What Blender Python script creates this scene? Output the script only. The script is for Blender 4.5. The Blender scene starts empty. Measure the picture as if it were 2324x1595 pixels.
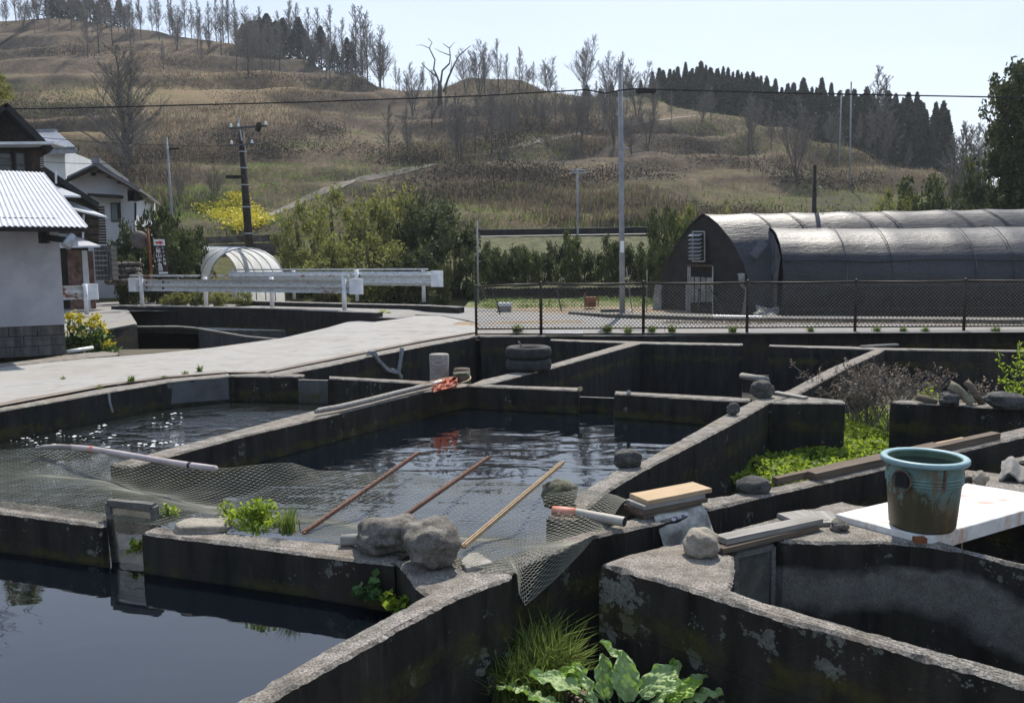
import bpy, bmesh, math, random
import numpy as np
from mathutils import Vector, Matrix, noise
R = math.radians
rnd = random.Random(7)
sc = bpy.context.scene
col = sc.collection
# ------------------------------------------------------------------ camera
W2, H2, FOC = 2324.0, 1595.0, 1950.0          # photograph pixels as read, focal length in them
CAMZ = 1.5
pitch, roll = math.atan((797.5 - 590.0) / FOC), R(0.5)
fwd = Vector((0, math.cos(pitch), -math.sin(pitch)))
r0, u0 = Vector((1, 0, 0)), Vector((0, math.sin(pitch), math.cos(pitch)))
rgt = r0 * math.cos(roll) - u0 * math.sin(roll)
upv = u0 * math.cos(roll) + r0 * math.sin(roll)
cam = bpy.data.objects.new('camera', bpy.data.cameras.new('camera'))
col.objects.link(cam)
m = Matrix.Identity(4)
for i in range(3):
    m[i][0], m[i][1], m[i][2] = rgt[i], upv[i], -fwd[i]
m[2][3] = CAMZ
cam.matrix_world = m
cam.data.sensor_width = 36
cam.data.lens = 36 * FOC / W2
cam.data.clip_start, cam.data.clip_end = 0.05, 3000
sc.camera = cam
# ------------------------------------------------------------------ light
SUN_EL, SUN_AZ = R(54), R(12)                 # azimuth to the right of straight ahead
world = bpy.data.worlds.new('World'); sc.world = world; world.use_nodes = True
nt = world.node_tree; nt.nodes.clear()
N = nt.nodes.new
out = N('ShaderNodeOutputWorld'); bg = N('ShaderNodeBackground'); sky = N('ShaderNodeTexSky')
sky.sky_type = 'NISHITA'; sky.sun_disc = False
sky.sun_elevation, sky.sun_rotation = SUN_EL, SUN_AZ
sky.air_density, sky.dust_density, sky.ozone_density = 1.0, 2.2, 1.2
tc = N('ShaderNodeTexCoord'); mp = N('ShaderNodeMapping'); mp.inputs['Scale'].default_value = (1.0, 1.0, 3.2)
nz = N('ShaderNodeTexNoise'); nz.inputs['Scale'].default_value = 1.9; nz.inputs['Detail'].default_value = 6; nz.inputs['Roughness'].default_value = .58
cr = N('ShaderNodeValToRGB'); cr.color_ramp.elements[0].position = .36; cr.color_ramp.elements[1].position = .78
cr.color_ramp.elements[0].color = (0.42, 0.42, 0.42, 1); cr.color_ramp.elements[1].color = (.85, .85, .85, 1)
mx = N('ShaderNodeMix'); mx.data_type = 'RGBA'; mx.inputs[7].default_value = (7.2, 8.1, 9.6, 1)   # thin high cloud
sz = N('ShaderNodeSeparateXYZ'); hz = N('ShaderNodeValToRGB')             # hazy veil: white low down, bluer higher up
hz.color_ramp.elements[0].position, hz.color_ramp.elements[0].color = .12, (.76, .85, .98, 1)
hz.color_ramp.elements[1].position, hz.color_ramp.elements[1].color = .62, (.50, .66, .97, 1)
vm = N('ShaderNodeVectorMath'); vm.operation = 'SCALE'; vm.inputs[3].default_value = 9.8
nt.links.new(tc.outputs['Generated'], sz.inputs[0]); nt.links.new(sz.outputs[2], hz.inputs[0]); nt.links.new(hz.outputs[0], vm.inputs[0]); nt.links.new(vm.outputs[0], mx.inputs[7])
nt.links.new(tc.outputs['Generated'], mp.inputs[0]); nt.links.new(mp.outputs[0], nz.inputs['Vector'])
nt.links.new(nz.outputs[0], cr.inputs[0]); nt.links.new(cr.outputs[0], mx.inputs[0])
nt.links.new(sky.outputs[0], mx.inputs[6]); nt.links.new(mx.outputs[2], bg.inputs[0])
bg.inputs[1].default_value = 0.1
nt.links.new(bg.outputs[0], out.inputs[0])
sl = bpy.data.lights.new('sun', 'SUN'); sl.energy = 5.0; sl.angle = R(.53); sl.color = (1, .935, .83)
sun = bpy.data.objects.new('sun', sl); col.objects.link(sun)
sd = Vector((math.sin(SUN_AZ) * math.cos(SUN_EL), math.cos(SUN_AZ) * math.cos(SUN_EL), math.sin(SUN_EL)))
sun.location = sd * 50
sun.rotation_euler = sd.to_track_quat('Z', 'Y').to_euler()
vs = sc.view_settings
vs.view_transform = 'Standard'; vs.look = 'None'; vs.exposure = 0.38; vs.gamma = 1.0; vs.use_curve_mapping = False
sc.cycles.max_bounces = 5; sc.cycles.volume_bounces = 0; sc.cycles.adaptive_threshold = .015; sc.cycles.transparent_max_bounces = 12
sc.cycles.use_denoising = True
sc.cycles.sample_clamp_indirect = 8
# ------------------------------------------------------------------ helpers
def ray(u, v):
    return (fwd * FOC + rgt * (u - W2 / 2) - upv * (v - H2 / 2))
def P(u, v, z=0.0):
    d = ray(u, v); k = (z - CAMZ) / d.z
    return Vector((d.x * k, d.y * k, z))
def PY(u, v, y):
    d = ray(u, v); k = y / d.y
    return Vector((d.x * k, y, CAMZ + d.z * k))
def crop(x0, y0, s):                                   # a zoomed view of the photo -> its pixels
    k = W2 / 3002.0
    return lambda a, b: ((x0 + a / s) * k, (y0 + b / s) * k)
cE = crop(800, 600, 2.1127); cF = crop(0, 950, 2.324); cG = crop(700, 950, 2.127); cH = crop(1600, 950, 2.127)
cI = crop(2200, 950, 2.127); cJ = crop(0, 1400, 2.324); cK = crop(800, 1400, 2.324); cL = crop(2000, 1400, 2.3194)
cM = crop(1400, 1700, 2.905); cR = crop(350, 650, 2.2133); cS = crop(0, 850, 4.558); cHo = crop(0, 280, 2.5733)
cT = crop(0, 0, 1.9367); cU = crop(1100, 0, 2.1127); cV = crop(1900, 100, 1.7722); cGh = crop(1900, 600, 4.43)
cN = crop(900, 1050, 4.2255); cB = crop(2550, 1280, 4.9857); cQ = crop(1500, 1350, 3.32); cD = crop(2550, 1000, 3.19)
cSg = crop(400, 660, 9.38); cFe = crop(1350, 780, 2.5822); cSh = crop(0, 200, 2.2789)
def n3(p, s=1.0, seed=0.0):
    return noise.noise(Vector((p[0] * s + seed * 7.3, p[1] * s - seed * 3.1, p[2] * s + seed * 1.7)))

class MB:
    def __init__(s): s.v = []; s.f = []
    def quad(s, a, b, c, d):
        i = len(s.v); s.v += [tuple(a), tuple(b), tuple(c), tuple(d)]; s.f.append((i, i+1, i+2, i+3)); return s
    def poly(s, pts):
        i = len(s.v); s.v += [tuple(p) for p in pts]; s.f.append(tuple(range(i, i+len(pts)))); return s
    def box(s, lo, hi, M=None):
        i = len(s.v)
        for z in (lo[2], hi[2]):
            for x, y in ((lo[0], lo[1]), (hi[0], lo[1]), (hi[0], hi[1]), (lo[0], hi[1])):
                p = Vector((x, y, z)); s.v.append(tuple(M @ p if M else p))
        for f in ((3,2,1,0), (4,5,6,7), (0,1,5,4), (1,2,6,5), (2,3,7,6), (3,0,4,7)):
            s.f.append(tuple(i+k for k in f))
        return s
    def beam(s, a, b, w, h, up=(0,0,1)):                # box along a->b, a,b on its axis
        a, b = Vector(a), Vector(b); d = (b-a); L = d.length; d.normalize()
        sd_ = d.cross(Vector(up))
        if sd_.length < 1e-4: sd_ = d.cross(Vector((0,1,0)))
        sd_.normalize(); u_ = sd_.cross(d)
        M = Matrix(((d.x, sd_.x, u_.x, a.x), (d.y, sd_.y, u_.y, a.y), (d.z, sd_.z, u_.z, a.z), (0,0,0,1)))
        return s.box((0, -w/2, -h/2), (L, w/2, h/2), M)
    def tube(s, pts, rad, n=6, caps=True):
        pts = [Vector(p) for p in pts]
        if not hasattr(rad, '__len__'): rad = [rad]*len(pts)
        base = len(s.v); ref = None
        for k, p in enumerate(pts):
            t = (pts[min(k+1, len(pts)-1)] - pts[max(k-1, 0)])
            if t.length < 1e-9: t = Vector((0,0,1))
            t.normalize()
            if ref is None: ref = t.orthogonal().normalized()
            ref = (ref - t*ref.dot(t))
            if ref.length < 1e-5: ref = t.orthogonal()
            ref.normalize(); b = t.cross(ref)
            for j in range(n):
                a = 2*math.pi*j/n
                s.v.append(tuple(p + (ref*math.cos(a) + b*math.sin(a))*rad[k]))
        for k in range(len(pts)-1):
            for j in range(n):
                a0 = base+k*n+j; a1 = base+k*n+(j+1) % n
                s.f.append((a0, a1, a1+n, a0+n))
        if caps:
            s.f.append(tuple(base+j for j in range(n))[::-1])
            s.f.append(tuple(base+(len(pts)-1)*n+j for j in range(n)))
        return s
    def lathe(s, prof, n=24, M=None):
        base = len(s.v)
        for r_, z in prof:
            for j in range(n):
                a = 2*math.pi*j/n; p = Vector((r_*math.cos(a), r_*math.sin(a), z)); s.v.append(tuple(M @ p if M else p))
        for k in range(len(prof)-1):
            for j in range(n):
                a0 = base+k*n+j; a1 = base+k*n+(j+1) % n
                s.f.append((a0, a1, a1+n, a0+n))
        return s
    def build(s, name, mat, parent=None, smooth=False):
        me = bpy.data.meshes.new(name); me.from_pydata(s.v, [], s.f); me.update()
        return link(name, me, mat, parent, smooth)
def link(name, me, mat, parent=None, smooth=False):
    o = bpy.data.objects.new(name, me); col.objects.link(o)
    if mat is not None and not me.materials:
        for k in (mat if isinstance(mat, (list, tuple)) else [mat]): me.materials.append(k)
    if smooth: me.polygons.foreach_set('use_smooth', [True]*len(me.polygons))
    if parent is not None:
        o.parent = parent; o.matrix_parent_inverse = parent_inv(parent)
    return o
def parent_inv(p):
    M = Matrix.Translation(p.location) @ p.rotation_euler.to_matrix().to_4x4()
    if p.parent is not None:
        M = parent_inv(p.parent).inverted() @ p.matrix_parent_inverse @ M if False else M
    return M.inverted()
def npmesh(name, V, F, mat, parent=None, smooth=False):   # F: (n,k) array, same-size faces
    V = np.asarray(V, np.float32).reshape(-1, 3); F = np.asarray(F, np.int32); k = F.shape[1]
    me = bpy.data.meshes.new(name)
    me.vertices.add(len(V)); me.vertices.foreach_set('co', V.ravel())
    me.loops.add(F.size); me.loops.foreach_set('vertex_index', F.ravel())
    me.polygons.add(len(F)); me.polygons.foreach_set('loop_start', np.arange(0, F.size, k, dtype=np.int32))
    me.update(calc_edges=True)
    return link(name, me, mat, parent, smooth)
def tag(o, label=None, cat=None, group=None, kind=None):
    if label: o['label'] = label
    if cat: o['category'] = cat
    if group: o['group'] = group
    if kind: o['kind'] = kind
    return o
def thing(name, label, cat, loc=(0,0,0), group=None, rotz=0):
    o = bpy.data.objects.new(name, None); col.objects.link(o)
    o.empty_display_size = .2; o.location = loc; o.rotation_euler = (0, 0, rotz)
    return tag(o, label, cat, group)
def struct(name, mb, mat, smooth=False):
    return tag(mb.build(name, mat, None, smooth), kind='structure')
def copy_tree(o, parent=None):
    c = o.copy(); col.objects.link(c); c.parent = parent
    for ch in list(o.children): copy_tree(ch, c)
    return c
# ------------------------------------------------------------------ materials
class MT:
    def __init__(s, name, rough=.85, spec=.3):
        s.m = bpy.data.materials.new(name); s.m.use_nodes = True; s.t = s.m.node_tree
        s.b = s.t.nodes['Principled BSDF']; s.b.inputs['Roughness'].default_value = rough
        s.b.inputs['Specular IOR Level'].default_value = spec
        s.geo = s.t.nodes.new('ShaderNodeNewGeometry'); s.pos = s.geo.outputs['Position']
    def n(s, t, **kw):
        k = s.t.nodes.new(t)
        for a, b in kw.items(): setattr(k, a, b)
        return k
    def ln(s, a, b): s.t.links.new(a, b)
    def objco(s): s.pos = s.n('ShaderNodeTexCoord').outputs['Object']; return s
    def scaled(s, sx, sy, sz):
        k = s.n('ShaderNodeMapping'); k.inputs['Scale'].default_value = (sx, sy, sz); s.ln(s.pos, k.inputs[0]); return k.outputs[0]
    def noise(s, scale, detail=4, rough=.6, vec=None, dist=0):
        k = s.n('ShaderNodeTexNoise'); k.inputs['Scale'].default_value = scale; k.inputs['Detail'].default_value = detail
        k.inputs['Roughness'].default_value = rough; k.inputs['Distortion'].default_value = dist
        s.ln(vec or s.pos, k.inputs['Vector']); return k.outputs[0]
    def vor(s, scale, feature='F1', vec=None, out_='Distance'):
        k = s.n('ShaderNodeTexVoronoi', feature=feature); k.inputs['Scale'].default_value = scale
        s.ln(vec or s.pos, k.inputs['Vector']); return k.outputs[out_]
    def ramp(s, fac, *stops):
        k = s.n('ShaderNodeValToRGB'); e = k.color_ramp.elements
        while len(e) < len(stops): e.new(.5)
        for i, (p, c) in enumerate(stops):
            e[i].position = p; e[i].color = (c, c, c, 1) if not hasattr(c, '__len__') else (*c, 1)
        s.ln(fac, k.inputs[0]); return k.outputs[0]
    def mix(s, fac, a, b, mode='MIX'):
        k = s.n('ShaderNodeMix', data_type='RGBA', blend_type=mode)
        for i, x in ((0, fac), (6, a), (7, b)):
            if hasattr(x, 'is_linked') or hasattr(x, 'links'): s.ln(x, k.inputs[i])
            elif i == 0: k.inputs[0].default_value = x
            else: k.inputs[i].default_value = (*x, 1)
        return k.outputs[2]
    def math(s, op, a, b=0.0, clamp=False):
        k = s.n('ShaderNodeMath', operation=op, use_clamp=clamp)
        for i, x in ((0, a), (1, b)):
            if hasattr(x, 'links'): s.ln(x, k.inputs[i])
            else: k.inputs[i].default_value = x
        return k.outputs[0]
    def sep(s, vec=None):
        k = s.n('ShaderNodeSeparateXYZ'); s.ln(vec or s.pos, k.inputs[0]); return k.outputs
    def color(s, c):
        if hasattr(c, 'links'): s.ln(c, s.b.inputs['Base Color'])
        else: s.b.inputs['Base Color'].default_value = (*c, 1)
        return s
    def bump(s, h, strength=.3, dist=.01, prev=None):
        k = s.n('ShaderNodeBump'); k.inputs['Strength'].default_value = strength; k.inputs['Distance'].default_value = dist
        s.ln(h, k.inputs['Height'])
        if prev: s.ln(prev, k.inputs['Normal'])
        s.ln(k.outputs[0], s.b.inputs['Normal']); s.last = k.outputs[0]; return s
def simple(name, c1, c2, scale=6, rough=.85, bump=.3, bscale=40, bdist=.006, metal=0, spec=.3, lo=.35, hi=.65, obj=False, detail=5):
    t = MT(name, rough, spec)
    if obj: t.objco()
    f = t.noise(scale, detail, .62)
    t.color(t.ramp(f, (lo, c1), (hi, c2)))
    if bump: t.bump(t.noise(bscale, 4), bump, bdist)
    t.b.inputs['Metallic'].default_value = metal
    return t.m
def concrete(name, top_lo, top_hi, side_lo, side_hi, lichen=.5, moss=.0, band=None, lo=.46):
    t = MT(name, .92, .2)
    fine = t.noise(90, 5, .7); mid = t.noise(9, 5, .65); big = t.noise(1.3, 4, .6)
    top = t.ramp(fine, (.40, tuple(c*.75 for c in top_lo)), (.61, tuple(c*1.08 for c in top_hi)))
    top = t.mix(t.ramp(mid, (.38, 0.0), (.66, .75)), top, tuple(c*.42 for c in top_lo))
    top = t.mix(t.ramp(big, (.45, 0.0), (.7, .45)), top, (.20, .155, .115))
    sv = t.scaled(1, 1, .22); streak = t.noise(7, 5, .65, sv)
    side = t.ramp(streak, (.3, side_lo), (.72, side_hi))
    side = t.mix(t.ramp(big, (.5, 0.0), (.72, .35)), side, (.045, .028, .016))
    wob = t.noise(55, 4, .7); cl = t.noise(2.1, 4, .6); cl2 = t.noise(6.5, 4, .65)
    clus = t.math('MULTIPLY', t.ramp(cl, (lo, 0.0), (lo+.14, 1.0)), t.ramp(cl2, (lo-.06, 0.0), (lo+.18, 1.0)))
    th = t.math('MULTIPLY', clus, .72*lichen); wo = t.math('MULTIPLY', t.math('SUBTRACT', wob, .3), .75)
    s1 = t.ramp(t.math('SUBTRACT', th, t.math('ADD', t.vor(19), wo)), (.0, 0.0), (.10, 1.0))
    s2 = t.ramp(t.math('SUBTRACT', t.math('MULTIPLY', th, .85), t.math('ADD', t.vor(48), wo)), (.0, 0.0), (.10, 1.0))
    spotc = t.ramp(wob, (.3, (.07, .073, .062)), (.7, (.22, .225, .19)))
    side = t.mix(t.math('MULTIPLY', t.math('MAXIMUM', s1, s2), .8), side, spotc)
    side = t.mix(t.math('MULTIPLY', t.ramp(t.noise(3.2, 4, .6, t.scaled(1, 1, .12)), (.55, 0.0), (.72, 1.0)), .4), side, (.065, .06, .052))
    side = t.mix(t.ramp(t.noise(2.4, 5, .65), (.56, 0.0), (.72, .6)), side, (.03, .034, .014))
    drip = t.math('MULTIPLY', t.ramp(t.noise(16, 4, .6, t.scaled(1, 1, .05)), (.58, 0.0), (.70, 1.0)), t.ramp(cl2, (.4, 0.0), (.6, .55)))
    side = t.mix(drip, side, (.075, .071, .062))
    zw = t.math('ADD', t.sep()[2], t.math('MULTIPLY', t.math('SUBTRACT', mid, .5), .10))
    ms_ = t.ramp(t.math('MULTIPLY', zw, -1.0), (.17, 0.0), (.22, 1.0), (.30, .7), (.36, 0.0))
    side = t.mix(t.math('MULTIPLY', ms_, t.ramp(cl2, (.42, 0.0), (.58, .75))), side, (.060, .055, .014))
    fz = t.math('FRACT', t.math('MULTIPLY', t.math('ADD', t.sep()[2], t.math('MULTIPLY', big, .03)), 3.3))
    side = t.mix(t.math('MULTIPLY', t.ramp(fz, (.0, 1.0), (.035, 0.0)), .55), side, (.006, .0055, .005))
    if band:                                              # mineral crust left by an old water line
        z = t.math('ADD', t.sep()[2], t.math('MULTIPLY', t.math('SUBTRACT', big, .5), .5))
        bm = t.ramp(t.math('MULTIPLY', z, -1.0), (band[0], 0.0), (band[0]+.05, 1.0), (band[1], 1.0), (band[1]+.08, 0.0))
        side = t.mix(t.math('MULTIPLY', bm, t.ramp(mid, (.3, .45), (.6, .95))), side, t.ramp(fine, (.3, (.10, .095, .085)), (.7, (.22, .21, .19))))
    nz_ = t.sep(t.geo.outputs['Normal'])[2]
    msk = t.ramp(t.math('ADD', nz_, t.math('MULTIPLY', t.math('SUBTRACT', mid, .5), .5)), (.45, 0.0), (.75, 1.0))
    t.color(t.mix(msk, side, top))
    h = t.math('ADD', t.math('MULTIPLY', fine, .6), t.math('MULTIPLY', t.noise(28, 4), .8))
    t.bump(h, .75, .012)
    return t.m
M = {}
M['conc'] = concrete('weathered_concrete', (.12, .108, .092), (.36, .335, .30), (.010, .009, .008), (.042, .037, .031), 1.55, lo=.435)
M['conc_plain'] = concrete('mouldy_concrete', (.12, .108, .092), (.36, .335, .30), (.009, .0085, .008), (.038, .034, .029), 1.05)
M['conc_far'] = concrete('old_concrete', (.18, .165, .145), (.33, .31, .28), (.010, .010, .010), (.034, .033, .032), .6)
M['conc_pale'] = concrete('pale_concrete', (.34, .32, .29), (.52, .50, .46), (.055, .055, .056), (.11, .11, .11), .1)
def road_mat(name, a, b, brown):
    t = MT(name, .9, .25)
    st = t.noise(5, 5, .65, t.scaled(.5, 3.0, 1)); f = t.noise(120, 4, .7); big = t.noise(.7, 4)
    c = t.mix(t.ramp(f, (.3, 0.0), (.7, .6)), t.ramp(st, (.3, a), (.7, b)), tuple(x*.8 for x in a))
    c = t.mix(t.ramp(big, (.45, 0.0), (.7, .6)), c, brown)
    c = t.mix(t.ramp(t.noise(2.6, 5, .7), (.50, 0.0), (.70, .6)), c, tuple(x*.58 for x in a))
    cn = t.vor(1.1, 'DISTANCE_TO_EDGE', None)
    t.color(c); t.bump(t.math('ADD', f, st), .35, .008); return t.m
M['road'] = road_mat('pale_concrete_paving', (.27, .26, .245), (.37, .36, .34), (.25, .225, .195))
M['asphalt'] = road_mat('worn_asphalt', (.20, .195, .19), (.28, .272, .26), (.25, .22, .18))
M['edge'] = road_mat('brown_paving_edge', (.17, .14, .12), (.28, .24, .20), (.14, .12, .10))
M['black_floor'] = simple('tank_floor_silt', (.012, .012, .010), (.03, .028, .022), 5, .95, .3)
def water(name, scale, strength, dist, extra=None, tint=(.007, .012, .022), splash=None, ior=1.55):
    t = MT(name, .02, .5); t.b.inputs['IOR'].default_value = ior; t.color(tint)
    h = t.noise(scale, 2, .45, t.scaled(1, 1.9, 1), .8)
    if extra: h = t.math('ADD', h, t.math('MULTIPLY', t.noise(extra[0], 2, .5), extra[1]))
    if splash:
        msk = t.ramp(t.noise(1.1, 3, .5), (.46, 0.0), (.58, 1.0))
        h = t.math('ADD', h, t.math('MULTIPLY', msk, t.math('MULTIPLY', t.noise(splash[0], 2, .6), splash[1])))
    t.bump(h, strength, dist); return t.m
M['water_calm'] = water('still_water', 2.5, .10, .012, None, (.003, .0045, .007), None, 1.75)
M['water_ripple'] = water('rippled_water', 1.7, .17, .040, (6, .09), (.003, .005, .008), None, 1.85)
M['water_splash'] = water('splashing_water', 4, .5, .03, (16, .12), (.010, .012, .011), (22, 1.7))
M['conc_band'] = concrete('crusted_concrete', (.12, .108, .092), (.36, .335, .30), (.010, .009, .008), (.042, .038, .032), 1.3, 0, (.16, .36))
# ------------------------------------------------------------------ terrain
SKY_U = [-700, -200, 0, 130, 300, 400, 600, 700, 850, 920, 1000, 1060, 1180, 1240, 1330, 1450, 1550, 1700, 1830, 1960, 2050, 2130, 2324, 2700, 3100]
SKY_V = [30,    35,  48,  38,  62,  78, 108, 138, 182, 196,  195,  176,  181,  205,  215,  215,  240,  268,  302,  345,  372,  392,  420,  450, 460]
SKY_Y = [175,  175, 175, 175, 172, 170, 165, 160, 152, 148,  146,  146,  146,  146,  146,  140,  132,  126,  120,  112,  106,  102,   98,   95,  95]
_t = []; _z = []; _y = []
for u_, v_, y_ in zip(SKY_U, SKY_V, SKY_Y):
    p = PY(u_, v_, y_); _t.append(p.x / y_); _z.append(p.z); _y.append(y_)
def smooth(a, b, x):
    x = min(1, max(0, (x-a)/(b-a))); return x*x*(3-2*x)
def hill(x, y):
    t = x / max(y, 1.0)
    zr = float(np.interp(t, _t, _z)); yr = float(np.interp(t, _t, _y))
    base = -.12 + .24*smooth(29.5, 32, y) + 1.2*smooth(31, 46, y)
    foot = 46 + 6*noise.noise(Vector((x*.02, 3.1, 0)))
    q = (y-foot)/(yr-foot)
    if q <= 0: z = base
    elif q <= 1: z = base + (zr-base)*(.25*q + .75*q**1.35)
    else: z = zr - (y-yr)*.09 - .35*max(0, y-yr-30)
    if q > 0 and y < yr+5:
        k = min(1, q*5)
        ph = 2.6*noise.noise(Vector((x*.018, y*.014, 2))) + 1.0*noise.noise(Vector((x*.055, y*.05, 8))) + .35*noise.noise(Vector((x*.2, y*.2, 3)))
        k *= .5 + .6*smooth(-.25, .25, noise.noise(Vector((x*.022, y*.03, 31))))
        st = 4.4; fade = 1 - .6*smooth(yr-14, yr, y)
        zz = (z + ph*2.2)/st; fr_ = zz-math.floor(zz)
        z += k*fade*st*.80*(smooth(.56, .98, fr_)-fr_)
        z += k*fade*(.5*noise.noise(Vector((x*.09, y*.09, 4))) + .22*noise.noise(Vector((x*.3, y*.3, 5))))
    # the bank behind the field and hedge
    return z
ts = np.linspace(-1.55, 1.75, 330)
ysn = np.concatenate([np.linspace(25.5, 45, 30), np.linspace(45.7, 185, 215), np.linspace(190, 330, 24), np.array([400, 600, 1200])])
V = np.zeros((len(ysn), len(ts), 3), np.float32)
for i, y in enumerate(ysn):
    for j, t in enumerate(ts):
        x = t*y
        V[i, j] = (x, y, hill(x, y) if y < 380 else -14)
def T(u, v, y0=30.0, y1=260.0):                         # where the sight line meets the hillside
    d = ray(u, v); t = d.x/d.y; x = (t-ts[0])/(ts[1]-ts[0]); j = int(x)
    if j < 0 or j >= len(ts)-1: return None
    f = x-j; zc = V[:, j, 2]*(1-f)+V[:, j+1, 2]*f; zr = CAMZ+d.z/d.y*ysn
    hit = np.nonzero((ysn >= y0) & (ysn <= y1) & (zr < zc))[0]
    if len(hit) == 0: return None
    i = hit[0]
    if i == 0: y = float(ysn[0])
    else:
        e0, e1 = zr[i-1]-zc[i-1], zr[i]-zc[i]; g = e0/(e0-e1) if e0 > 0 else 1.0; y = float(ysn[i-1]+(ysn[i]-ysn[i-1])*g)
    return Vector((t*y, y, float(np.interp(y, ysn, zc))))
ii, jj = np.meshgrid(np.arange(len(ysn)-1), np.arange(len(ts)-1), indexing='ij')
a = ii*len(ts)+jj
F = np.stack([a, a+1, a+1+len(ts), a+len(ts)], -1).reshape(-1, 4)
def hill_mat():
    t = MT('dry_grass_hillside', .95, .1)
    z = t.sep()[2]
    f1 = t.noise(.05, 5, .6); f2 = t.noise(.45, 6, .7); f3 = t.noise(2.6, 5, .72); f4 = t.noise(.022, 3)
    c = t.ramp(f2, (.30, (.080, .062, .047)), (.46, (.20, .150, .104)), (.62, (.32, .238, .155)), (.8, (.42, .32, .205)))
    c = t.mix(t.ramp(f3, (.36, .5), (.6, 0.0)), c, (.055, .045, .036))
    c = t.mix(t.ramp(f1, (.50, 0.0), (.58, .85)), c, t.ramp(f3, (.3, (.060, .052, .044)), (.7, (.15, .125, .098))))
    c = t.mix(t.ramp(f4, (.52, 0.0), (.60, .8)), c, t.ramp(f3, (.3, (.26, .185, .10)), (.7, (.46, .35, .20))))
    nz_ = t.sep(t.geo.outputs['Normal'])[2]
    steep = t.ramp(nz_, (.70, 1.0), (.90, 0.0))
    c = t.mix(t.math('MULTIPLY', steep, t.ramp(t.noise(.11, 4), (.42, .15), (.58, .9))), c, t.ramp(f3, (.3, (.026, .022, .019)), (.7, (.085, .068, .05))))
    zz = t.math('ADD', t.math('DIVIDE', z, 36.0), t.math('MULTIPLY', t.math('SUBTRACT', f1, .5), 1.7))
    low = t.ramp(zz, (.05, .9), (.45, 0.0))
    flat_ = t.ramp(nz_, (.90, 0.0), (.985, 1.0))
    green = t.ramp(f3, (.3, (.085, .095, .032)), (.7, (.20, .205, .075)))
    c = t.mix(t.math('MULTIPLY', low, t.math('ADD', t.math('MULTIPLY', flat_, .8), .12)), c, green)
    c = t.mix(t.math('MULTIPLY', t.ramp(t.noise(.035, 3), (.5, 0.0), (.62, .8)), flat_), c, green)
    t.color(c); t.bump(t.math('ADD', f3, t.noise(9, 4, .7)), 1.0, .5)
    return t.m
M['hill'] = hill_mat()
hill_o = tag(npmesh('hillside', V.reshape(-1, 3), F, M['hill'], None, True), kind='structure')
M['soil'] = simple('dry_field_soil', (.15, .115, .08), (.33, .26, .18), 1.4, .95, .6, 14, .05)
gr = MB(); S = 2500
gr.quad((-S, -S, -1.6), (S, -S, -1.6), (S, S, -1.6), (-S, S, -1.6))
M['ground'] = simple('dark_earth', (.05, .045, .03), (.10, .085, .06), .8, .95, .4, 8, .05)
struct('ground', gr, M['ground'])
# ------------------------------------------------------------------ walls of the tanks
def dens(pts, step):
    o = []
    for k in range(len(pts)):
        a, b = Vector(pts[k]), Vector(pts[(k+1) % len(pts)])
        n = max(1, int((b-a).length/step))
        o += [a.lerp(b, i/n) for i in range(n)]
    return o
def area2(p): return sum(p[k][0]*p[(k+1) % len(p)][1]-p[(k+1) % len(p)][0]*p[k][1] for k in range(len(p)))
def slab(pts, zb, step=.05, rough=.006, cham=.014):
    """prism under a top outline (3-D points), with worn, chipped upper edges"""
    pts = [Vector(p) for p in pts]
    if area2(pts) < 0: pts = pts[::-1]
    d = dens(pts, step); n = len(d); mb = MB(); nr = []
    for k in range(n):
        t = (d[(k+1) % n]-d[k-1]); t.z = 0; t.normalize(); nr.append(Vector((t.y, -t.x, 0)))
    r0_, r1_, r2_, r3_ = [], [], [], []
    for k in range(n):
        p = d[k]; e = n3(p, 14)*rough + n3(p, 45)*rough*.8; c = max(0, n3(p, 7, 3)-.32)*.03*(rough/.006)
        r0_.append(p - nr[k]*(cham + c + abs(e)) + Vector((0, 0, n3(p, 9, 5)*rough*.6)))
        r1_.append(p - nr[k]*(c*.7 - e) - Vector((0, 0, cham*.8 + c*.8 + abs(n3(p, 30, 2))*rough)))
        r2_.append(p + nr[k]*n3(p, 3, 9)*rough - Vector((0, 0, cham*.8 + c + .08)))
        q = p.copy(); q.z = zb; r3_.append(q)
    for r_ in (r0_, r1_, r2_, r3_): mb.v += [tuple(p) for p in r_]
    mb.f.append(tuple(range(n)))
    for L in range(3):
        for k in range(n):
            mb.f.append((L*n+k, (L+1)*n+k, (L+1)*n+(k+1) % n, L*n+(k+1) % n))
    return mb
GW = 'concrete walls of the fish tanks'
def wall(label, px, zt=0.0, zb=-1.2, mat='conc', step=.05, rough=.006, name='tank_divider', crop_=None, cat='wall'):
    pts = []
    for q in px:
        u, v = crop_(q[0], q[1]) if crop_ else (q[0], q[1])
        pts.append(P(u, v, q[2] if len(q) > 2 else zt))
    o = slab(pts, zb, step, rough).build(name, M[mat])
    return tag(o, label, cat, GW)
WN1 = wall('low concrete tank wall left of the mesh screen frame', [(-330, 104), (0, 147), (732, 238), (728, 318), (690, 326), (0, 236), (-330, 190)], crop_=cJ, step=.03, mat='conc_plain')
WN2 = wall('concrete tank wall carrying the weeds, right of the mesh screen', [(1062, 330), (1330, 352), (2324, 448), (2800, 492), (2685, 588), (2330, 550), (1600, 452), (1060, 388), (966, 372)], crop_=cJ, step=.03, mat='conc_plain')
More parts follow.
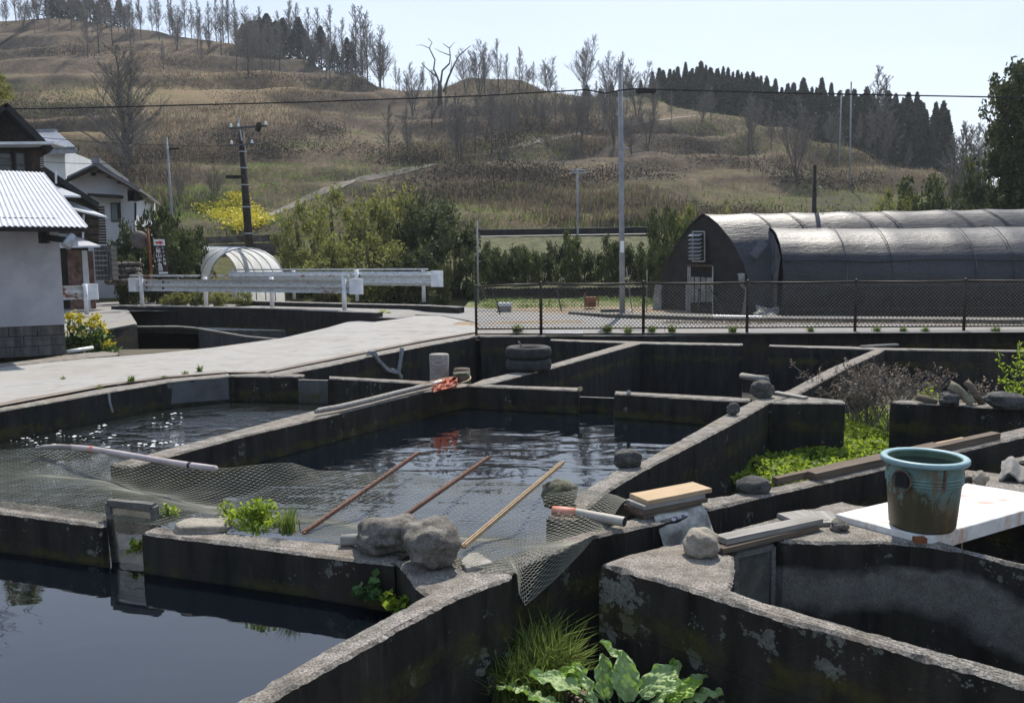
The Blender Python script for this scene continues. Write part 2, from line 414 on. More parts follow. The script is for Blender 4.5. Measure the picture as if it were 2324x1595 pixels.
WR1 = wall('thick rough wall running from the pair of boulders past the ditch', [(820, 563), (868, 596), (958, 722), (1040, 795), (730, 962), (410, 1132), (0, 1365), (-380, 1585), (-900, 1890), (-760, 1980), (-280, 1668), (0, 1502), (110, 1440), (480, 1240), (880, 1012), (1270, 806), (1560, 700), (1603, 690), (1668, 602), (1490, 566), (1200, 535)], crop_=cK, step=.02, rough=.008)
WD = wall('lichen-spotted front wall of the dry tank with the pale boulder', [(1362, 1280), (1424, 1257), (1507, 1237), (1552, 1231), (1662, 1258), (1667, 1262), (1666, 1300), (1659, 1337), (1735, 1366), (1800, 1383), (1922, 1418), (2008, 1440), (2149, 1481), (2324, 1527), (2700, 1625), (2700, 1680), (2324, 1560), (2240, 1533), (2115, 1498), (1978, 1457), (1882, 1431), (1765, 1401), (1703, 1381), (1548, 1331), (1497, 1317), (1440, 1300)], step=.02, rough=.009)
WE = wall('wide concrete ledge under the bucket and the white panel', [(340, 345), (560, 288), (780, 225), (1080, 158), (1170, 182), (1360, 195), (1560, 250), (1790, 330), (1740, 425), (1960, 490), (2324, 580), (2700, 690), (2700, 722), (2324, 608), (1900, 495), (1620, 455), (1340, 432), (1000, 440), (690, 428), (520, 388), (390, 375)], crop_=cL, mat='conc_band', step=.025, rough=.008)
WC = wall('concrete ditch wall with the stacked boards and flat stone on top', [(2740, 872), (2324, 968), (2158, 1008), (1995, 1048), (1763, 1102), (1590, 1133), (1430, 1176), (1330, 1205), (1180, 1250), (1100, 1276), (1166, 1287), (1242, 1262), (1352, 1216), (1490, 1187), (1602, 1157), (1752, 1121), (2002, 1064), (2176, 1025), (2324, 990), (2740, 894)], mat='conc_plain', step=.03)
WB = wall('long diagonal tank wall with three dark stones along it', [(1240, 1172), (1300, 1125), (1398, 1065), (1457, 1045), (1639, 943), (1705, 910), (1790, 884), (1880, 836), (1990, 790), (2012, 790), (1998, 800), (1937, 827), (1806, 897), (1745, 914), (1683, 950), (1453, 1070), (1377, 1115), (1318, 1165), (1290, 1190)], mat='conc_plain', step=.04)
WG = wall('short cross wall standing right of the diagonal wall above green weeds', [(1747, 914), (1806, 898), (1830, 900), (1916, 908), (1918, 915), (1870, 914)], mat='conc_plain', step=.04)
WG2 = wall('cross wall with old bark and stones lying on top', [(2021, 912), (2040, 914), (2160, 918), (2324, 930), (2700, 956), (2700, 948), (2324, 920), (2160, 912), (2040, 907)], mat='conc_plain', step=.05)
WF2 = wall('mid cross wall with a pipe stub, right of the wide sluice gap', [(1395, 887), (1560, 895), (1706, 903), (1700, 910), (1640, 908), (1395, 893)], mat='conc_plain', step=.05)
WF1 = wall('mid cross wall with the landing net hoop resting on it', [(746, 853), (960, 864), (1090, 872), (1210, 876), (1316, 879), (1314, 886), (1200, 881), (1065, 875), (960, 870), (748, 858)], mat='conc_plain', step=.05)
WF0 = wall('cross wall of the splashing pool, left of the narrow sluice board', [(520, 850), (610, 846), (692, 849), (686, 854), (600, 854), (522, 853)], mat='conc_plain', step=.05)
WA = wall('dividing wall with the landing net handle lying along it', [(250, 1052), (345, 1027), (560, 970), (720, 929), (985, 868), (1030, 866), (1065, 874), (960, 889), (760, 940), (540, 992), (370, 1038), (290, 1060)], mat='conc_plain', step=.04)
WA2 = wall('dividing wall behind the net hoop, with the two tyres', [(1063, 874), (1090, 862), (1250, 826), (1424, 777), (1454, 779), (1260, 833), (1120, 868), (1092, 874)], step=.05, mat='conc_far')
WH1 = wall('far cross wall with a paler rendered face', [(1249, 769), (1340, 772), (1430, 774), (1500, 776), (1686, 779), (1686, 783), (1486, 780), (1424, 778), (1249, 772)], mat='conc_far', step=.06)
WH2 = wall('far cross wall right of the open gap, running out to the side', [(1745, 782), (1960, 787), (2000, 789), (2324, 794), (2800, 802), (2800, 808), (2324, 797), (2000, 793), (1745, 785)], mat='conc_far', step=.06)
# road-side and fence-side retaining walls
RW1 = wall('retaining wall between the paved ramp and the splashing pool', [(-560, 1035), (0, 925), (238, 880), (378, 860), (520, 847), (523, 853), (380, 867), (242, 890), (0, 932), (-560, 1050)], zt=.002, name='revetment', mat='conc_far', step=.06)
RW2 = wall('retaining wall with a white patched crack below the ramp', [(600, 849), (720, 825), (850, 799), (960, 777), (1079, 757), (1092, 762), (975, 783), (860, 805), (740, 831), (612, 855)], zt=.004, name='revetment', mat='conc_far', step=.06)
RW3 = wall('long retaining wall under the chain link fence', [(1079, 757), (1228, 756), (1500, 755), (1700, 753), (2000, 750), (2324, 747), (2800, 741), (2800, 746), (2324, 753), (1700, 759), (1092, 764)], zt=.02, name='revetment', mat='conc_far', step=.08)
# tank floors and water
def flat(name, px, z, mat, crop_=None):
    mb = MB(); mb.poly([P(*(crop_(a, b) if crop_ else (a, b)), 0) * 1.0 for a, b in px])
    mb.v = [(x, y, z) for x, y, _ in mb.v]
    if area2(mb.v) < 0: mb.f = [tuple(reversed(f)) for f in mb.f]
    o = struct(name, mb, M[mat]); return o
flat('water', [(-500, 1130), (0, 1172), (700, 1262), (1000, 1310), (940, 1400), (600, 1580), (300, 1800), (-500, 1800)], -.22, 'water_calm')
flat('water', [(-200, 1150), (700, 1225), (1130, 1280), (1320, 1160), (1660, 945), (1700, 905), (1400, 888), (1350, 884), (1065, 872), (700, 952), (340, 1042), (-200, 1100)], -.27, 'water_ripple')
flat('water', [(-560, 1045), (0, 928), (380, 862), (520, 850), (690, 852), (750, 856), (970, 868), (720, 935), (340, 1040), (200, 1075), (-560, 1120)], -.33, 'water_splash')
flat('tank_floor', [(-900, 1700), (3000, 1700), (3300, 1000), (2500, 752), (1090, 758), (600, 848), (-700, 1045)], -.95, 'black_floor')
# ------------------------------------------------------------------ paved surfaces
def sheet(name, px, mat, dz=0.0):
    mb = MB(); mb.poly([P(u, v, z)+Vector((0, 0, dz)) for u, v, z in px])
    if area2(mb.v) < 0: mb.f = [tuple(reversed(f)) for f in mb.f]
    return struct(name, mb, M[mat])
near_edge = [(-560, 1032), (0, 922), (238, 877), (378, 857), (520, 846), (600, 847), (720, 823), (850, 797), (960, 775), (1079, 755)]
far_edge = [(1090, 735, .03), (1064, 728, .05), (1000, 715, .08), (905, 712, .12), (850, 715, .1), (800, 728, .05), (740, 745, .02), (640, 768, 0), (480, 790, 0), (330, 805, 0), (200, 815, 0), (0, 835, 0), (-560, 880, 0)]
sheet('ramp', [(a, b, 0) for a, b in near_edge] + far_edge, 'road', .008)
# brown weathered border along the tank edge of the ramp
bd = MB(); pe = [P(a, b, 0) for a, b in near_edge]
for k in range(len(pe)-1):
    a, b = pe[k], pe[k+1]; n = max(2, int((b-a).length/.12)); d = (b-a).normalized(); nn = Vector((-d.y, d.x, 0))
    for i in range(n):
        p, q = a.lerp(b, i/n), a.lerp(b, (i+1)/n)
        w1, w2 = .13+.07*n3(p, 2.5), .13+.07*n3(q, 2.5)
        z = Vector((0, 0, .012)); bd.quad(p-nn*.03+z, q-nn*.03+z, q+nn*w2+z, p+nn*w1+z)
struct('paving_border', bd, M['edge'])
M['dark_conc'] = concrete('stained_bridge_concrete', (.24, .23, .21), (.36, .35, .33), (.010, .010, .010), (.035, .033, .03), .18)
# yard beyond the bridge and the lane behind the fence
yard = MB()
yard.poly([(-60, 27.2, .10), (-60, 15.2, .02), (-9.2, 15.2, -.02), (-9.0, 20.6, .06), (-10.9, 24.4, .2), (-10.9, 27.2, .2)])
struct('yard', yard, M['asphalt'])
tag(slab([(-9.0, 20.6, .03), (-9.35, 15.4, -.05), (-40, 15.4, -.05), (-40, 24.0, .05), (-10.9, 24.4, .1)], -1.55, .2).build('yard_bank', M['dark_conc']), kind='structure')
sheet('lane', [(1079, 757, .04), (1090, 735, .06), (1064, 728, .07), (1000, 716, .09), (905, 713, .13), (882, 704, .16), (1000, 696, .16), (1050, 697, .16), (1180, 706, .10), (1290, 713, .10), (1380, 722, .09), (1700, 731, .08), (2324, 736, .07), (2900, 738, .07), (2900, 752, .06), (1700, 757, .05)], 'asphalt', .004)
fd = MB()
V_ = []
xs = np.linspace(-1.5, 34, 50); ys = np.linspace(16.8, 32, 40)
for y in ys:
    for x in xs: V_.append((x, y, .055+.03*n3((x, y, 0), 1.3)+.05*n3((x, y, 0), .4, 3)-(.09 if y < 19.5 else 0)))
F_ = [(j*50+i, j*50+i+1, (j+1)*50+i+1, (j+1)*50+i) for j in range(39) for i in range(49)]
def field_mat():
    t = MT('field_soil_and_grass', .95, .1); f = t.noise(1.1, 5, .65); g = t.noise(9, 5, .7); y = t.sep()[1]
    c = t.ramp(g, (.3, (.16, .12, .08)), (.7, (.36, .285, .195)))
    gg = t.ramp(g, (.3, (.06, .08, .025)), (.7, (.17, .20, .07)))
    band = t.math('ADD', t.math('MULTIPLY', t.math('SUBTRACT', f, .5), 6.0), y)
    c = t.mix(t.ramp(t.math('DIVIDE', band, 40.0), (.64, 0.0), (.68, 1.0), (.70, .5), (.74, 1.0)), c, gg)
    c = t.mix(t.ramp(f, (.62, 0.0), (.72, .7)), c, gg)
    t.color(c); t.bump(g, .8, .06); return t.m
M['field'] = field_mat()
tag(npmesh('field', V_, F_, M['field'], None, True), kind='structure')
# kerb along the far side of the lane
M['kerb'] = concrete('grey_kerb', (.2, .19, .17), (.34, .32, .29), (.05, .048, .045), (.12, .115, .105), .2)
kb = slab([P(1290, 713, .1), P(1380, 719, .1), P(1700, 728, .1), P(2324, 733, .1), P(2900, 736, .1), P(2900, 732, .1), P(2324, 728, .1), P(1700, 722, .1), P(1380, 713, .1), P(1300, 709, .1)], -.1, .2)
for k, v in enumerate(kb.v):
    if v[2] > 0: kb.v[k] = (v[0], v[1], v[2]+.07)
tag(kb.build('kerb', M['kerb']), kind='structure')
# ------------------------------------------------------------------ bridge over the stream
bz = .30
fr = [P(252, 694, bz), P(420, 696, bz), P(618, 700, bz), P(790, 707, bz), P(852, 709, bz)]
bk = [P(1050, 690, bz-.1), P(960, 686, bz), P(700, 681, bz), P(560, 676, bz), P(330, 668, bz-.08), P(140, 672, bz-.12)]
dk = MB(); dk.poly([p + Vector((0, 0, -.12)) for p in [P(140, 706, .25), P(252, 696, bz)]+fr[1:] + [P(905, 711, bz-.08)] + bk])
if area2(dk.v) < 0: dk.f = [tuple(reversed(f)) for f in dk.f]
struct('bridge_deck', dk, M['asphalt'])
def edge_beam(label, pts, depth, th, zc, name='bridge_beam'):
    f = [Vector(p) for p in pts]; q = []
    for p in f: q.append(p + Vector((.12, th, 0)))
    return tag(slab(f + q[::-1], zc-depth, .1, .008).build(name, M['dark_conc']), label, 'bridge', None)
edge_beam('dark stained concrete edge beam of the bridge below the front guardrail', fr, .75, .35, bz)
edge_beam('low mossy concrete kerb of the bridge below the rear guardrail', [P(545, 682, bz), P(700, 687, bz), P(960, 693, bz), P(1042, 697, bz-.03)], .22, .3, bz, 'bridge_kerb')
# abutment wall and stream bed below the bridge
ab = slab([P(330, 752, -.1), P(620, 756, -.1), P(642, 764, -.1), P(330, 760, -.1)], -1.6, .1)
for k, v in enumerate(ab.v): ab.v[k] = (v[0], v[1]+3.4, v[2]-.15)
tag(ab.build('abutment', M['conc_pale']), 'pale concrete abutment under the bridge beside the stream', 'abutment')
# plinth in front of the shed
wall('crumbling low concrete plinth at the foot of the white shed', [(-560, 872), (0, 824), (110, 812), (150, 805), (236, 797), (270, 800), (262, 806), (150, 817), (60, 826), (0, 832), (-560, 884)], zt=.02, zb=-.6, mat='conc_far', step=.07, rough=.012, name='plinth')
# ------------------------------------------------------------------ chain link fence
M['fence'] = simple('dark_painted_fence_steel', (.012, .011, .010), (.05, .035, .022), 8, .6, .2, 60, .002)
M['wire'] = simple('old_fence_wire', (.06, .055, .045), (.13, .115, .09), 20, .55, 0)
FZ = .05
ftop = 1.0
fpx = [1081, 1228, 1460, 1695, 1940, 2187, 2437, 2690, 2946, 3205]
fb = []
for u in fpx:
    v = 757 - (u-1081)*.0055; p = P(u, v, FZ); fb.append(p)
fence = thing('chain_link_fence', 'dark chain link fence standing along the retaining wall', 'fence', fb[0])
tops = []
for k, p in enumerate(fb):
    h = ftop if k else .95
    r_ = .03 if k else .026
    mb = MB(); mb.tube([p+Vector((0, 0, -.03)), p+Vector((0, 0, h))], r_, 8); o = mb.build('post', M['fence'], fence, True)
    MB().lathe([(0, .03), (r_*.8, .02), (r_*1.15, 0), (r_*1.15, -.02)], 8, Matrix.Translation(p+Vector((0, 0, h)))).build('post_cap', M['fence'], o)
    tops.append(p+Vector((0, 0, h-.03)))
for k in range(len(fb)-1):
    MB().tube([tops[k], tops[k].lerp(tops[k+1], .55)+Vector((0, 0, -.012 if k else .01)), tops[k+1]], .021, 8).build('top_rail', M['fence'], fence, True)
    MB().tube([fb[k]+Vector((0, 0, .09)), fb[k+1]+Vector((0, 0, .09))], .017, 6).build('bottom_rail', M['fence'], fence, True)
    MB().tube([fb[k]+Vector((0, 0, .45)), fb[k].lerp(fb[k+1], .5)+Vector((0, 0, .44)), fb[k+1]+Vector((0, 0, .45))], .004, 4).build('tension_wire', M['wire'], fence)
    a, b = fb[k]+Vector((0, 0, .09)), fb[k+1]+Vector((0, 0, .09))
    L = (b-a).length; Hh = .88 if k else .82; d = (b-a)/L; sp = .075; mb = MB()
    for s_ in (1, -1):
        x = -Hh
        while x < L + Hh:
            # wire going up along +x (s_=1) or -x
            x0, x1 = (x, x+Hh)
            z0, z1 = (0, Hh)
            lo_, hi_ = max(0, x0), min(L, x1)
            if hi_ - lo_ > .02:
                za = z0+(lo_-x0); zb_ = z0+(hi_-x0)
                if s_ < 0: za, zb_ = Hh-za, Hh-zb_
                yy = .004*s_
                mb.tube([a+d*lo_+Vector((0, yy, za)), a+d*hi_+Vector((0, yy, zb_))], .0050, 3, False)
            x += sp
    mb.build('wire_mesh', M['wire'], fence)
# ------------------------------------------------------------------ guardrails
def white_paint(name, rust=.3):
    t = MT(name, .5, .4); f = t.noise(3.2, 6, .7); g = t.noise(1.0, 3); dirt = t.noise(14, 5, .7, t.scaled(.6, .6, 2.5))
    c = t.ramp(dirt, (.32, (.26, .265, .255)), (.5, (.50, .51, .50)), (.7, (.68, .69, .69)))
    c = t.mix(t.ramp(t.math('MULTIPLY', f, t.math('ADD', g, .5)), (.62-.1*rust, 0.0), (.68-.08*rust, .95)), c, t.ramp(dirt, (.3, (.14, .045, .014)), (.7, (.30, .11, .035))))
    t.color(c); t.bump(dirt, .2, .004); return t.m
M['white_rail'] = white_paint('white_guardrail_paint', -.1)
M['white_rusty'] = white_paint('rusty_white_rail_paint', .9)
M['bolt'] = simple('dark_bolt', (.01, .01, .01), (.03, .025, .02), 9, .6, 0)
M['white_dull'] = simple('chalky_white_steel', (.55, .56, .58), (.75, .76, .78), 4, .55, .1)
def wbeam(mb, a, b, h, y_off, n=24):
    """corrugated rail from a to b (bottom line), h high"""
    prof = [(0, 0), (.02, .04), (.02, .11), (.07, .17), (.07, .30), (.02, .38), (.0, .46), (.0, .54), (.02, .62), (.07, .70), (.07, .83), (.02, .89), (.02, .96), (0, 1)]
    a, b = Vector(a), Vector(b); d = (b-a); d.z = 0; d.normalize(); nn = Vector((d.y, -d.x, 0)) * y_off
    base = len(mb.v); k = len(prof)
    for i in range(n+1):
        p = a.lerp(b, i/n)+Vector((0, 0, .004*n3(a.lerp(b, i/n), 2)))
        for o_, z in prof: mb.v.append(tuple(p + nn*o_ + Vector((0, 0, z*h))))
    for i in range(n):
        for j in range(k-1):
            q = base+i*k+j; mb.f.append((q, q+k, q+k+1, q+1))
    # back skin so the sheet has thickness
    base2 = len(mb.v)
    for i in range(n+1):
        p = a.lerp(b, i/n)
        for o_, z in prof: mb.v.append(tuple(p + nn*(o_-.012) + Vector((0, 0, z*h))))
    for i in range(n):
        for j in range(k-1):
            q = base2+i*k+j; mb.f.append((q, q+1, q+k+1, q+k))
    return mb
def guardrail(label, posts, z, ph, rail_z, rail_h, ext_l, ext_r, side, toprail=True, caps=(1, 1), mat='white_rail', pr=.057):
    ps = [P(u, v, z) for u, v in posts]
    g = thing('guardrail', label, 'guardrail', ps[0])
    d = (ps[-1]-ps[0]); d.z = 0; d.normalize(); nn = Vector((-d.y, d.x, 0)) * side          # side: where the beam hangs
    for p in ps:
        o = MB().tube([p+Vector((0, 0, -.02)), p+Vector((0, 0, ph))], pr, 10).build('post', M['white_dull'], g, True)
        MB().lathe([(.013, 0), (.013, .012), (0, .014)], 8, Matrix.Translation(p-nn*(pr-.004)+Vector((0, 0, ph*.6))) @ (-nn).to_track_quat('Z', 'Y').to_matrix().to_4x4()).build('bolt', M['bolt'], o)
        for q_ in (.28, .72):
            MB().lathe([(.03, 0), (.03, .014), (.012, .016), (.012, .03), (0, .03)], 8, Matrix.Translation(p+nn*.06+d*.16+Vector((0, 0, rail_z+rail_h*q_))) @ (-nn).to_track_quat('Z', 'Y').to_matrix().to_4x4()).build('rail_bolt', M['bolt'], g)
    off = nn*(pr+.035)
    a, b = ps[0]-d*ext_l+off+Vector((0, 0, rail_z)), ps[-1]+d*ext_r+off+Vector((0, 0, rail_z))
    nseg = max(1, len(ps)-1)
    for k in range(nseg):
        wbeam(MB(), a.lerp(b, k/nseg), a.lerp(b, (k+1)/nseg), rail_h, -side if side < 0 else -side).build('rail_beam', M[mat], g)
    for e, (q, s_) in enumerate(((a, -1), (b, 1))):
        if caps[e]:
            mb = MB(); pts = []
            for i in range(9):
                an = -math.pi/2+math.pi*i/8
                pts.append(q + d*s_*(.14+.10*math.cos(an)) + nn*(.085*math.sin(an)-.01))
            pts = [q+nn*-.09-d*s_*.12] + pts + [q+nn*.08-d*s_*.12]
            n_ = len(pts)
            mb.v += [tuple(p+Vector((0, 0, -.02))) for p in pts]+[tuple(p+Vector((0, 0, rail_h+.03))) for p in pts]
            for i in range(n_): mb.f.append((i, (i+1) % n_, (i+1) % n_+n_, i+n_))
            mb.f += [tuple(range(n_))[::-1], tuple(range(n_, 2*n_))]
            mb.build('end_cap', M['white_dull'], g)
    if toprail:
        t0, t1 = ps[0]-d*ext_l*1.2+Vector((0, 0, ph)), ps[-1]+d*.15+Vector((0, 0, ph))
        MB().beam(t0, t1, .09, .05).build('top_rail', M['white_rusty'], g)
    return g
guardrail('white corrugated guardrail on the near edge of the bridge, rusty at its left end', [(323, 692), (468, 693), (618, 696), (782, 702)], bz, .84, .40, .34, .35, .28, 1)
guardrail('rust-stained white guardrail along the rear edge of the bridge', [(533, 676), (668, 677), (811, 682), (962, 684)], bz, .95, .46, .42, .1, .5, -1, caps=(0, 1))
guardrail('short dirty white guardrail by the white shed, ending in a round cap', [(120, 716), (197, 712)], .2, .78, .38, .36, .8, .12, 1, False, (0, 1))
# ------------------------------------------------------------------ poles and cables
M['pole_conc'] = simple('grey_concrete_pole', (.20, .21, .22), (.30, .31, .32), 3, .8, .15)
M['pole_wood'] = simple('creosoted_pole', (.012, .010, .008), (.045, .034, .026), 5, .8, .3)
M['black'] = simple('black_plastic', (.008, .008, .008), (.02, .02, .02), 5, .6, .1)
M['steel'] = simple('galvanised_steel', (.28, .30, .32), (.42, .44, .46), 6, .45, .1, metal=.6)
M['ceramic'] = simple('white_ceramic', (.6, .6, .58), (.75, .75, .72), 5, .3, 0)
def pole(name, label, base, top, r0_, r1_, mat, n=10, group=None):
    base = Vector(base)
    if base.y > 24: base.z = min(base.z, max(.05, hill(base.x, base.y)))
    root = thing(name, label, 'pole', base, group)
    MB().tube([Vector(base)+Vector((0, 0, -.2)), Vector(base).lerp(Vector(top), .5), top], [r0_, (r0_+r1_)/2, r1_], n).build('shaft', M[mat], root, True)
    return root
b = P(1413, 714, .12); y = b.y
cp = pole('concrete_pole', 'slim grey concrete pole standing behind the fence', b, PY(1407.5, 150, y), .075, .055, 'pole_conc')
for vv in (224, 335): MB().beam(PY(1400, vv, y), PY(1428, vv+1, y), .02, .03).build('step_bolt', M['steel'], cp)
MB().lathe([(.062, 0), (.062, .03), (0, .04)], 10, Matrix.Translation(PY(1407.5, 150, y))).build('cap', M['pole_conc'], cp)
lp = MB().box((-.045, -.012, -.14), (.045, .012, .14), Matrix.Translation(PY(1412, 560, y-.075))); lp.build('number_plate', M['ceramic'], cp)
def cable(name, label, pts, r_=.012, mat='black', sag=0.0, n=12):
    path = []
    for k in range(len(pts)-1):
        a, b_ = Vector(pts[k]), Vector(pts[k+1])
        for i in range(n+1):
            f = i/n
            if i == 0 and k: continue
            path.append(a.lerp(b_, f)-Vector((0, 0, sag*4*f*(1-f))))
    return tag(MB().tube(path, r_, 5).build(name, M[mat]), label, 'cable')
ct = PY(1408, 205, y-.08)
cable('overhead_cable', 'thick black overhead cable running left from the slim concrete pole', [PY(-300, 250, 19), PY(110, 247, 20), PY(700, 232, 21.2), PY(1090, 218, 21.8), PY(1330, 204, y-.08), PY(1375, 212, y-.1), ct], .016)
cable('overhead_cable', 'thick black overhead cable running right past the greenhouses', [ct+Vector((.02, 0, 0)), PY(1440, 202, y-.08), PY(1800, 212, 21), PY(2324, 222, 20), PY(2700, 226, 19)], .016)
jb = thing('cable_joint_box', 'black joint box hanging on the overhead cable', 'cable box', PY(1465, 206, y-.08))
MB().box((-.24, -.05, -.055), (.24, .05, .035), Matrix.Translation(PY(1466, 206, y-.1))).build('case', M['black'], jb)
for s_ in (-.17, .17): MB().box((-.03, -.03, -.08), (.03, .03, -.05), Matrix.Translation(PY(1466, 206, y-.1)+Vector((s_, 0, 0)))).build('gland', M['black'], jb)
# wooden utility pole at the end of the bridge
ub = P(571, 622, .9); yu = 31.0; ub = PY(571, 606, yu)
up = pole('utility_pole', 'dark wooden utility pole with crossarms and insulators', PY(571, 612, yu), PY(548, 300, yu), .17, .11, 'pole_wood')
MB().tube([PY(549, 320, yu-.12), PY(541, 268, yu-.12)], .03, 6).build('ground_pipe', M['steel'], up)
M['rope_dark'] = simple('dark_galvanised_arm', (.05, .05, .05), (.10, .10, .10), 6, .6, 0)
def arm(u0_, v0, u1, v1, ins, w=.07):
    a, b_ = PY(u0_, v0, yu-.14), PY(u1, v1, yu-.14)
    o = MB().beam(a, b_, w, w).build('crossarm', M['rope_dark'], up)
    for f in ins:
        MB().lathe([(0, 0), (.05, .0), (.055, .05), (.03, .07), (.045, .10), (0, .14)], 8, Matrix.Translation(a.lerp(b_, f)+Vector((0, 0, w/2)))).build('insulator', M['ceramic'], o)
arm(520, 292, 606, 286, (.05, .25, .78, .97)); arm(520, 330, 578, 327, (.1, .9), .05)
tr = MB().tube([PY(585, 294, yu+.25), PY(588, 283, yu-.3)], .10, 8); tr.build('switch_box', M['black'], up)
lamp = MB().box((-.3, -.09, -.05), (.3, .09, .05), Matrix.Translation(PY(533, 402, yu-.3))).build('street_lamp', M['black'], up)
MB().tube([PY(556, 398, yu), PY(540, 400, yu-.3)], .02, 5).build('lamp_arm', M['steel'], up)
for (vv, uu) in ((345, 0), (382, 0), (420, 0), (470, 0), (530, 0)):
    f = (vv-300)/(612-300); uc = 548+23*f
    MB().lathe([(.13+.05*f, -.02), (.135+.05*f, 0), (.13+.05*f, .02)], 10, Matrix.Translation(PY(uc, vv, yu))).build('band', M['steel'], up)
for k, (pa, lab) in enumerate((((PY(-200, 280, 22), PY(20, 305, 25), PY(540, 330, yu-.15)), 'thin cable from the dark house to the lower crossarm'),
    ((PY(-200, 330, 23), PY(230, 372, 27), PY(548, 345, yu-.12)), 'thin cable drooping in front of the small tiled house'),
    ((PY(562, 395, yu), PY(640, 420, 36), PY(742, 458, 46)), 'thin cable sloping down behind the utility pole'))):
    cable('service_cable', lab, list(pa), .009, 'black', .12)
for lab, (u0_, v0, u1, v1, yy, r_) in {
    'thin leaning grey pole beside the white gable house': (378, 312, 396, 515, 36, .055),
    'thin grey pole standing on the green terrace with a short crossarm': (1310, 382, 1312, 566, 45, .06),
    'thin grey post at the edge of the evergreen thicket': (1083, 500, 1085, 652, 29, .032),
    'tall thin pole on the right slope, the taller of two': (1932, 186, 1930, 372, 88, .09),
    'tall thin pole on the right slope, the shorter of two': (1910, 205, 1905, 345, 96, .09)}.items():
    pb = PY(u1, v1, yy); pp = pole('thin_pole', lab, pb, PY(u0_, v0, yy), r_, r_*.8, 'pole_conc', 6)
    if 'crossarm' in lab:
        for vv in (386, 392): MB().beam(PY(1295, vv, yy-.1), PY(1330, vv, yy-.1), .06, .06).build('crossarm', M['steel'], pp)
    if 'gable' in lab: MB().box((-.2, -.06, -.04), (.2, .06, .04), Matrix.Translation(PY(396, 338, yy))).build('lamp_head', M['black'], pp)
for lab, pa in (('thin wire from the right slope poles, the upper of two', (PY(1915, 245, 92), PY(1780, 295, 78), PY(1640, 345, 68))), ('thin wire from the right slope poles, the lower of two', (PY(1930, 238, 88), PY(1790, 300, 74), PY(1560, 372, 62)))):
    cable('power_wire', lab, list(pa), .007, 'pole_wood')
def up_z(p): return Vector((p.x, p.y, .05))
wp = pole('timber_post', 'stout brown timber post between the two tunnel greenhouses', up_z(PY(1848, 600, 22.9)), PY(1849, 375, 22.9), .062, .058, 'pole_wood')
MB().tube([PY(1858, 423, 22.8), PY(1866, 426, 22.8)], .012, 5).build('hook', M['ceramic'], wp)
# ------------------------------------------------------------------ white shed
M['siding'] = simple('white_painted_wall', (.27, .275, .30), (.35, .355, .38), 2.5, .8, .12, 60, .003)
def corr_mat():
    t = MT('pale_galvanised_roofing', .42, .5); f = t.noise(2.2, 5, .6); t.color(t.ramp(f, (.3, (.46, .47, .50)), (.7, (.60, .61, .63))))
    t.b.inputs['Metallic'].default_value = .25; return t.m
M['corr'] = corr_mat()
M['block'] = concrete('concrete_block', (.24, .23, .22), (.34, .33, .32), (.04, .038, .036), (.15, .145, .14), .1)
M['pane'] = None
def glass(name, c=(.02, .025, .03)):
    t = MT(name, .08, .5); t.color(c); return t.m
M['pane'] = glass('dark_window_glass')
wr = P(151, 804, .02); wl = P(-560, 846, .02)
wd = (wl-wr); wd.z = 0; wlen = wd.length; wd.normalize(); wn = Vector((-wd.y, wd.x, 0))
if wn.y > 0: wn = -wn                                    # outward, to the camera
bk_ = -wn
zt_sid = PY(145, 736, wr.y).z; z_eave = PY(140, 516, wr.y).z
shed = thing('shed', 'white-walled shed with a pale corrugated metal roof beside the ramp', 'shed', wr)
bl = .40; bh = .19; nrow = max(2, int(round((zt_sid-wr.z)/bh))); bh = (zt_sid-wr.z)/nrow
core = MB(); core.v = []
def obox(o, a, la, b, lb, c, lc):                        # box from corner o along three vectors
    o = Vector(o); mb = MB(); vs_ = [o, o+a*la, o+a*la+b*lb, o+b*lb]; vs_ += [p+c*lc for p in vs_]
    mb.v = [tuple(p) for p in vs_]; mb.f = [(3,2,1,0), (4,5,6,7), (0,1,5,4), (1,2,6,5), (2,3,7,6), (3,0,4,7)]; return mb
Z = Vector((0, 0, 1))
obox(wr+bk_*.02+wd*.01, wd, wlen-.02, bk_, 4.6, Z, zt_sid-wr.z).build('foundation', M['black_floor'], shed)
for r_ in range(nrow):
    x = -(bl/2 if r_ % 2 else 0)
    while x < 4.2:
        x0, x1 = max(0, x)+.005, x+bl-.005
        if x1 > x0+.03:
            obox(wr+wd*x0+Z*(r_*bh+.005)-bk_*.012, wd, x1-x0, bk_, .16, Z, bh-.01).build('concrete_block', M['block'], shed)
        x += bl
obox(wr-bk_*.03+Z*(zt_sid-wr.z)+wd*.0, wd, wlen, bk_, 4.7, Z, z_eave-zt_sid+.15).build('wall_panel', M['siding'], shed)
# corrugated roof in sheets: eave nearer than the wall, rising backwards
er = PY(200, 515, wr.y-.45); slope = .205
def rp(s_, t_, dz=0): return er + wd*s_ + bk_*t_ + Z*(t_*slope+dz)
sheetw = .91; s0 = 0
for k in range(9):
    mb = MB(); nn_ = 96; nt_ = 5; L = 7.2
    for j in range(nt_+1):
        for i in range(nn_+1):
            s_ = k*(sheetw-.01)+sheetw*i/nn_; mb.v.append(tuple(rp(s_, L*j/nt_, .010*math.cos(2*math.pi*s_/.076)+.002*(k % 2)+.01*n3((s_, j, k), 1))))
    for j in range(nt_):
        for i in range(nn_):
            q = j*(nn_+1)+i; mb.f.append((q, q+1, q+nn_+2, q+nn_+1))
    b0 = len(mb.v); mb.v += [(x, y, z-.012) for x, y, z in mb.v[:nn_+1]]
    for i in range(nn_): mb.f.append((i+1, i, b0+i, b0+i+1))
    mb.build('roof_sheet', M['corr'], shed, False)
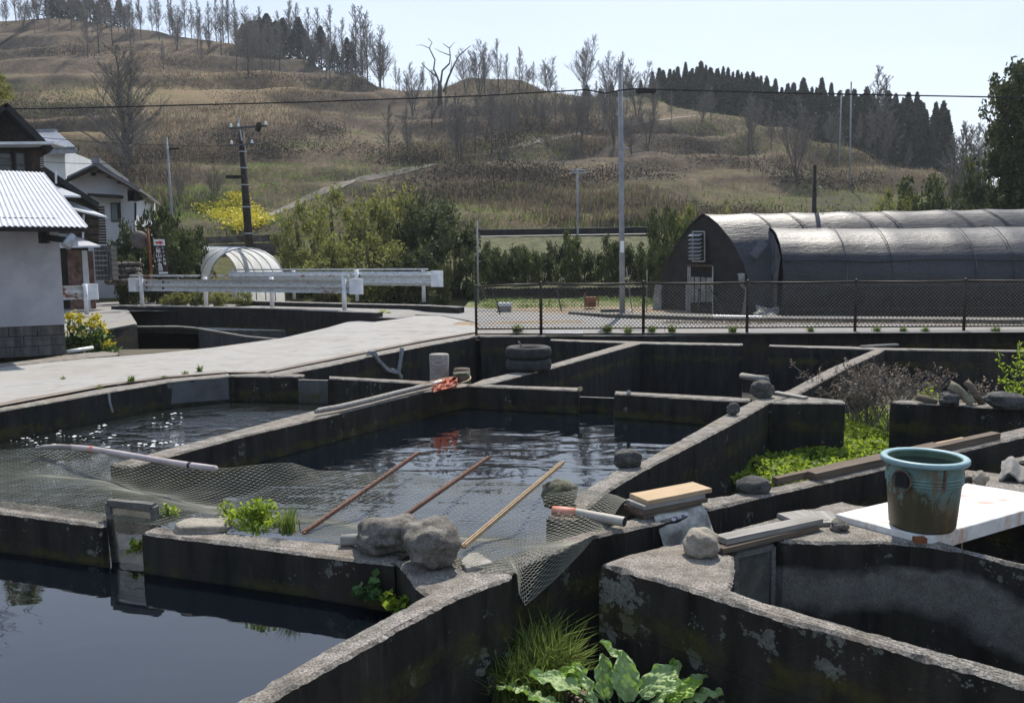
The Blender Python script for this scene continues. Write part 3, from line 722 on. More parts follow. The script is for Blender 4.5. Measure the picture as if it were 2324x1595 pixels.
obox(rp(.03, .05, -.09), wd, 8.0, bk_, .08, Z, .07).build('eave_board', M['black'], shed)
for t_ in (1.2, 2.6, 4.2): obox(rp(.06, t_, -.085), wd, 8.0, bk_, .06, Z, .05).build('purlin', M['black'], shed)
# spot lamp on the shed wall
lb = PY(100, 538, wr.y-.3); lt = PY(158, 546, wr.y-.62)
lampo = thing('wall_lamp', 'cylindrical spot lamp on a short dark bracket under the shed eave', 'lamp', lb)
MB().beam(lb, lb.lerp(lt, .9), .09, .09).build('bracket', M['black'], lampo)
MB().box((-.07, -.04, -.1), (.07, .04, .1), Matrix.Translation(lb)).build('wall_plate', M['black'], lampo)
ax = Vector((-.25, -.5, -.8)).normalized()
MB().lathe([(0, .12), (.05, .11), (.065, .04), (.075, -.12), (.06, -.12), (.05, -.02), (0, 0)], 14, Matrix.Translation(lt) @ (-ax).to_track_quat('Z', 'Y').to_matrix().to_4x4()).build('lamp_head', M['steel'], lampo, True)
# ------------------------------------------------------------------ dark wooden house
M['darkwood'] = simple('charred_wood_boards', (.012, .010, .009), (.04, .032, .026), 7, .85, .4, 50, .004)
M['brownwood'] = simple('brown_weathered_boards', (.035, .026, .020), (.10, .075, .055), 7, .85, .4, 50, .004)
M['tin'] = simple('pale_sheet_awning', (.50, .51, .53), (.66, .67, .68), 2.5, .4, .05, 20, .003, metal=.15)
M['rustdoor'] = simple('rusty_red_door', (.07, .028, .018), (.20, .13, .10), 5, .7, .2)
yd = 25.0
def h5(a, b, y=None): return PY(*cHo(a, b), yd if y is None else y)
BKD = Vector((-.62, .78, 0))
def extr(pts, dy, dx=None):                                  # polygon (facing us) given depth away from us
    mb = MB(); n_ = len(pts); q = [Vector(p)+(BKD*dy if dx is None else Vector((dx, dy, 0))) for p in pts]
    mb.v = [tuple(p) for p in pts]+[tuple(p) for p in q]
    mb.f = [tuple(range(n_)), tuple(range(n_, 2*n_))[::-1]]+[(i, i+n_, (i+1) % n_+n_, (i+1) % n_) for i in range(n_)]
    return mb
dh = thing('wooden_house', 'two-storey dark wooden house with white awnings behind the shed', 'house', h5(430, 1400))
extr([h5(-260, 330), h5(45, 75), h5(375, 395), h5(-260, 395)], 6).build('gable_wall', M['darkwood'], dh)
for (a, b_) in (((45, 55), (398, 408)), ((45, 55), (-300, 370))):
    p, q = h5(*a, yd-.5), h5(*b_, yd-.5); ro = MB().beam(p, q, .05, .16, (0, 1, 0)); 
    d = (q-p).normalized(); nn_ = Vector((-d.z, 0, d.x)); nn_ = nn_ if nn_.z > 0 else -nn_
    obox(p-nn_*.12, d, (q-p).length, BKD, 7.5, nn_, .16).build('roof_slope', M['black'], dh)
obox(h5(-260, 372, yd-.75), Vector((1, 0, 0)), h5(385, 400).x-h5(-260, 372).x, Vector((0, 1, 0)), .7, Z, .07).build('canopy_board', M['tin'], dh)
extr([h5(-260, 400), h5(300, 405), h5(300, 1120), h5(-260, 1120)], 6).build('upper_wall', M['darkwood'], dh)
# window band
wz0, wz1 = h5(0, 600).z, h5(0, 425).z
for a, b_ in ((-130, -20), (-15, 98), (110, 200)):
    x0, x1 = h5(a, 500, yd-.03).x, h5(b_, 500, yd-.03).x
    wo = MB().box((x0, yd-.03, wz0), (x1, yd+.02, wz1)).build('window', M['black'], dh)
    MB().box((x0+.06, yd-.045, wz0+.06), (x1-.06, yd-.032, wz0+(wz1-wz0)*.38)).build('pane', M['pane'], wo)
    MB().box((x0+.06, yd-.045, wz0+(wz1-wz0)*.42), (x1-.06, yd-.032, wz1-.06)).build('pane', M['pane'], wo)
nb = 12
for k in range(nb):                                       # boards beside the window
    z0 = h5(0, 610-(610-410)*k/nb).z; z1 = h5(0, 610-(610-410)*(k+1)/nb).z
    MB().box((h5(212, 0).x, yd-.05-.01*(k % 3), z0+.012), (h5(300, 0).x, yd-.005, z1-.012)).build('board', M['brownwood'], dh)
extr([h5(245, 735), h5(300, 560), h5(400, 590), h5(745, 820), h5(745, 1140), h5(245, 1140)], 4.6).build('lower_wall', M['brownwood'], dh)
nb = 14
for k in range(nb):
    b0, b1 = 1130-(1130-840)*k/nb, 1130-(1130-840)*(k+1)/nb
    MB().box((h5(470, 0).x, yd-.03-.012*(k % 2), h5(0, b0).z+.008), (h5(742, 0).x, yd-.004, h5(0, b1).z-.008)).build('board', M['brownwood' if k % 3 else 'darkwood'], dh)
p, q = h5(330, 545, yd-.55), h5(748, 822, yd-.55); d = (q-p).normalized(); nn_ = Vector((-d.z, 0, d.x)); nn_ = nn_ if nn_.z > 0 else -nn_
obox(p-nn_*.1, d, (q-p).length, BKD, 5.2, nn_, .14).build('lean_to_roof', M['black'], dh)
def awn(pts, ys_, th=.05):
    return extr([h5(a, b, y) for (a, b), y in zip(pts, ys_)], .0).v, None
def awning(a0, a1, b1, b0):
    """back left, back right, front right, front left (crop px)"""
    q = [h5(*a0, yd-.02), h5(*a1, yd-.02), h5(*b1, yd-1.15), h5(*b0, yd-1.15)]
    mb = MB(); mb.v = [tuple(p) for p in q]+[tuple(p-Z*.05) for p in q]
    mb.f = [(0, 1, 2, 3), (7, 6, 5, 4), (0, 4, 5, 1), (1, 5, 6, 2), (2, 6, 7, 3), (3, 7, 4, 0)]
    return mb.build('awning', M['tin'], dh)
awning((-60, 600), (250, 612), (610, 757), (0, 742))
awning((440, 800), (545, 800), (812, 915), (470, 835))
awning((360, 1035), (520, 1045), (758, 1132), (380, 1138))
MB().tube([h5(421, 570, yd-.6), h5(424, 665, yd-.6)], .03, 6).build('vent_pipe', M['tin'], dh)
MB().tube([h5(632, 900, yd-.3), h5(626, 1080, yd-.3)], .03, 6).build('downpipe', M['tin'], dh)
extr([h5(430, 1140), h5(665, 1140), h5(665, 1405), h5(430, 1405)], 3).build('store_wall', M['dark_conc'], dh)
MB().box((h5(438, 0).x, yd-.06, h5(0, 1402).z), (h5(545, 0).x, yd-.01, h5(0, 1172).z)).build('door', M['rustdoor'], dh)
MB().box((h5(595, 0).x, yd-.05, h5(0, 1402).z), (h5(632, 0).x, yd-.01, h5(0, 1180).z)).build('door', M['rustdoor'], dh)
MB().box((h5(548, 0).x, yd-.04, h5(0, 1402).z), (h5(590, 0).x, yd-.01, h5(0, 1175).z)).build('corrugated_panel', M['corr'], dh)
bx0, bx1 = h5(668, 0).x, h5(805, 0).x
nc, nr_ = 5, 7
for r_ in range(nr_):
    for c_ in range(nc):
        w = (bx1-bx0)/nc; z0 = h5(0, 1400).z; hh = (h5(0, 1140).z-z0)/nr_
        xo = (.5*w if r_ % 2 else 0); x0 = bx0+c_*w+xo*(c_ < nc-1)*0
        MB().box((x0+.012, yd-.25, z0+r_*hh+.01), (x0+w-.012, yd+.1+.02*((r_+c_) % 2), z0+(r_+1)*hh-.01)).build('concrete_block', M['block'], dh)
# ------------------------------------------------------------------ tiled white houses
M['plaster'] = simple('white_plaster', (.55, .56, .58), (.66, .67, .69), 1.2, .85, .1)
M['tile'] = simple('grey_glazed_roof_tile', (.13, .14, .16), (.24, .25, .28), 5, .28, .1, spec=.6)
M['trim'] = simple('dark_timber_trim', (.015, .011, .010), (.04, .03, .025), 8, .7, .1)
def tile_mesh(w, l):
    mb = MB(); n_ = 8
    for j in range(2):
        for i in range(n_+1):
            a = i/n_; z = .035*math.cos(2*math.pi*a)+.0 ; mb.v.append((a*w, j*l, z+(.03 if j == 0 else 0)))
    for i in range(n_): mb.f.append((i, i+1, n_+2+i, n_+1+i))
    b0 = len(mb.v)
    for i in range(n_+1): x, y_, z = mb.v[i]; mb.v.append((x, y_, z-.04))
    for i in range(n_): mb.f.append((b0+i, b0+i+1, i+1, i))
    me = bpy.data.meshes.new('roof_tile'); me.from_pydata(mb.v, [], mb.f); me.materials.append(M['tile']); return me
def tiled(root, o, ex, ey, nx, ny, parent):
    """tiles on the slope spanned by ex (along eave) and ey (up the slope) from o"""
    w, l = ex.length/nx, ey.length/ny; me = tile_mesh(w, l*1.15); X = ex.normalized(); Y = ey.normalized(); Zn = X.cross(Y)
    for j in range(ny):
        for i in range(nx):
            t_ = bpy.data.objects.new('roof_tile', me); col.objects.link(t_)
            Mx = Matrix(((X.x, Y.x, Zn.x, 0), (X.y, Y.y, Zn.y, 0), (X.z, Y.z, Zn.z, 0), (0, 0, 0, 1)))
            Mx.translation = o+ex*(i/nx)+ey*(j/ny)+Zn*.05
            t_.parent = parent; t_.matrix_parent_inverse = parent_inv(parent); t_.matrix_world = Mx; t_.matrix_basis = Mx if True else Mx
yw = 33.0
def g5(a, b, y=None): return PY(*cHo(a, b), yw if y is None else y)
wh = thing('gable_house', 'white plastered house with a grey tiled gable roof', 'house', g5(760, 1060))
extr([g5(500, 640), g5(720, 555), g5(1012, 705), g5(1018, 945), g5(1018, 1075), g5(500, 1075)], 8, -2.5).build('gable_wall', M['plaster'], wh)
MB().box((g5(656, 0).x, yw-.06, g5(0, 612).z), (g5(690, 0).x, yw-.01, g5(0, 588).z)).build('attic_vent', M['trim'], wh)
for a, b_ in ((740, 592), (818, 634), (890, 675)): MB().box((g5(a, 0).x, yw-.5, g5(0, b_+6).z), (g5(a+75, 0).x, yw, g5(0, b_-6).z)).build('purlin_end', M['trim'], wh)
apx = g5(722, 528, yw-.6)
back = Vector((-2.5, 8, 0)).normalized()*8.6
re_ = g5(1055, 720, yw-.6); le = g5(505, 632, yw-.6)
for q, nm in ((re_, 'r'), (le, 'l')):
    sl_ = obox(apx, (q-apx).normalized(), (q-apx).length, back.normalized(), back.length, Z, .10).build('roof_slope', M['tile'], wh)
    MB().beam(apx-Z*.06-back.normalized()*.04, q-Z*.06-back.normalized()*.04, .08, .2, (0, -1, 0)).build('bargeboard', M['trim'], wh)
    if nm == 'l':
        w_ = back; tiled(wh, q+Z*.12, w_, (apx-q), 22, 8, wh)
obox(apx+Z*.12-back.normalized()*.05, Vector((1, 0, 0)), .001, Z, .001, back.normalized(), .001)
MB().beam(apx+Z*.18, apx+back+Z*.18, .28, .18).build('ridge', M['tile'], wh)
MB().beam(g5(690, 752, yw-.3), g5(905, 764, yw-.3), .6, .1).build('window_hood', M['trim'], wh)
w_ = MB().box((g5(790, 0).x, yw-.05, g5(0, 960).z), (g5(862, 0).x, yw-.01, g5(0, 818).z)).build('window', M['trim'], wh)
MB().box((g5(797, 0).x, yw-.065, g5(0, 952).z), (g5(840, 0).x, yw-.052, g5(0, 826).z)).build('pane', glass('pale_window_glass', (.18, .22, .23)), w_)
mb = extr([g5(962, 708), g5(1012, 708), g5(1082, 770), g5(1082, 790), g5(962, 800)], 1.5); mb.build('side_canopy', M['trim'], wh)
MB().tube([g5(1022, 810), g5(1022, 945)], .04, 6).build('downpipe', M['trim'], wh)
MB().tube([g5(905, 800, yw-.03), g5(910, 925, yw-.03)], .02, 4).build('conduit', M['trim'], wh)
ys2 = 42.0
sh2 = thing('tiled_house', 'small white house with a grey tiled roof peeping over the lean-to', 'house', PY(*cHo(400, 520), ys2))
def s5(a, b, y=None): return PY(*cHo(a, b), ys2 if y is None else y)
extr([s5(290, 380), s5(486, 405), s5(486, 640), s5(290, 640)], 5, -1).build('wall', M['plaster'], sh2)
o_ = s5(280, 412, ys2-.8); ex_ = s5(582, 404, ys2-.8)-o_; ey_ = s5(285, 290, ys2+2.5)-o_
q = [o_, o_+ex_, o_+ex_*.5+ey_, o_+ey_]
mb = MB(); mb.v = [tuple(p) for p in q]+[tuple(p-Z*.2) for p in q]; mb.f = [(0, 1, 2, 3), (7, 6, 5, 4), (0, 4, 5, 1), (1, 5, 6, 2), (2, 6, 7, 3), (3, 7, 4, 0)]
mb.build('roof_slope', M['tile'], sh2)
for i in range(14):                                       # rows of rounded tiles running up the slope
    f0 = i/14; p = o_+ex_*f0; l_ = 1-.5*f0*0; top_ = o_+ey_+ex_*.5*f0
    MB().tube([p+Z*.05, top_+Z*.05], .075, 6).build('roof_tile_row', M['tile'], sh2)
MB().beam(o_+ey_+Z*.1, o_+ex_*.5+ey_+Z*.1, .3, .2).build('ridge', M['tile'], sh2)
def drop(root, *names):                                   # carry the walls down to the ground
    for o in root.children:
        if o.name.split('.')[0] in names:
            zm = min(v.co.z for v in o.data.vertices)
            for v in o.data.vertices:
                if v.co.z < zm+.3: v.co.z = 0.0
drop(wh, 'gable_wall'); drop(sh2, 'wall'); drop(dh, 'store_wall', 'door', 'corrugated_panel', 'upper_wall')
# ------------------------------------------------------------------ tunnel greenhouses
def gh_mat(name):
    t = MT(name, .42, .3); f = t.noise(1.6, 4, .6); g = t.noise(42, 3, .8); pat = t.noise(.8, 3, .5, t.scaled(1, 1, .15))
    c = t.ramp(f, (.3, (.016, .0165, .019)), (.7, (.030, .031, .035)))
    c = t.mix(t.ramp(pat, (.45, 0.0), (.6, .5)), c, (.045, .046, .052))
    t.color(t.mix(t.ramp(g, (.48, 0.0), (.68, .6)), c, (.085, .086, .094)))
    wr = t.noise(9, 3, .6, t.scaled(.5, 1, 2.5))
    t.bump(t.math('ADD', t.math('MULTIPLY', wr, .9), t.math('MULTIPLY', g, .45)), .6, .02); return t.m
M['mesh_film'] = gh_mat('silver_shade_netting')
M['black_film'] = simple('black_shade_cloth', (.008, .008, .008), (.022, .021, .020), 3, .75, .3, 10, .02)
M['film'] = simple('dusty_grey_film', (.045, .047, .055), (.10, .105, .12), 3, .35, .3, 8, .02)
M['rope'] = simple('dark_rope', (.02, .02, .02), (.05, .05, .05), 6, .8, 0)
def gothic(n=26, bulge=0.0):
    """(x, z) from foot to apex, half width 1, height 1"""
    if bulge: zs, xs_ = [0, .15, .3, .5, .69, .82, .93, .98, 1], [.93, .97, 1.0, 1.0, .9, .7, .4, .17, 0]
    else: zs, xs_ = [0, .2, .38, .54, .74, .9, .97, 1], [1.0, 1.0, .98, .85, .6, .31, .12, 0]
    tz = [(k/n)**.8 if k < n else 1 for k in range(n+1)]
    return [(float(np.interp(z, zs, xs_)), z) for z in tz]
def greenhouse(label, far, near, apex_z, axis, L, ribs, bulge, zb, flare=0.0, sagk=.0):
    far, near = Vector(far), Vector(near); c = (far+near)/2; hw = (near-far)/2; H_ = apex_z-zb
    prof = gothic(22, bulge); sec = [(-x, z) for x, z in prof] + [(x, z) for x, z in prof[::-1][1:]]
    root = thing('tunnel_greenhouse', label, 'greenhouse', c)
    ax = Vector(axis).normalized(); ns = 120; mb = MB(); m_ = len(sec)
    for i in range(ns+1):
        s_ = L*i/ns; ph = (s_/ribs) % 1.0
        sag = .02*math.sin(math.pi*ph)
        for k, (x, z) in enumerate(sec):
            kk = 1-sag*(.6+.4*z)+.016*n3((s_, x*2, z*2), 1.6, 2)+.010*n3((s_*1.4, x*3, z*9), 4, 4)
            p = c+hw*(x*kk)+Vector((0, 0, zb-c.z+H_*z*(1-sagk*math.sin(math.pi*min(1, s_/9))*.05-sag*.5)))+ax*s_
            mb.v.append(tuple(p))
    for i in range(ns):
        for k in range(m_-1):
            q = i*m_+k; mb.f.append((q, q+1, q+m_+1, q+m_))
    cov = mb.build('cover', M['mesh_film'], root, True)
    for j in range(int(L/ribs)+1):
        s_ = j*ribs+.001+(.28*math.sin(j*2.7) if j else 0)
        pts = [c+hw*(x*1.004)+Vector((0, 0, zb-c.z+H_*z*1.004))+ax*s_ for x, z in sec]
        MB().tube(pts, .009, 5).build('hoop', M['film' if j % 2 else 'rope'], root)
    return root, c, hw, H_, sec, ax
axn = Vector((1.0, -.19, 0)); zb = .06
near_b = P(1697, 714, .1); far_b = P(1502, 699, .1)
ap = PY(1590, 486, (near_b.y+far_b.y)/2).z
g1, c1, hw1, H1, sec1, ax1 = greenhouse('rear tunnel greenhouse with a black gable, a door and a louvred vent', far_b, near_b, ap, axn, 16, 1.15, 0.0, zb)
gb = MB(); gb.poly([c1+hw1*x*.985+Vector((0, 0, zb-c1.z+H1*z*.985))+ax1*.05 for x, z in sec1]); gb.build('gable_cloth', M['black_film'], g1)
gdir = (near_b-far_b).normalized(); gn = Vector((gdir.y, -gdir.x, 0))
if gn.y > 0: gn = -gn
def onG(a, b, out_=.03):                                   # gable crop pixel -> point on the gable plane
    d = ray(*cGh(a, b)); o = Vector((0, 0, CAMZ)); q = c1+gn*out_; k = (q-o).dot(gn)/d.dot(gn); return o+d*k
vent = MB()
v0, v1, v2, v3 = onG(580, 735, .06), onG(735, 735, .06), onG(735, 350, .06), onG(580, 350, .06)
vf = MB()
for a_, b_ in ((v0, v1), (v1, v2), (v2, v3), (v3, v0)): vf.beam(a_, b_, .03, .03)
vfo = vf.build('vent_frame', M['steel'], g1)
for k, bb in enumerate((380, 437, 488, 540, 590, 640, 680)):
    p, q = onG(556, bb, .10), onG(708, bb, .10)
    mb = MB(); dn = gn*.10-Z*.05; mb.v = [tuple(x) for x in (p, q, q+dn, p+dn, p-Z*.012, q-Z*.012, q+dn-Z*.012, p+dn-Z*.012)]
    mb.f = [(3, 2, 1, 0), (4, 5, 6, 7), (0, 1, 5, 4), (1, 2, 6, 5), (2, 3, 7, 6), (3, 0, 4, 7)]; mb.build('louvre', M['pole_conc'], vfo)
M['tarp'] = simple('grubby_white_tarp', (.13, .128, .12), (.27, .265, .25), 3, .8, .3, 9, .02)
dr = MB(); dr.quad(onG(545, 1270, .05), onG(838, 1260, .05), onG(838, 950, .05), onG(560, 935, .05)); 
n_ = dr.v[:]; dr.v += [tuple(Vector(p)-gn*.02) for p in n_]; dr.f += [(7, 6, 5, 4), (0, 4, 5, 1), (1, 5, 6, 2), (2, 6, 7, 3), (3, 7, 4, 0)]
dro = dr.build('door_sheet', M['tarp'], g1)
for a_ in (600, 680, 750): MB().beam(onG(a_, 1268, .06), onG(a_, 930, .06), .02, .012, gn).build('door_batten', M['black'], dro)
for a_, t_ in ((518, 790), (542, 790), (838, 800), (495, 1030)): MB().tube([onG(a_, 1430, .07), onG(a_+3, t_, .07)], .018, 6).build('door_post', M['steel'], g1)
dhd = MB().beam(onG(505, 790, .08), onG(838, 795, .08), .06, .05); dhd.build('door_header', M['brownwood'], g1)
# torn white sheets at the foot
def rag(label, pts, mat, name='plastic_sheet', wob=.03):
    """a crumpled sheet through a strip of left/right point pairs"""
    mb = MB(); n_ = 8; rows = []
    for k in range(len(pts)-1):
        for s_ in range(6 if k < len(pts)-2 else 7):
            f = s_/6; l = Vector(pts[k][0]).lerp(pts[k+1][0], f); r_ = Vector(pts[k][1]).lerp(pts[k+1][1], f)
            rows.append([l.lerp(r_, i/n_) for i in range(n_+1)])
    for r_ in rows:
        for p in r_: mb.v.append(tuple(p+Vector((n3(p, 7, 1), n3(p, 7, 2), n3(p, 7, 3)))*wob))
    for j in range(len(rows)-1):
        for i in range(n_):
            q = j*(n_+1)+i; mb.f.append((q, q+1, q+n_+2, q+n_+1))
    o = mb.build(name, M[mat], None, True); so = o.modifiers.new('thick', 'SOLIDIFY'); so.thickness = .006
    return tag(o, label, 'sheet')
rag('pale plastic sheet bunched at the left foot of the rear greenhouse', [(onG(95, 1025, .1), onG(165, 1020, .12)), (onG(75, 1200, .15), onG(178, 1200, .15)), (onG(50, 1430, .2), onG(180, 1430, .2))], 'tarp')
rag('pale plastic sheet hanging at the right foot of the rear greenhouse', [(onG(1262, 1060, .12), onG(1300, 1050, .14)), (onG(1240, 1250, .15), onG(1290, 1250, .15)), (onG(1215, 1430, .2), onG(1275, 1435, .2))], 'tarp')
rag('torn blue-white tarpaulin flapping from the side of the rear greenhouse', [(onG(1150, 895, .12), onG(1270, 905, .14)), (onG(1160, 960, .2), onG(1260, 990, .15)), (onG(1210, 1070, .15), onG(1240, 1100, .15))], 'tarp', wob=.05)
near2 = P(1775, 723, .06); far2 = P(1716, 706, .06)
ap2 = PY(1738, 517, (near2.y+far2.y)/2).z
g2, c2, hw2, H2_, sec2, ax2 = greenhouse('front tunnel greenhouse with shiny ribbed shade cloth, open at its end', far2, near2, ap2, axn, 16, 1.32, .07, .03, sagk=.5)
for (t_, x_, ln) in ((.55, .80, 1), (.30, .97, 1)):
    pass
for zf in (.62,):                                          # rope lengthwise along the shoulder
    k = min(range(len(sec2)//2, len(sec2)), key=lambda k: abs(sec2[k][1]-zf)); x, z = sec2[k]
    MB().tube([c2+hw2*x*1.01+Vector((0, 0, .03-c2.z+H2_*z*1.01+.02*math.sin(s_*2.2)))+ax2*s_ for s_ in np.linspace(0, 16, 60)], .012, 5).build('shoulder_rope', M['rope'], g2)
M['skirt'] = simple('dark_skirt_cloth', (.010, .010, .011), (.028, .028, .03), 2.5, .6, .4, 6, .03)
def skirt(c, hw, H_, sec, ax, root, zmax, off, z0):
    ks = [k for k in range(len(sec)//2, len(sec)) if sec[k][1] <= zmax]; mb = MB(); ns = 60
    for i in range(ns+1):
        s_ = 16*i/ns
        for k in ks:
            x, z = sec[k]; p = c+hw*(x*(1.0)+off)+Vector((0, 0, z0-c.z+H_*z))+ax*s_
            mb.v.append(tuple(p+hw.normalized()*.02*n3(p, 3)))
    m_ = len(ks)
    for i in range(ns):
        for k in range(m_-1): q = i*m_+k; mb.f.append((q, q+1, q+m_+1, q+m_))
    mb.build('side_skirt', M['skirt'], root, True)
skirt(c2, hw2, H2_, sec2, ax2, g2, .36, .016, .03)
# the open end: hanging folds of film and hoop
mb = MB(); n_ = 40
for i in range(n_+1):
    f = i/n_; x = -.95+1.85*f; zt_ = np.interp(abs(x), [p[0] for p in gothic(22, .07)][::-1], [p[1] for p in gothic(22, .07)][::-1])
    off = .06*math.sin(f*46)+.04*n3((f*9, 0, 0))
    for j in range(8):
        z = zt_*(1-j/7)*.97
        mb.v.append(tuple(c2+hw2*x*.97+Vector((0, 0, .03-c2.z+H2_*z))-ax2*(.03+off*min(1, j/3))))
for i in range(n_):
    for j in range(7): q = i*8+j; mb.f.append((q, q+1, q+9, q+8))
M['film'] = simple('dusty_grey_film', (.045, .047, .055), (.10, .105, .12), 3, .35, .3, 8, .02)
mb.build('end_curtain', M['film'], g2, True)
fl = MB(); a_ = onG(1495, 485, 1.2); 
fa, fbp = PY(*cGh(1510, 480), c2.y-.4), PY(*cGh(1360, 675), c2.y-.5)
fl.beam(fa, fbp, .22, .015, (0, -1, .3)); fl.build('loose_flap', M['film'], g2)
rag('pale crumpled plastic heaped at the open end of the front greenhouse', [(PY(*cGh(1400, 1330), c2.y-1.1), PY(*cGh(1690, 1330), c2.y-1.3)), (PY(*cGh(1380, 1400), c2.y-1.3), PY(*cGh(1700, 1410), c2.y-1.4)), (P(*cGh(1380, 1455), .12), P(*cGh(1640, 1465), .12))], 'tarp', wob=.08)
# white pipe on the kerb
tag(MB().tube([P(*cGh(845, 1452), .22), P(*cGh(1470, 1462), .22)], .03, 8).build('plastic_pipe', M['ceramic']), 'straight white plastic pipe lying on the kerb before the rear greenhouse', 'pipe')
for lab, a_, b_, r_ in (('thin brown stick leaning on the greenhouse door', (780, 1035), (985, 1420), .014), ('short wooden stake before the greenhouse door', (662, 1090), (645, 1425), .022)):
    tag(MB().tube([onG(*a_, .25), onG(*b_, .35)], r_, 6).build('stick', M['brownwood']), lab, 'stick')
# ------------------------------------------------------------------ small vinyl tunnel behind the bridge
def vinyl():
    t = MT('milky_vinyl', .4, .3); c = t.ramp(t.noise(3, 4), (.3, (.66, .67, .66)), (.7, (.82, .83, .83))); t.color(c)
    tr = t.n('ShaderNodeBsdfTranslucent'); ms_ = t.n('ShaderNodeMixShader'); ms_.inputs[0].default_value = .5; t.ln(c, tr.inputs[0])
    t.ln(t.b.outputs[0], ms_.inputs[1]); t.ln(tr.outputs[0], ms_.inputs[2]); t.ln(ms_.outputs[0], t.t.nodes['Material Output'].inputs[0]); return t.m
M['vinyl'] = vinyl()
hp = thing('hoop_tunnel', 'small milky vinyl hoop tunnel behind the bridge guardrails', 'greenhouse', PY(560, 650, 30))
fr_y = 29.0
fl_, fr_, fa_ = PY(474, 650, fr_y+.6), PY(648, 650, fr_y-.3), PY(540, 562, fr_y)
bvec = Vector((-2.4, 2.7, .1)); cc = (fl_+fr_)/2; hwv = (fr_-fl_)/2; Hh = fa_.z-cc.z
def harc(s_, k=1.0, n=18):
    L = [cc+bvec*s_+hwv*(math.cos(math.pi*i/n))*k+Vector((0, 0, Hh*math.sin(math.pi*i/n)**.85*k)) for i in range(n+1)]
    L[0].z = L[-1].z = .05
    return L
mb = MB(); ns = 10
for i in range(ns+1): mb.v += [tuple(p) for p in harc(i/ns)]
for i in range(ns):
    for k in range(18): q = i*19+k; mb.f.append((q, q+1, q+20, q+19))
mb.build('cover', M['vinyl'], hp, True)
for i in range(6): MB().tube(harc(i/5, .99), .022, 6).build('hoop', M['steel'], hp, True)
MB().tube([harc(0, 1.01)[9], harc(1, 1.01)[9]], .02, 5).build('ridge_pipe', M['steel'], hp)
# ------------------------------------------------------------------ sign and round mirror
ysn_ = 24.6
M['sign_brown'] = simple('dark_brown_board', (.022, .013, .009), (.045, .028, .020), 4, .6, .1)
M['sign_white'] = simple('white_sign_paint', (.62, .63, .64), (.72, .73, .74), 4, .5, 0)
M['sign_red'] = simple('red_sign_paint', (.50, .035, .02), (.58, .05, .03), 4, .5, 0)
def sg(a, b, dy=0): return PY(*cSg(a, b), ysn_+dy)
sgn = thing('direction_sign', 'tall brown sign board with white lettering and a red arrow', 'sign', sg(700, 1450))
extr([sg(490, 560), sg(800, 400), sg(910, 1480), sg(600, 1480)], .06)
extr([sg(478, 560, .02), sg(775, 392, .02), sg(798, 392, .02), sg(905, 1500, .02), sg(600, 1500, .02)], .06).build('board', M['sign_brown'], sgn)
wp_ = extr([sg(478, 392, -.02), sg(772, 392, -.02), sg(790, 562, -.02), sg(492, 562, -.02)], .035).build('arrow_panel', M['sign_white'], sgn)
extr([sg(525, 455, -.035), sg(633, 455, -.035), sg(633, 425, -.035), sg(738, 480, -.035), sg(652, 538, -.035), sg(648, 510, -.035), sg(528, 510, -.035)], .012).build('arrow', M['sign_red'], wp_)
extr([sg(620, 1290, -.012), sg(865, 1290, -.012), sg(868, 1330, -.012), sg(625, 1345, -.012)], .02).build('white_strip', M['sign_white'], sgn)
MB().tube([sg(740, 1500, .08), sg(742, 1900, .08)], .035, 6).build('leg', M['trim'], sgn)
def glyph(ch, a, b, wpx, hpx):
    cu = bpy.data.curves.new('glyph', 'FONT'); cu.body = ch; cu.size = 1.0; cu.extrude = .004; cu.offset = .012
    ob = bpy.data.objects.new('glyph', cu); col.objects.link(ob)
    dg = bpy.context.evaluated_depsgraph_get(); me = bpy.data.meshes.new_from_object(ob.evaluated_get(dg))
    bpy.data.objects.remove(ob)
    if len(me.vertices) == 0: return
    co = np.array([v.co[:] for v in me.vertices]); lo, hi = co.min(0), co.max(0)
    c = sg(a, b, -.012); k = ysn_/FOC*(W2/3002/9.38); sx = wpx*k/max(hi[0]-lo[0], .01); sz = hpx*k/max(hi[1]-lo[1], .01)
    sh = -.075
    for v in me.vertices:
        x, y_, z = v.co; zz = (y_-(lo[1]+hi[1])/2)*sz
        v.co = (c.x+(x-(lo[0]+hi[0])/2)*sx+zz*sh, c.y-.004-z, c.z+zz)
    me.materials.clear(); link('letter', me, M['sign_white'], sgn)
for ch, a, b, w, h in (('産', 602, 682, 132, 165), ('山', 617, 838, 135, 110), ('水', 635, 960, 140, 105), ('魚', 655, 1108, 120, 150), ('園', 668, 1222, 112, 100)): glyph(ch, a, b, w, h)
for ch, a, b, w, h in (('ヤ', 728, 634, 62, 62), ('マ', 742, 738, 60, 55), ('メ', 752, 840, 56, 58), ('料', 768, 945, 74, 78), ('理', 782, 1052, 78, 72)): glyph(ch, a, b, w, h)
M['rust'] = simple('rusty_steel', (.10, .032, .012), (.24, .09, .04), 8, .8, .2)
M['mirror_back'] = simple('grey_brown_sheet', (.05, .042, .035), (.11, .095, .08), 5, .6, .1)
ms = thing('road_mirror', 'rusty post with a round road mirror seen from behind', 'mirror', sg(420, 1500, .4))
MB().tube([sg(430, 1600, .4), sg(380, 900, .4), sg(305, 90, .4)], .04, 8).build('post', M['rust'], ms, True)
MB().beam(sg(360, 445, .4), sg(190, 460, .4), .05, .08).build('bracket', M['trim'], ms)
mc = sg(90, 400, .35); nrm = Vector((-.55, .75, -.1)).normalized()
MB().lathe([(0, .06), (.15, .045), (.24, .0), (.255, -.02), (.24, -.03), (0, -.015)], 24, Matrix.Translation(mc) @ (-nrm).to_track_quat('Z', 'Y').to_matrix().to_4x4()).build('mirror_disc', M['mirror_back'], ms, True)
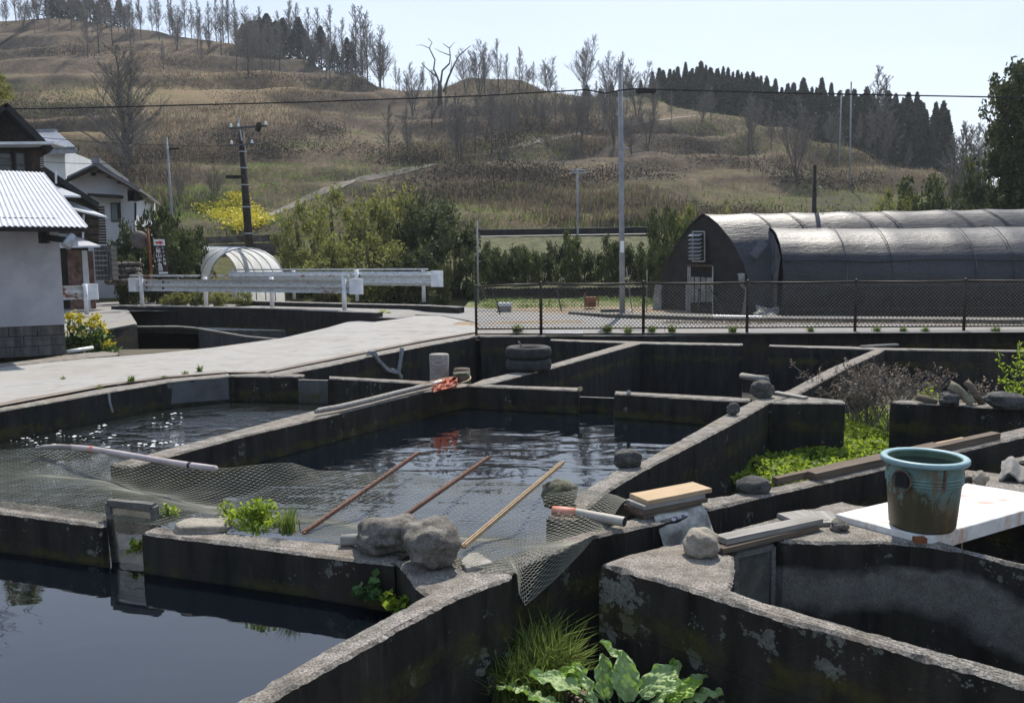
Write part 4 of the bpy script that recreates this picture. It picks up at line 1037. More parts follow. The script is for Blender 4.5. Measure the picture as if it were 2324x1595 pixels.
# ------------------------------------------------------------------ vegetation
def leaf_mat(name, c1, c2, c3=None, trans=.3, rough=.55, scale=.8, tint=None):
    t = MT(name, rough, .18); r_ = t.geo.outputs['Random Per Island']; f = t.noise(scale, 3)
    k = t.math('ADD', t.math('MULTIPLY', r_, .55), t.math('MULTIPLY', f, .55))
    c = t.ramp(k, (.25, c1), (.6, c2), (.95, c3 or c2)); t.color(c)
    if trans:
        tr = t.n('ShaderNodeBsdfTranslucent'); mxs = t.n('ShaderNodeMixShader'); mxs.inputs[0].default_value = trans
        t.ln(t.mix(.35, c, tint) if tint else c, tr.inputs[0])
        t.ln(t.b.outputs[0], mxs.inputs[1]); t.ln(tr.outputs[0], mxs.inputs[2]); t.ln(mxs.outputs[0], t.t.nodes['Material Output'].inputs[0])
    return t.m
M['bark'] = simple('grey_brown_bark', (.035, .030, .026), (.10, .085, .07), 4, .9, .3, 20, .02, obj=True)
M['bark_pale'] = simple('pale_twigs', (.10, .088, .076), (.19, .17, .148), 3, .9, 0, obj=True)
M['bark_dark'] = simple('dark_bark', (.018, .015, .013), (.05, .042, .036), 4, .9, .3, 20, .02, obj=True)
M['cedar'] = leaf_mat('cedar_needles', (.014, .020, .012), (.032, .042, .022), (.055, .062, .034), .15, .7)
M['bamboo'] = leaf_mat('yellow_green_bush_leaves', (.055, .068, .022), (.15, .165, .058), (.27, .265, .10), .35, .7, tint=(.5, .5, .1))
M['evergreen'] = leaf_mat('dark_evergreen_leaves', (.024, .034, .014), (.065, .082, .032), (.14, .15, .065), .32, .7)
M['evergreen2'] = leaf_mat('mid_green_leaves', (.025, .038, .012), (.075, .095, .030), (.15, .16, .06), .3, .7)
M['brush'] = leaf_mat('dead_brush', (.020, .016, .013), (.05, .040, .030), (.10, .078, .055), 0, .9)
M['straw'] = leaf_mat('dry_straw', (.11, .085, .056), (.22, .168, .108), (.36, .28, .175), .15, .9, .05)
M['weed'] = leaf_mat('bright_weed_leaves', (.09, .15, .02), (.21, .31, .035), (.34, .42, .07), .45, tint=(.55, .65, .05))
M['grass'] = leaf_mat('grass_blades', (.075, .115, .022), (.16, .235, .05), (.31, .31, .10), .35)
M['rape_leaf'] = leaf_mat('rape_leaf', (.03, .07, .02), (.07, .14, .04), (.14, .2, .06), .25)
M['yellow'] = leaf_mat('rape_petals', (.40, .34, .02), (.58, .50, .03), (.68, .60, .06), .2)
M['dead_flower'] = leaf_mat('dead_flower_heads', (.10, .075, .055), (.21, .165, .125), (.32, .265, .21), .1, .9)
def quads(C, size, rng, up=.3, aspect=.55):
    """leaf-shaped quads at centres C (n,3)"""
    n = len(C); d = rng.normal(size=(n, 3)); d[:, 2] += up*0; d /= np.linalg.norm(d, axis=1)[:, None]
    nn = rng.normal(size=(n, 3)); nn[:, 2] += up*2.5; s = np.cross(d, nn); s /= (np.linalg.norm(s, axis=1)[:, None]+1e-9)
    L = size*(.6+.8*rng.random((n, 1)))
    a = C-d*L*.5; b = C+d*L*.5; m1 = C+s*L*aspect*.5-d*L*.05; m2 = C-s*L*aspect*.5-d*L*.05
    V = np.stack([a, m1, b, m2], 1).reshape(-1, 3); F = np.arange(4*n).reshape(n, 4)
    return V, F
def cloud(rng, n, rad, clumps=26, spread=.30, fill=.35, flat=0.0):
    """points gathered in clumps through an ellipsoid, dense towards its skin"""
    k = rng.normal(size=(clumps, 3)); k /= np.linalg.norm(k, axis=1)[:, None]
    k *= (fill+(1-fill)*rng.random((clumps, 1))**.45)
    k[:, 2] = np.maximum(k[:, 2], -.75)
    w = .6+.8*rng.random(clumps); idx = rng.choice(clumps, n, p=w/w.sum())
    g = rng.normal(size=(n, 3)); g /= np.linalg.norm(g, axis=1)[:, None]; g *= rng.random((n, 1))**.5
    return (k[idx]+g*spread*(.6+.7*rng.random(clumps))[idx][:, None])*np.array(rad)
def crown_mesh(name, seed, n, rad, size, mat, clumps=26, spread=.32, up=.4, aspect=.55):
    rng = np.random.default_rng(seed); C = cloud(rng, n, rad, clumps, spread); V, F = quads(C, size, rng, up, aspect)
    o = npmesh(name, V, F, mat); me = o.data; bpy.data.objects.remove(o); return me
def stems_mesh(seed, rad, n=9, r_=.03):
    rr = random.Random(seed); mb = MB()
    for i in range(n):
        a = rr.random()*6.28; x, y_ = rr.random()*.15*rad[0]*math.cos(a), rr.random()*.15*rad[1]*math.sin(a)
        tx, ty = rad[0]*.75*math.cos(a)*rr.random(), rad[1]*.75*math.sin(a)*rr.random(); tz = rad[2]*(.2+.6*rr.random())
        mb.tube([(x, y_, -rad[2]*.98), (x+(tx-x)*.35, y_+(ty-y_)*.35, -rad[2]*.3), (tx, ty, tz)], [r_, r_*.75, r_*.3], 5, False)
    me = bpy.data.meshes.new('stems'); me.from_pydata(mb.v, [], mb.f); me.materials.append(M['bark']); return me
bush_lib = {}
def bush_kind(kind, seed, mat, n, size, asp=.55, clumps=30, spread=.3):
    bush_lib.setdefault(kind, []).append((crown_mesh('foliage', seed, n, (1, 1, 1), size, M[mat], clumps, spread, .4, asp), stems_mesh(seed, (1, 1, 1), 9, .035)))
for k in range(3):
    bush_kind('bamboo', 10+k, 'bamboo', 4200, .13, .4, 34, .30)
    bush_kind('evergreen', 20+k, 'evergreen', 4200, .12, .6, 36, .28)
    bush_kind('mid', 30+k, 'evergreen2', 3600, .13, .55, 32, .3)
    bush_kind('brush', 40+k, 'brush', 900, .20, .25, 16, .4)
def bush(kind, label, pos, rad, group=None, name='bush', cat='bush', var=None, rz=None):
    i = rnd.randrange(len(bush_lib[kind])) if var is None else var
    root = thing(name, label, cat, (pos[0], pos[1], pos[2]), group, rnd.random()*6.28 if rz is None else rz)
    cm, sm = bush_lib[kind][i]
    for nm, me in (('foliage', cm), ('stems', sm)):
        o = bpy.data.objects.new(nm, me); col.objects.link(o); o.parent = root
        o.location = (0, 0, rad[2]*.92); o.scale = rad
    return root
def pbush(kind, label, u, v_top, v_bot, w_px, y, group=None, depth=None, **kw):
    """bush whose silhouette spans v_top..v_bot, w_px wide, standing at depth y"""
    b = PY(u, v_bot, y); t = PY(u, v_top, y); g_ = hill(b.x, y) if y > 29.5 else .08
    if y > 24 and 0 < b.z-g_ < 4.5: b.z = g_
    rx = w_px/2*y/FOC; rz_ = (t.z-b.z)/2
    return bush(kind, label, b, (rx*1.02, depth or rx*.9, rz_*1.04), group, rz=rnd.random()*.6-.3, **kw)
GT = 'evergreen thicket behind the field'
L_y = 'yellow-green leafy bush in the thicket behind the bridge'
L_d = 'dark glossy evergreen bush in the thicket behind the bridge'
for kind, u, vt, vb, w, y in (('bamboo', 690, 470, 640, 130, 33), ('bamboo', 770, 440, 640, 150, 35), ('bamboo', 840, 425, 620, 140, 36), ('bamboo', 900, 420, 600, 120, 38), ('bamboo', 735, 530, 650, 140, 31), ('bamboo', 850, 540, 655, 150, 30.5), ('bamboo', 660, 520, 610, 60, 34)):
    pbush(kind, L_y, u, vt, vb, w, y, 'yellow-green thicket bushes')
for kind, u, vt, vb, w, y in (('evergreen', 960, 455, 650, 130, 34), ('evergreen', 1030, 500, 655, 120, 32), ('evergreen', 930, 560, 655, 120, 30.5), ('evergreen', 1075, 560, 655, 80, 31), ('evergreen', 985, 440, 560, 110, 37)):
    pbush(kind, L_d, u, vt, vb, w, y, 'dark thicket bushes')
pbush('evergreen', 'rounded glossy bush at the right end of the rear guardrail', 1003, 594, 664, 52, 26.5)
for k in range(13):
    u = 1110+k*30; vt = 560+14*math.sin(k*1.9)-(12 if k in (5, 6, 10, 11) else 0)
    pbush('evergreen' if k % 3 else 'mid', ('dark bush' if k % 3 else 'mid-green bush')+' in the hedge between the field and the terraces', u, vt, 652, 62, 33+(k % 3)*.8, 'dark hedge along the field')
for u, vt, vb, w, y, kd in ((1530, 500, 640, 90, 30, 'mid'), (1490, 560, 660, 60, 29, 'evergreen'), (1570, 478, 560, 110, 33, 'bamboo'), (1640, 470, 520, 90, 36, 'bamboo'), (1500, 470, 560, 70, 36, 'mid')):
    pbush(kd, 'leafy bush crowding the rear greenhouse gable', u, vt, vb, w, y, 'bushes behind the rear greenhouse')
for lab, u, vt, vb, w, y, kd in (('broad evergreen tree above the front greenhouse, bright leaf tips', 2095, 400, 500, 130, 44, 'mid'), ('small bright green bush peeking over the rear greenhouse roof', 2020, 440, 500, 90, 42, 'bamboo'),
    ('tall dense evergreen beside the big right-hand tree', 2240, 360, 500, 130, 40, 'evergreen'), ('round olive evergreen left of the big dark tree', 2150, 420, 500, 80, 43, 'mid')):
    pbush(kd, lab, u, vt, vb, w, y)
bigt = thing('broadleaf_tree', 'tall dark broadleaf tree rising beyond the greenhouses', 'tree', (22.2, 36.8, hill(22.2, 36.8)))
MB().tube([(22.2, 36.8, -.3), (22.3, 36.8, 3), (22.0, 36.7, 6.5), (22.3, 36.8, 9)], [.32, .26, .18, .08], 8, False).build('trunk', M['bark_dark'], bigt)
for u, vt, vb, w, y in ((2310, 130, 330, 130, 36), (2345, 230, 470, 180, 37), (2300, 300, 480, 120, 36.5), (2330, 180, 400, 140, 36.8), (2350, 110, 280, 130, 37.2), (2375, 300, 540, 150, 36.2), (2330, 420, 560, 170, 36.6)):
    cm = bush_lib['evergreen'][rnd.randrange(3)][0]; c_ = (PY(u, vt, y)+PY(u, vb, y))/2; o = bpy.data.objects.new('foliage', cm); col.objects.link(o)
    o.parent = bigt; o.location = c_-Vector(bigt.location); o.scale = (w/2*y/FOC, w/2*y/FOC, (PY(u, vt, y).z-PY(u, vb, y).z)/2); o.rotation_euler = (0, 0, rnd.random()*6)
# garden hedge left
for lab, u, vt, vb, w, y, kd in (('dark clipped hedge mound beside the leaning grey pole', 355, 455, 600, 90, 31, 'evergreen'), ('dark garden shrub below the utility pole', 430, 490, 610, 90, 30.5, 'evergreen'),
    ('brownish garden shrub near the sign board', 395, 520, 625, 100, 29, 'mid'), ('grey-leaved shrub before the white gable house', 290, 500, 580, 80, 29.5, 'evergreen'), ('small shrub behind the road mirror', 285, 560, 640, 60, 28, 'mid'),
    ('round shrub on the slope above the small tiled house', 195, 340, 400, 70, 50, 'evergreen')):
    pbush(kd, lab, u, vt, vb, w, y)
lt_ = thing('leafy_tree', 'leafy yellow-green tree showing above the dark house at the left edge', 'tree', (-11.6, 18, .0))
MB().tube([(-11.6, 18, -.1), (-11.5, 18, 2.5), (-11.3, 18, 4.4)], [.12, .10, .05], 7, False).build('trunk', M['bark'], lt_)
o = bpy.data.objects.new('foliage', bush_lib['bamboo'][1][0]); col.objects.link(o); o.parent = lt_; o.location = PY(-22, 200, 18)-Vector(lt_.location); o.scale = (.42, .42, .36)
# low green plants behind the bridge rail
for u in (395, 440, 490, 545): pbush('bamboo', 'low leafy weed clump between the two bridge guardrails', u, 658, 692, 60, 26.8, 'weeds on the bridge')
# ------------------------------------------------------------------ trees
def bare_tree(seed, H=10.0, nb=26, start=.28, ang=.75, blen=.30, tw=5, trunk=.10, multi=1, wiggle=.05, minr=.014):
    rr = random.Random(seed); tm, bm_ = MB(), MB()
    def V3(x, y_, z): return Vector((x, y_, z))
    for mtr in range(multi):
        lean = V3((rr.random()-.5)*.25*(multi > 1)*2, (rr.random()-.5)*.25*(multi > 1)*2, 1).normalized()
        pts = []; p = V3(0, 0, -.4); n_ = 9; hh = H*(1-.15*mtr*rr.random())
        for i in range(n_+1):
            pts.append(p.copy()); p = p+(lean+V3(rr.gauss(0, wiggle), rr.gauss(0, wiggle), 0)).normalized()*hh/n_
        rad = [max(minr, trunk*(1-i/(n_+.2))**.8) for i in range(n_+1)]
        tm.tube(pts, rad, 6, False)
        for b_ in range(nb):
            f = start+(1-start)*(b_+rr.random())/nb*.97
            x = f*n_; i = min(n_-1, int(x)); q = pts[i].lerp(pts[i+1], x-i); r_ = rad[i]*.45
            az = rr.random()*6.28; an = ang*(1.15-.45*f)*(.8+.4*rr.random())
            d = V3(math.cos(az)*math.sin(an), math.sin(az)*math.sin(an), math.cos(an))
            L = H*blen*(1.12-f)*(.7+.6*rr.random())+.25
            bp = [q]; dd = d.copy(); m_ = 4
            for j in range(m_):
                dd = (dd+V3(rr.gauss(0, .12), rr.gauss(0, .12), .10)).normalized(); bp.append(bp[-1]+dd*L/m_)
            br = [max(minr, r_*(1-j/(m_+.3))) for j in range(m_+1)]
            bm_.tube(bp, br, 4, False)
            for t_ in range(tw):
                j = rr.randrange(1, m_+1); s_ = bp[j]; az2 = rr.random()*6.28
                d2 = (dd+V3(math.cos(az2), math.sin(az2), rr.random()*.6)*.75).normalized(); l2 = L*(.25+.3*rr.random())
                e = s_+d2*l2+V3(0, 0, .08*l2); mid = s_+d2*l2*.5
                bm_.tube([s_, mid, e], [minr*.9, minr*.75, minr*.5], 3, False)
                for w_ in range(2):
                    d3 = (d2+V3(rr.gauss(0, .6), rr.gauss(0, .6), rr.gauss(.15, .4))).normalized()
                    bm_.tube([mid, mid+d3*l2*.6], [minr*.6, minr*.4], 3, False)
    out_ = []
    for nm, mb, mt in (('trunk', tm, 'bark'), ('crown', bm_, 'bark_pale')):
        me = bpy.data.meshes.new(nm); me.from_pydata(mb.v, [], mb.f); me.materials.append(M[mt]); out_.append(me)
    return out_
slim = [bare_tree(100+k, 10, 36, .22, .66, .24, 7, .12, 1, .04, .026) for k in range(4)]
bushy = [bare_tree(120+k, 10, 26, .18, .8, .32, 7, .11, 3, .07, .026) for k in range(3)]
def conifer(seed, n=2000):
    rng = np.random.default_rng(seed)
    z = rng.random(n)**.75; ph = rng.random(n)*6.283
    lob = .75+.25*np.sin(ph*5+seed)*np.sin(z*38+seed*2)+.12*rng.normal(size=n)
    rr_ = (1-z)**.88*.25*lob*(.55+.45*rng.random(n)**.3)+.004
    rr_ *= np.clip((z+.02)/.12, .45, 1)
    C = np.stack([rr_*np.cos(ph), rr_*np.sin(ph), .08+z*.92-rr_*.25], 1)*10
    Vv, Ff = quads(C, .48, rng, .0, .5)
    o = npmesh('crown', Vv, Ff, M['cedar']); me = o.data; bpy.data.objects.remove(o)
    mb = MB(); mb.tube([(0, 0, -.5), (0, 0, 5), (0, 0, 9.5)], [.16, .1, .02], 6, False); t_ = bpy.data.meshes.new('trunk'); t_.from_pydata(mb.v, [], mb.f); t_.materials.append(M['bark_dark'])
    return [t_, me]
con = [conifer(200+k) for k in range(4)]
def plant_tree(lib, name, label, base, H, group, cat='tree', wscale=1.0):
    root = thing(name, label, cat, base, group, rnd.random()*6.28)
    for nm, me in zip(('trunk', 'crown'), lib):
        o = bpy.data.objects.new(nm, me); col.objects.link(o); o.parent = root; s_ = H/10; o.scale = (s_*wscale, s_*wscale, s_)
    return root
def hillpt(u, v):
    p = T(u, v, 47)
    if p is None:
        d = ray(u, v); t_ = d.x/d.y; y = float(np.interp(t_, _t, _y))+3; return Vector((t_*y, y, hill(t_*y, y)))
    return p
def by_px(lib, name, label, u, vb, vt, group, w=1.0):
    p = hillpt(u, vb); dep = p.y; top = PY(u, vt, dep).z; H = max(2.5, top-p.z)
    return plant_tree(lib, name, label, p, H, group, 'tree', w)
LB1 = 'slender leafless tree on the crest of the left hilltop'
for a, vb, vt in ((40, 150, 5), (110, 130, -10), (215, 110, -20), (20, 140, 20), (165, 120, 0), (500, 330, -50), (560, 300, -100), (640, 260, -80), (745, 330, 20), (865, 170, -10), (800, 180, 0), (960, 140, -10), (1010, 200, 30), (1130, 200, -10), (1085, 190, 10), (1190, 280, 10), (1230, 220, -20), (1270, 200, -20), (1340, 300, -5), (1300, 250, 0), (1410, 430, 30), (1345, 400, 60), (1540, 420, 90), (1590, 400, 60), (1650, 280, -10), (1690, 300, 20), (1760, 380, 40), (1810, 330, 40), (1890, 340, 30), (1950, 430, 100), (2020, 420, 20), (2090, 520, 60), (2160, 430, 140), (2060, 440, 30), (930, 400, 230), (1150, 385, 210), (1450, 330, 60), (1490, 380, 40)):
    u, v = cT(a, vb); sl_ = rnd.random() < .8; by_px(slim[rnd.randrange(4)] if sl_ else bushy[rnd.randrange(3)], 'bare_tree', LB1 if sl_ else 'many-stemmed leafless tree on the crest of the left hilltop', u, v, cT(a, vt)[1], 'leafless trees on the left hilltop', .95)
for k in range(46):
    u = 5+900*((k+rnd.random())/46); vs_ = float(np.interp(u, SKY_U, SKY_V)); vb = vs_+4+34*rnd.random()**2; hp_ = 66+44*rnd.random()
    sl_ = rnd.random() < .7; by_px(slim[rnd.randrange(4)] if sl_ else bushy[rnd.randrange(3)], 'bare_tree', LB1 if sl_ else 'many-stemmed leafless tree on the crest of the left hilltop', u, vb, vb-hp_, 'leafless trees on the left hilltop', .7+.35*rnd.random())
LB2 = 'slender leafless tree on the middle slope around the track'
for a, vb, vt in ((230, 720, 380), (350, 790, 430), (90, 990, 640), (205, 990, 650), (500, 1000, 560), (525, 1010, 600), (620, 960, 580), (720, 960, 560), (650, 600, 240), (680, 590, 260), (765, 570, 240), (815, 590, 330), (890, 660, 290), (1075, 520, 330), (980, 510, 380), (1190, 780, 540), (1235, 880, 560), (1320, 740, 520), (1370, 700, 500), (1480, 900, 520), (1450, 560, 310), (1540, 560, 320), (1620, 720, 360), (1690, 900, 600), (1720, 700, 440), (1590, 960, 700), (1835, 740, 560), (1120, 780, 500), (1040, 830, 560), (300, 560, 380), (560, 560, 300), (150, 580, 420), (940, 540, 400), (430, 820, 520), (780, 860, 560), (830, 900, 600), (1420, 760, 520), (1560, 680, 420), (690, 820, 520), (860, 800, 540), (960, 800, 520), (2330, 870, 560), (2020, 760, 520), (2080, 750, 540), (1280, 850, 560)):
    u, v = cU(a, vb); big = a in (230, 1235, 1590)
    bu_ = big or rnd.random() < .4; by_px(bushy[rnd.randrange(3)] if bu_ else slim[rnd.randrange(4)], 'bare_tree', 'many-stemmed bushy leafless tree on the middle slope around the track' if bu_ else LB2, u, v, cU(a, vt)[1], 'leafless trees on the middle slope', 1.0)
u, v = cU(1290, 600); by_px(bushy[1], 'bare_tree', 'tallest leafless tree on the middle ridge, fan of upright branches', u, v, cU(1290, 200)[1], 'leafless trees on the middle slope', .9)
LB3 = 'leafless tree scattered on the right-hand slope'
for a, vb, vt in ((520, 640, 400), (770, 740, 320), (950, 600, 380), (800, 640, 420), (990, 660, 430), (640, 600, 350), (1180, 600, 160), (1220, 600, 210), (1150, 640, 420), (1240, 660, 400), (1350, 690, 560), (1090, 620, 400)):
    u, v = cV(a, vb); by_px(bushy[rnd.randrange(3)] if a in (770, 950) else slim[rnd.randrange(4)], 'bare_tree', LB3, u, v, cV(a, vt)[1], 'leafless trees on the right slope')
for a, vb, vt in ((1620, 900, 450), (1660, 900, 470), (1700, 900, 460), (1740, 900, 480), (1640, 880, 480), (1690, 880, 590), (1590, 880, 520)):
    u, v = cV(a, vb); y = 62+(a % 7)*2; p = PY(u, v, y); p.z = hill(p.x, y); plant_tree(slim[a % 4], 'bare_tree', 'pale leafless tree beyond the greenhouses, left of the big dark tree', p, PY(u, cV(a, vt)[1], y).z-p.z, 'pale leafless trees beyond the greenhouses', 'tree', 1.1)
LC1 = 'dark conical cedar in the clump on the left hilltop'
for a, vb, vt, w in ((1385, 270, 135, 2.2), (1440, 280, 120, 2.4), (1520, 285, 80, 2.4), (1480, 280, 100, 2.2), (1610, 285, 105, 1.9), (1570, 280, 120, 2), (1700, 325, 100, 1.8), (1735, 325, 170, 1.8), (1825, 345, 150, 1.5), (1900, 365, 250, 1.6), (1975, 420, 215, 1.5), (2000, 415, 240, 1.4), (290, 75, -70, 1.5), (320, 75, -50, 1.5), (410, 80, -50, 1.5), (440, 85, -40, 1.4), (510, 85, -60, 1.5), (590, 80, -60, 1.6), (680, 100, -20, 1.2), (350, 80, -60, 1.5)):
    u, v = cT(a, vb); by_px(con[rnd.randrange(4)], 'cedar_tree', LC1, u, v, cT(a, vt)[1], 'cedars on the left hilltop', w)
LC2 = 'dark conical cedar in the plantation behind the right ridge'
tops = ((20, 200), (55, 190), (75, 180), (110, 155), (130, 170), (150, 175), (190, 140), (225, 175), (250, 165), (270, 140), (295, 160), (320, 160), (355, 160), (385, 170), (410, 165), (435, 190), (460, 195), (480, 180), (510, 200), (540, 180), (580, 215), (610, 210), (655, 230), (690, 255), (720, 250), (750, 255), (800, 240), (845, 280), (895, 235), (945, 260), (990, 270), (1030, 270), (1065, 275), (1130, 280), (1160, 285), (1240, 300), (1320, 310), (1345, 315), (1390, 285), (1420, 330), (1490, 340), (1530, 340), (1280, 310), (1100, 285), (870, 260), (-40, 225), (-90, 235), (-140, 250), (-190, 240), (-250, 262), (-320, 265))
for k, (a, vt) in enumerate(tops):
    for row in (0, 1):
        aa = a+(22 if row else 0); u, _ = cV(aa, 0); vtop = cV(0, vt+(34+30*rnd.random() if row else (rnd.random()-.45)*44))[1]
        t_ = ray(u, 300).x/ray(u, 300).y; yr = float(np.interp(t_, _t, _y)); y = yr+(16 if not row else 5)+rnd.random()*5
        x = t_*y; z = hill(x, y); H = PY(u, vtop, y).z-z
        if H < 3: continue
        plant_tree(con[(k+row*2) % 4], 'cedar_tree', LC2+(', lower front row' if row else ', taller back row'), (x, y, z-.3), H, 'cedar plantation behind the right ridge', 'tree', max(.75, min(1.5, 3.0/H*2.6))*(.9+.6*rnd.random()))
# the big bare tree beside the gable house
bt = hillpt(287, 412); big = bare_tree(300, 10, 30, .20, 1.0, .36, 10, .30, 2, .10, .026)
Hb = (PY(250, 40, bt.y).z-bt.z); plant_tree(big, 'bare_tree', 'large gnarled leafless tree rising beside the white gable house', bt, Hb*.86, None, 'tree', 1.05)
sm = hillpt(488, 455); plant_tree(bushy[2], 'bare_tree', 'small crooked leafless fruit tree left of the utility pole', sm, PY(488, 372, sm.y).z-sm.z, None, 'tree', 1.2)
sm = hillpt(408, 455); plant_tree(bushy[0], 'bare_tree', 'small leafless fruit tree beside the leaning grey pole', sm, PY(408, 390, sm.y).z-sm.z, None, 'tree', 1.3)
# dead tree on the skyline
dt = hillpt(*cU(405, 640)); yd_ = dt.y
def du(a, b, k=0): return PY(*cU(a, b), yd_+k)
dtr = thing('dead_tree', 'dead bare tree with thick twisted limbs on the skyline', 'tree', dt)
MB().tube([du(400, 660), du(400, 560), du(398, 510)], [.42, .32, .26], 8).build('trunk', M['bark_dark'], dtr, True)
for pts, r_ in (([(398, 520), (385, 480), (335, 440), (288, 395)], .30), ([(385, 480), (362, 430), (370, 372), (335, 300), (352, 265), (328, 238)], .22), ([(335, 300), (290, 280), (252, 282)], .10), ([(405, 520), (415, 440), (460, 395), (465, 350), (460, 300), (420, 272)], .26), ([(465, 345), (400, 320), (368, 300)], .12), ([(460, 300), (495, 258)], .10), ([(425, 570), (450, 490), (490, 400), (520, 345), (590, 285)], .30), ([(460, 470), (475, 400), (470, 370)], .12), ([(520, 345), (515, 310), (530, 300)], .07)):
    MB().tube([du(a, b, .8*math.sin(a*.05)) for a, b in pts], [r_*.66*(1-.72*i/(len(pts)-1)) for i in range(len(pts))], 6).build('limb', M['bark'], dtr, True)
# ------------------------------------------------------------------ slope cover: brush, straw, track, rape field
rng = np.random.default_rng(5)
def scatter(name, n, gen, mat, urange, vrange, keep=lambda p: True):
    Vs, Fs = [], []; off = 0; tries = 0; cnt = 0
    while cnt < n and tries < n*3:
        tries += 1
        u = urange[0]+(urange[1]-urange[0])*rng.random(); v = vrange[0]+(vrange[1]-vrange[0])*rng.random()
        p = T(u, v, 46)
        if p is None or not keep(p): continue
        Vv, Ff = gen(p); Vs.append(Vv); Fs.append(Ff+off); off += len(Vv); cnt += 1
    return tag(npmesh(name, np.concatenate(Vs), np.concatenate(Fs), M[mat]), kind='stuff')
def tuft(p, n=7, h=.7, r_=.5):
    C = np.array(p)+np.stack([rng.normal(size=n)*r_, rng.normal(size=n)*r_, np.zeros(n)], 1)
    ln = h*(.5+rng.random((n, 1))); lean = rng.normal(size=(n, 3))*.35; lean[:, 2] = 1
    s = rng.normal(size=(n, 3)); s[:, 2] = 0; s /= np.linalg.norm(s, axis=1)[:, None]; s *= .14*h
    Vv = np.stack([C-s-[0, 0, .1], C+s-[0, 0, .1], C+lean*ln+s*.3, C+lean*ln-s*.3], 1).reshape(-1, 3)
    return Vv, np.arange(4*n).reshape(n, 4)
def clump(p, n=26, r_=.8, hh=.7, size=.5, asp=.35):
    C = np.array(p)+rng.normal(size=(n, 3))*np.array([r_, r_, hh*.5])+[0, 0, hh*.45]
    return quads(C, size, rng, .2, asp)
dark = lambda p: n3(p, .06, 2) > .10
scatter('dry_grass', 11000, lambda p: tuft(p, 7, .34, .7), 'straw', (-60, 2330), (40, 500), lambda p: n3(p, .05, 7) > -.04)
scatter('dead_brush', 2500, lambda p: clump(p, 24, 1.1, .7, .38, .16), 'brush', (-60, 2330), (60, 500), dark)
scatter('terrace_grass', 2600, lambda p: tuft(p, 8, .26, .7), 'grass', (-60, 2330), (190, 500), lambda p: n3(p, .035, 5) > .10)
scatter('bank_grass', 1500, lambda p: tuft(p, 8, .28, .6), 'grass', (-60, 2330), (420, 560))
# dark burnt banks and scrub thickets that stand out on the slope
for lab, pts in (('long dark scrub line under the burnt terrace on the upper left slope', [(560, 178), (640, 186), (720, 188), (800, 192), (840, 195)]), ('dark scrub hollow on the left slope above the road mirror', [(490, 330), (540, 325), (600, 345), (650, 355)]), ('dark scrub bank right of the green gully', [(690, 290), (740, 310), (780, 300)]),
    ('dark scrub line across the middle slope below the track', [(1010, 405), (1080, 398), (1160, 400), (1250, 404), (1340, 408), (1430, 405), (1520, 408)]), ('dark scrub along the track on the middle slope', [(1080, 335), (1150, 325), (1220, 320), (1300, 300), (1370, 275)]), ('dark scrub on the far left upper slope', [(60, 110), (140, 130), (190, 125)]), ('dark scrub line under the left grass terrace', [(20, 245), (110, 250), (200, 262), (300, 270)]), ('dark scrub at the foot of the right-hand slope', [(1730, 400), (1800, 410), (1900, 430), (1980, 420)]), ('dark scrub beside the dead tree gully', [(880, 380), (940, 370), (1000, 372)])):
    Vs, Fs, off = [], [], 0
    for k in range(len(pts)-1):
        for i in range(16):
            f = rng.random(); u = pts[k][0]+(pts[k+1][0]-pts[k][0])*f; v = pts[k][1]+(pts[k+1][1]-pts[k][1])*f+rng.normal()*5
            p = T(u, v, 46)
            if p is None: continue
            Vv, Ff = clump(p, 44, 1.0, .9, .34, .25); Vs.append(Vv); Fs.append(Ff+off); off += len(Vv)
    tag(npmesh('scrub', np.concatenate(Vs), np.concatenate(Fs), M['brush']), lab, 'scrub', None, 'stuff')
def track(name, px, wpx, mat, lift=.12):
    mb = MB(); L = []
    for k in range(len(px)-1):
        for i in range(10):
            f = i/10; p = T(px[k][0]+(px[k+1][0]-px[k][0])*f, px[k][1]+(px[k+1][1]-px[k][1])*f, 40)
            if p: L.append(p)
    pr = None
    for k in range(len(L)-1):
        d = L[k+1]-L[k]; d.z = 0
        if d.length < .05 or d.length > 25: continue
        d.normalize(); n_ = Vector((-d.y, d.x, 0))*wpx
        def g(q): return Vector((q.x, q.y, hill(q.x, q.y)+lift))
        a = [g(L[k]+n_), g(L[k]-n_)] if pr is None else pr; b_ = [g(L[k+1]+n_), g(L[k+1]-n_)]
        mb.quad(a[1], b_[1], b_[0], a[0]); pr = b_
    return struct(name, mb, M[mat])
M['dirt'] = simple('pale_dirt_track', (.12, .105, .085), (.20, .175, .142), 1, .95, .3, 6, .05)
track('track', [(612, 505), (605, 492), (640, 478), (700, 450), (745, 430), (800, 412), (880, 396), (950, 382), (1010, 368), (1080, 352), (1180, 330), (1260, 315), (1330, 300), (1400, 285), (1480, 275), (1540, 268), (1585, 263)], .32, 'dirt', .05)
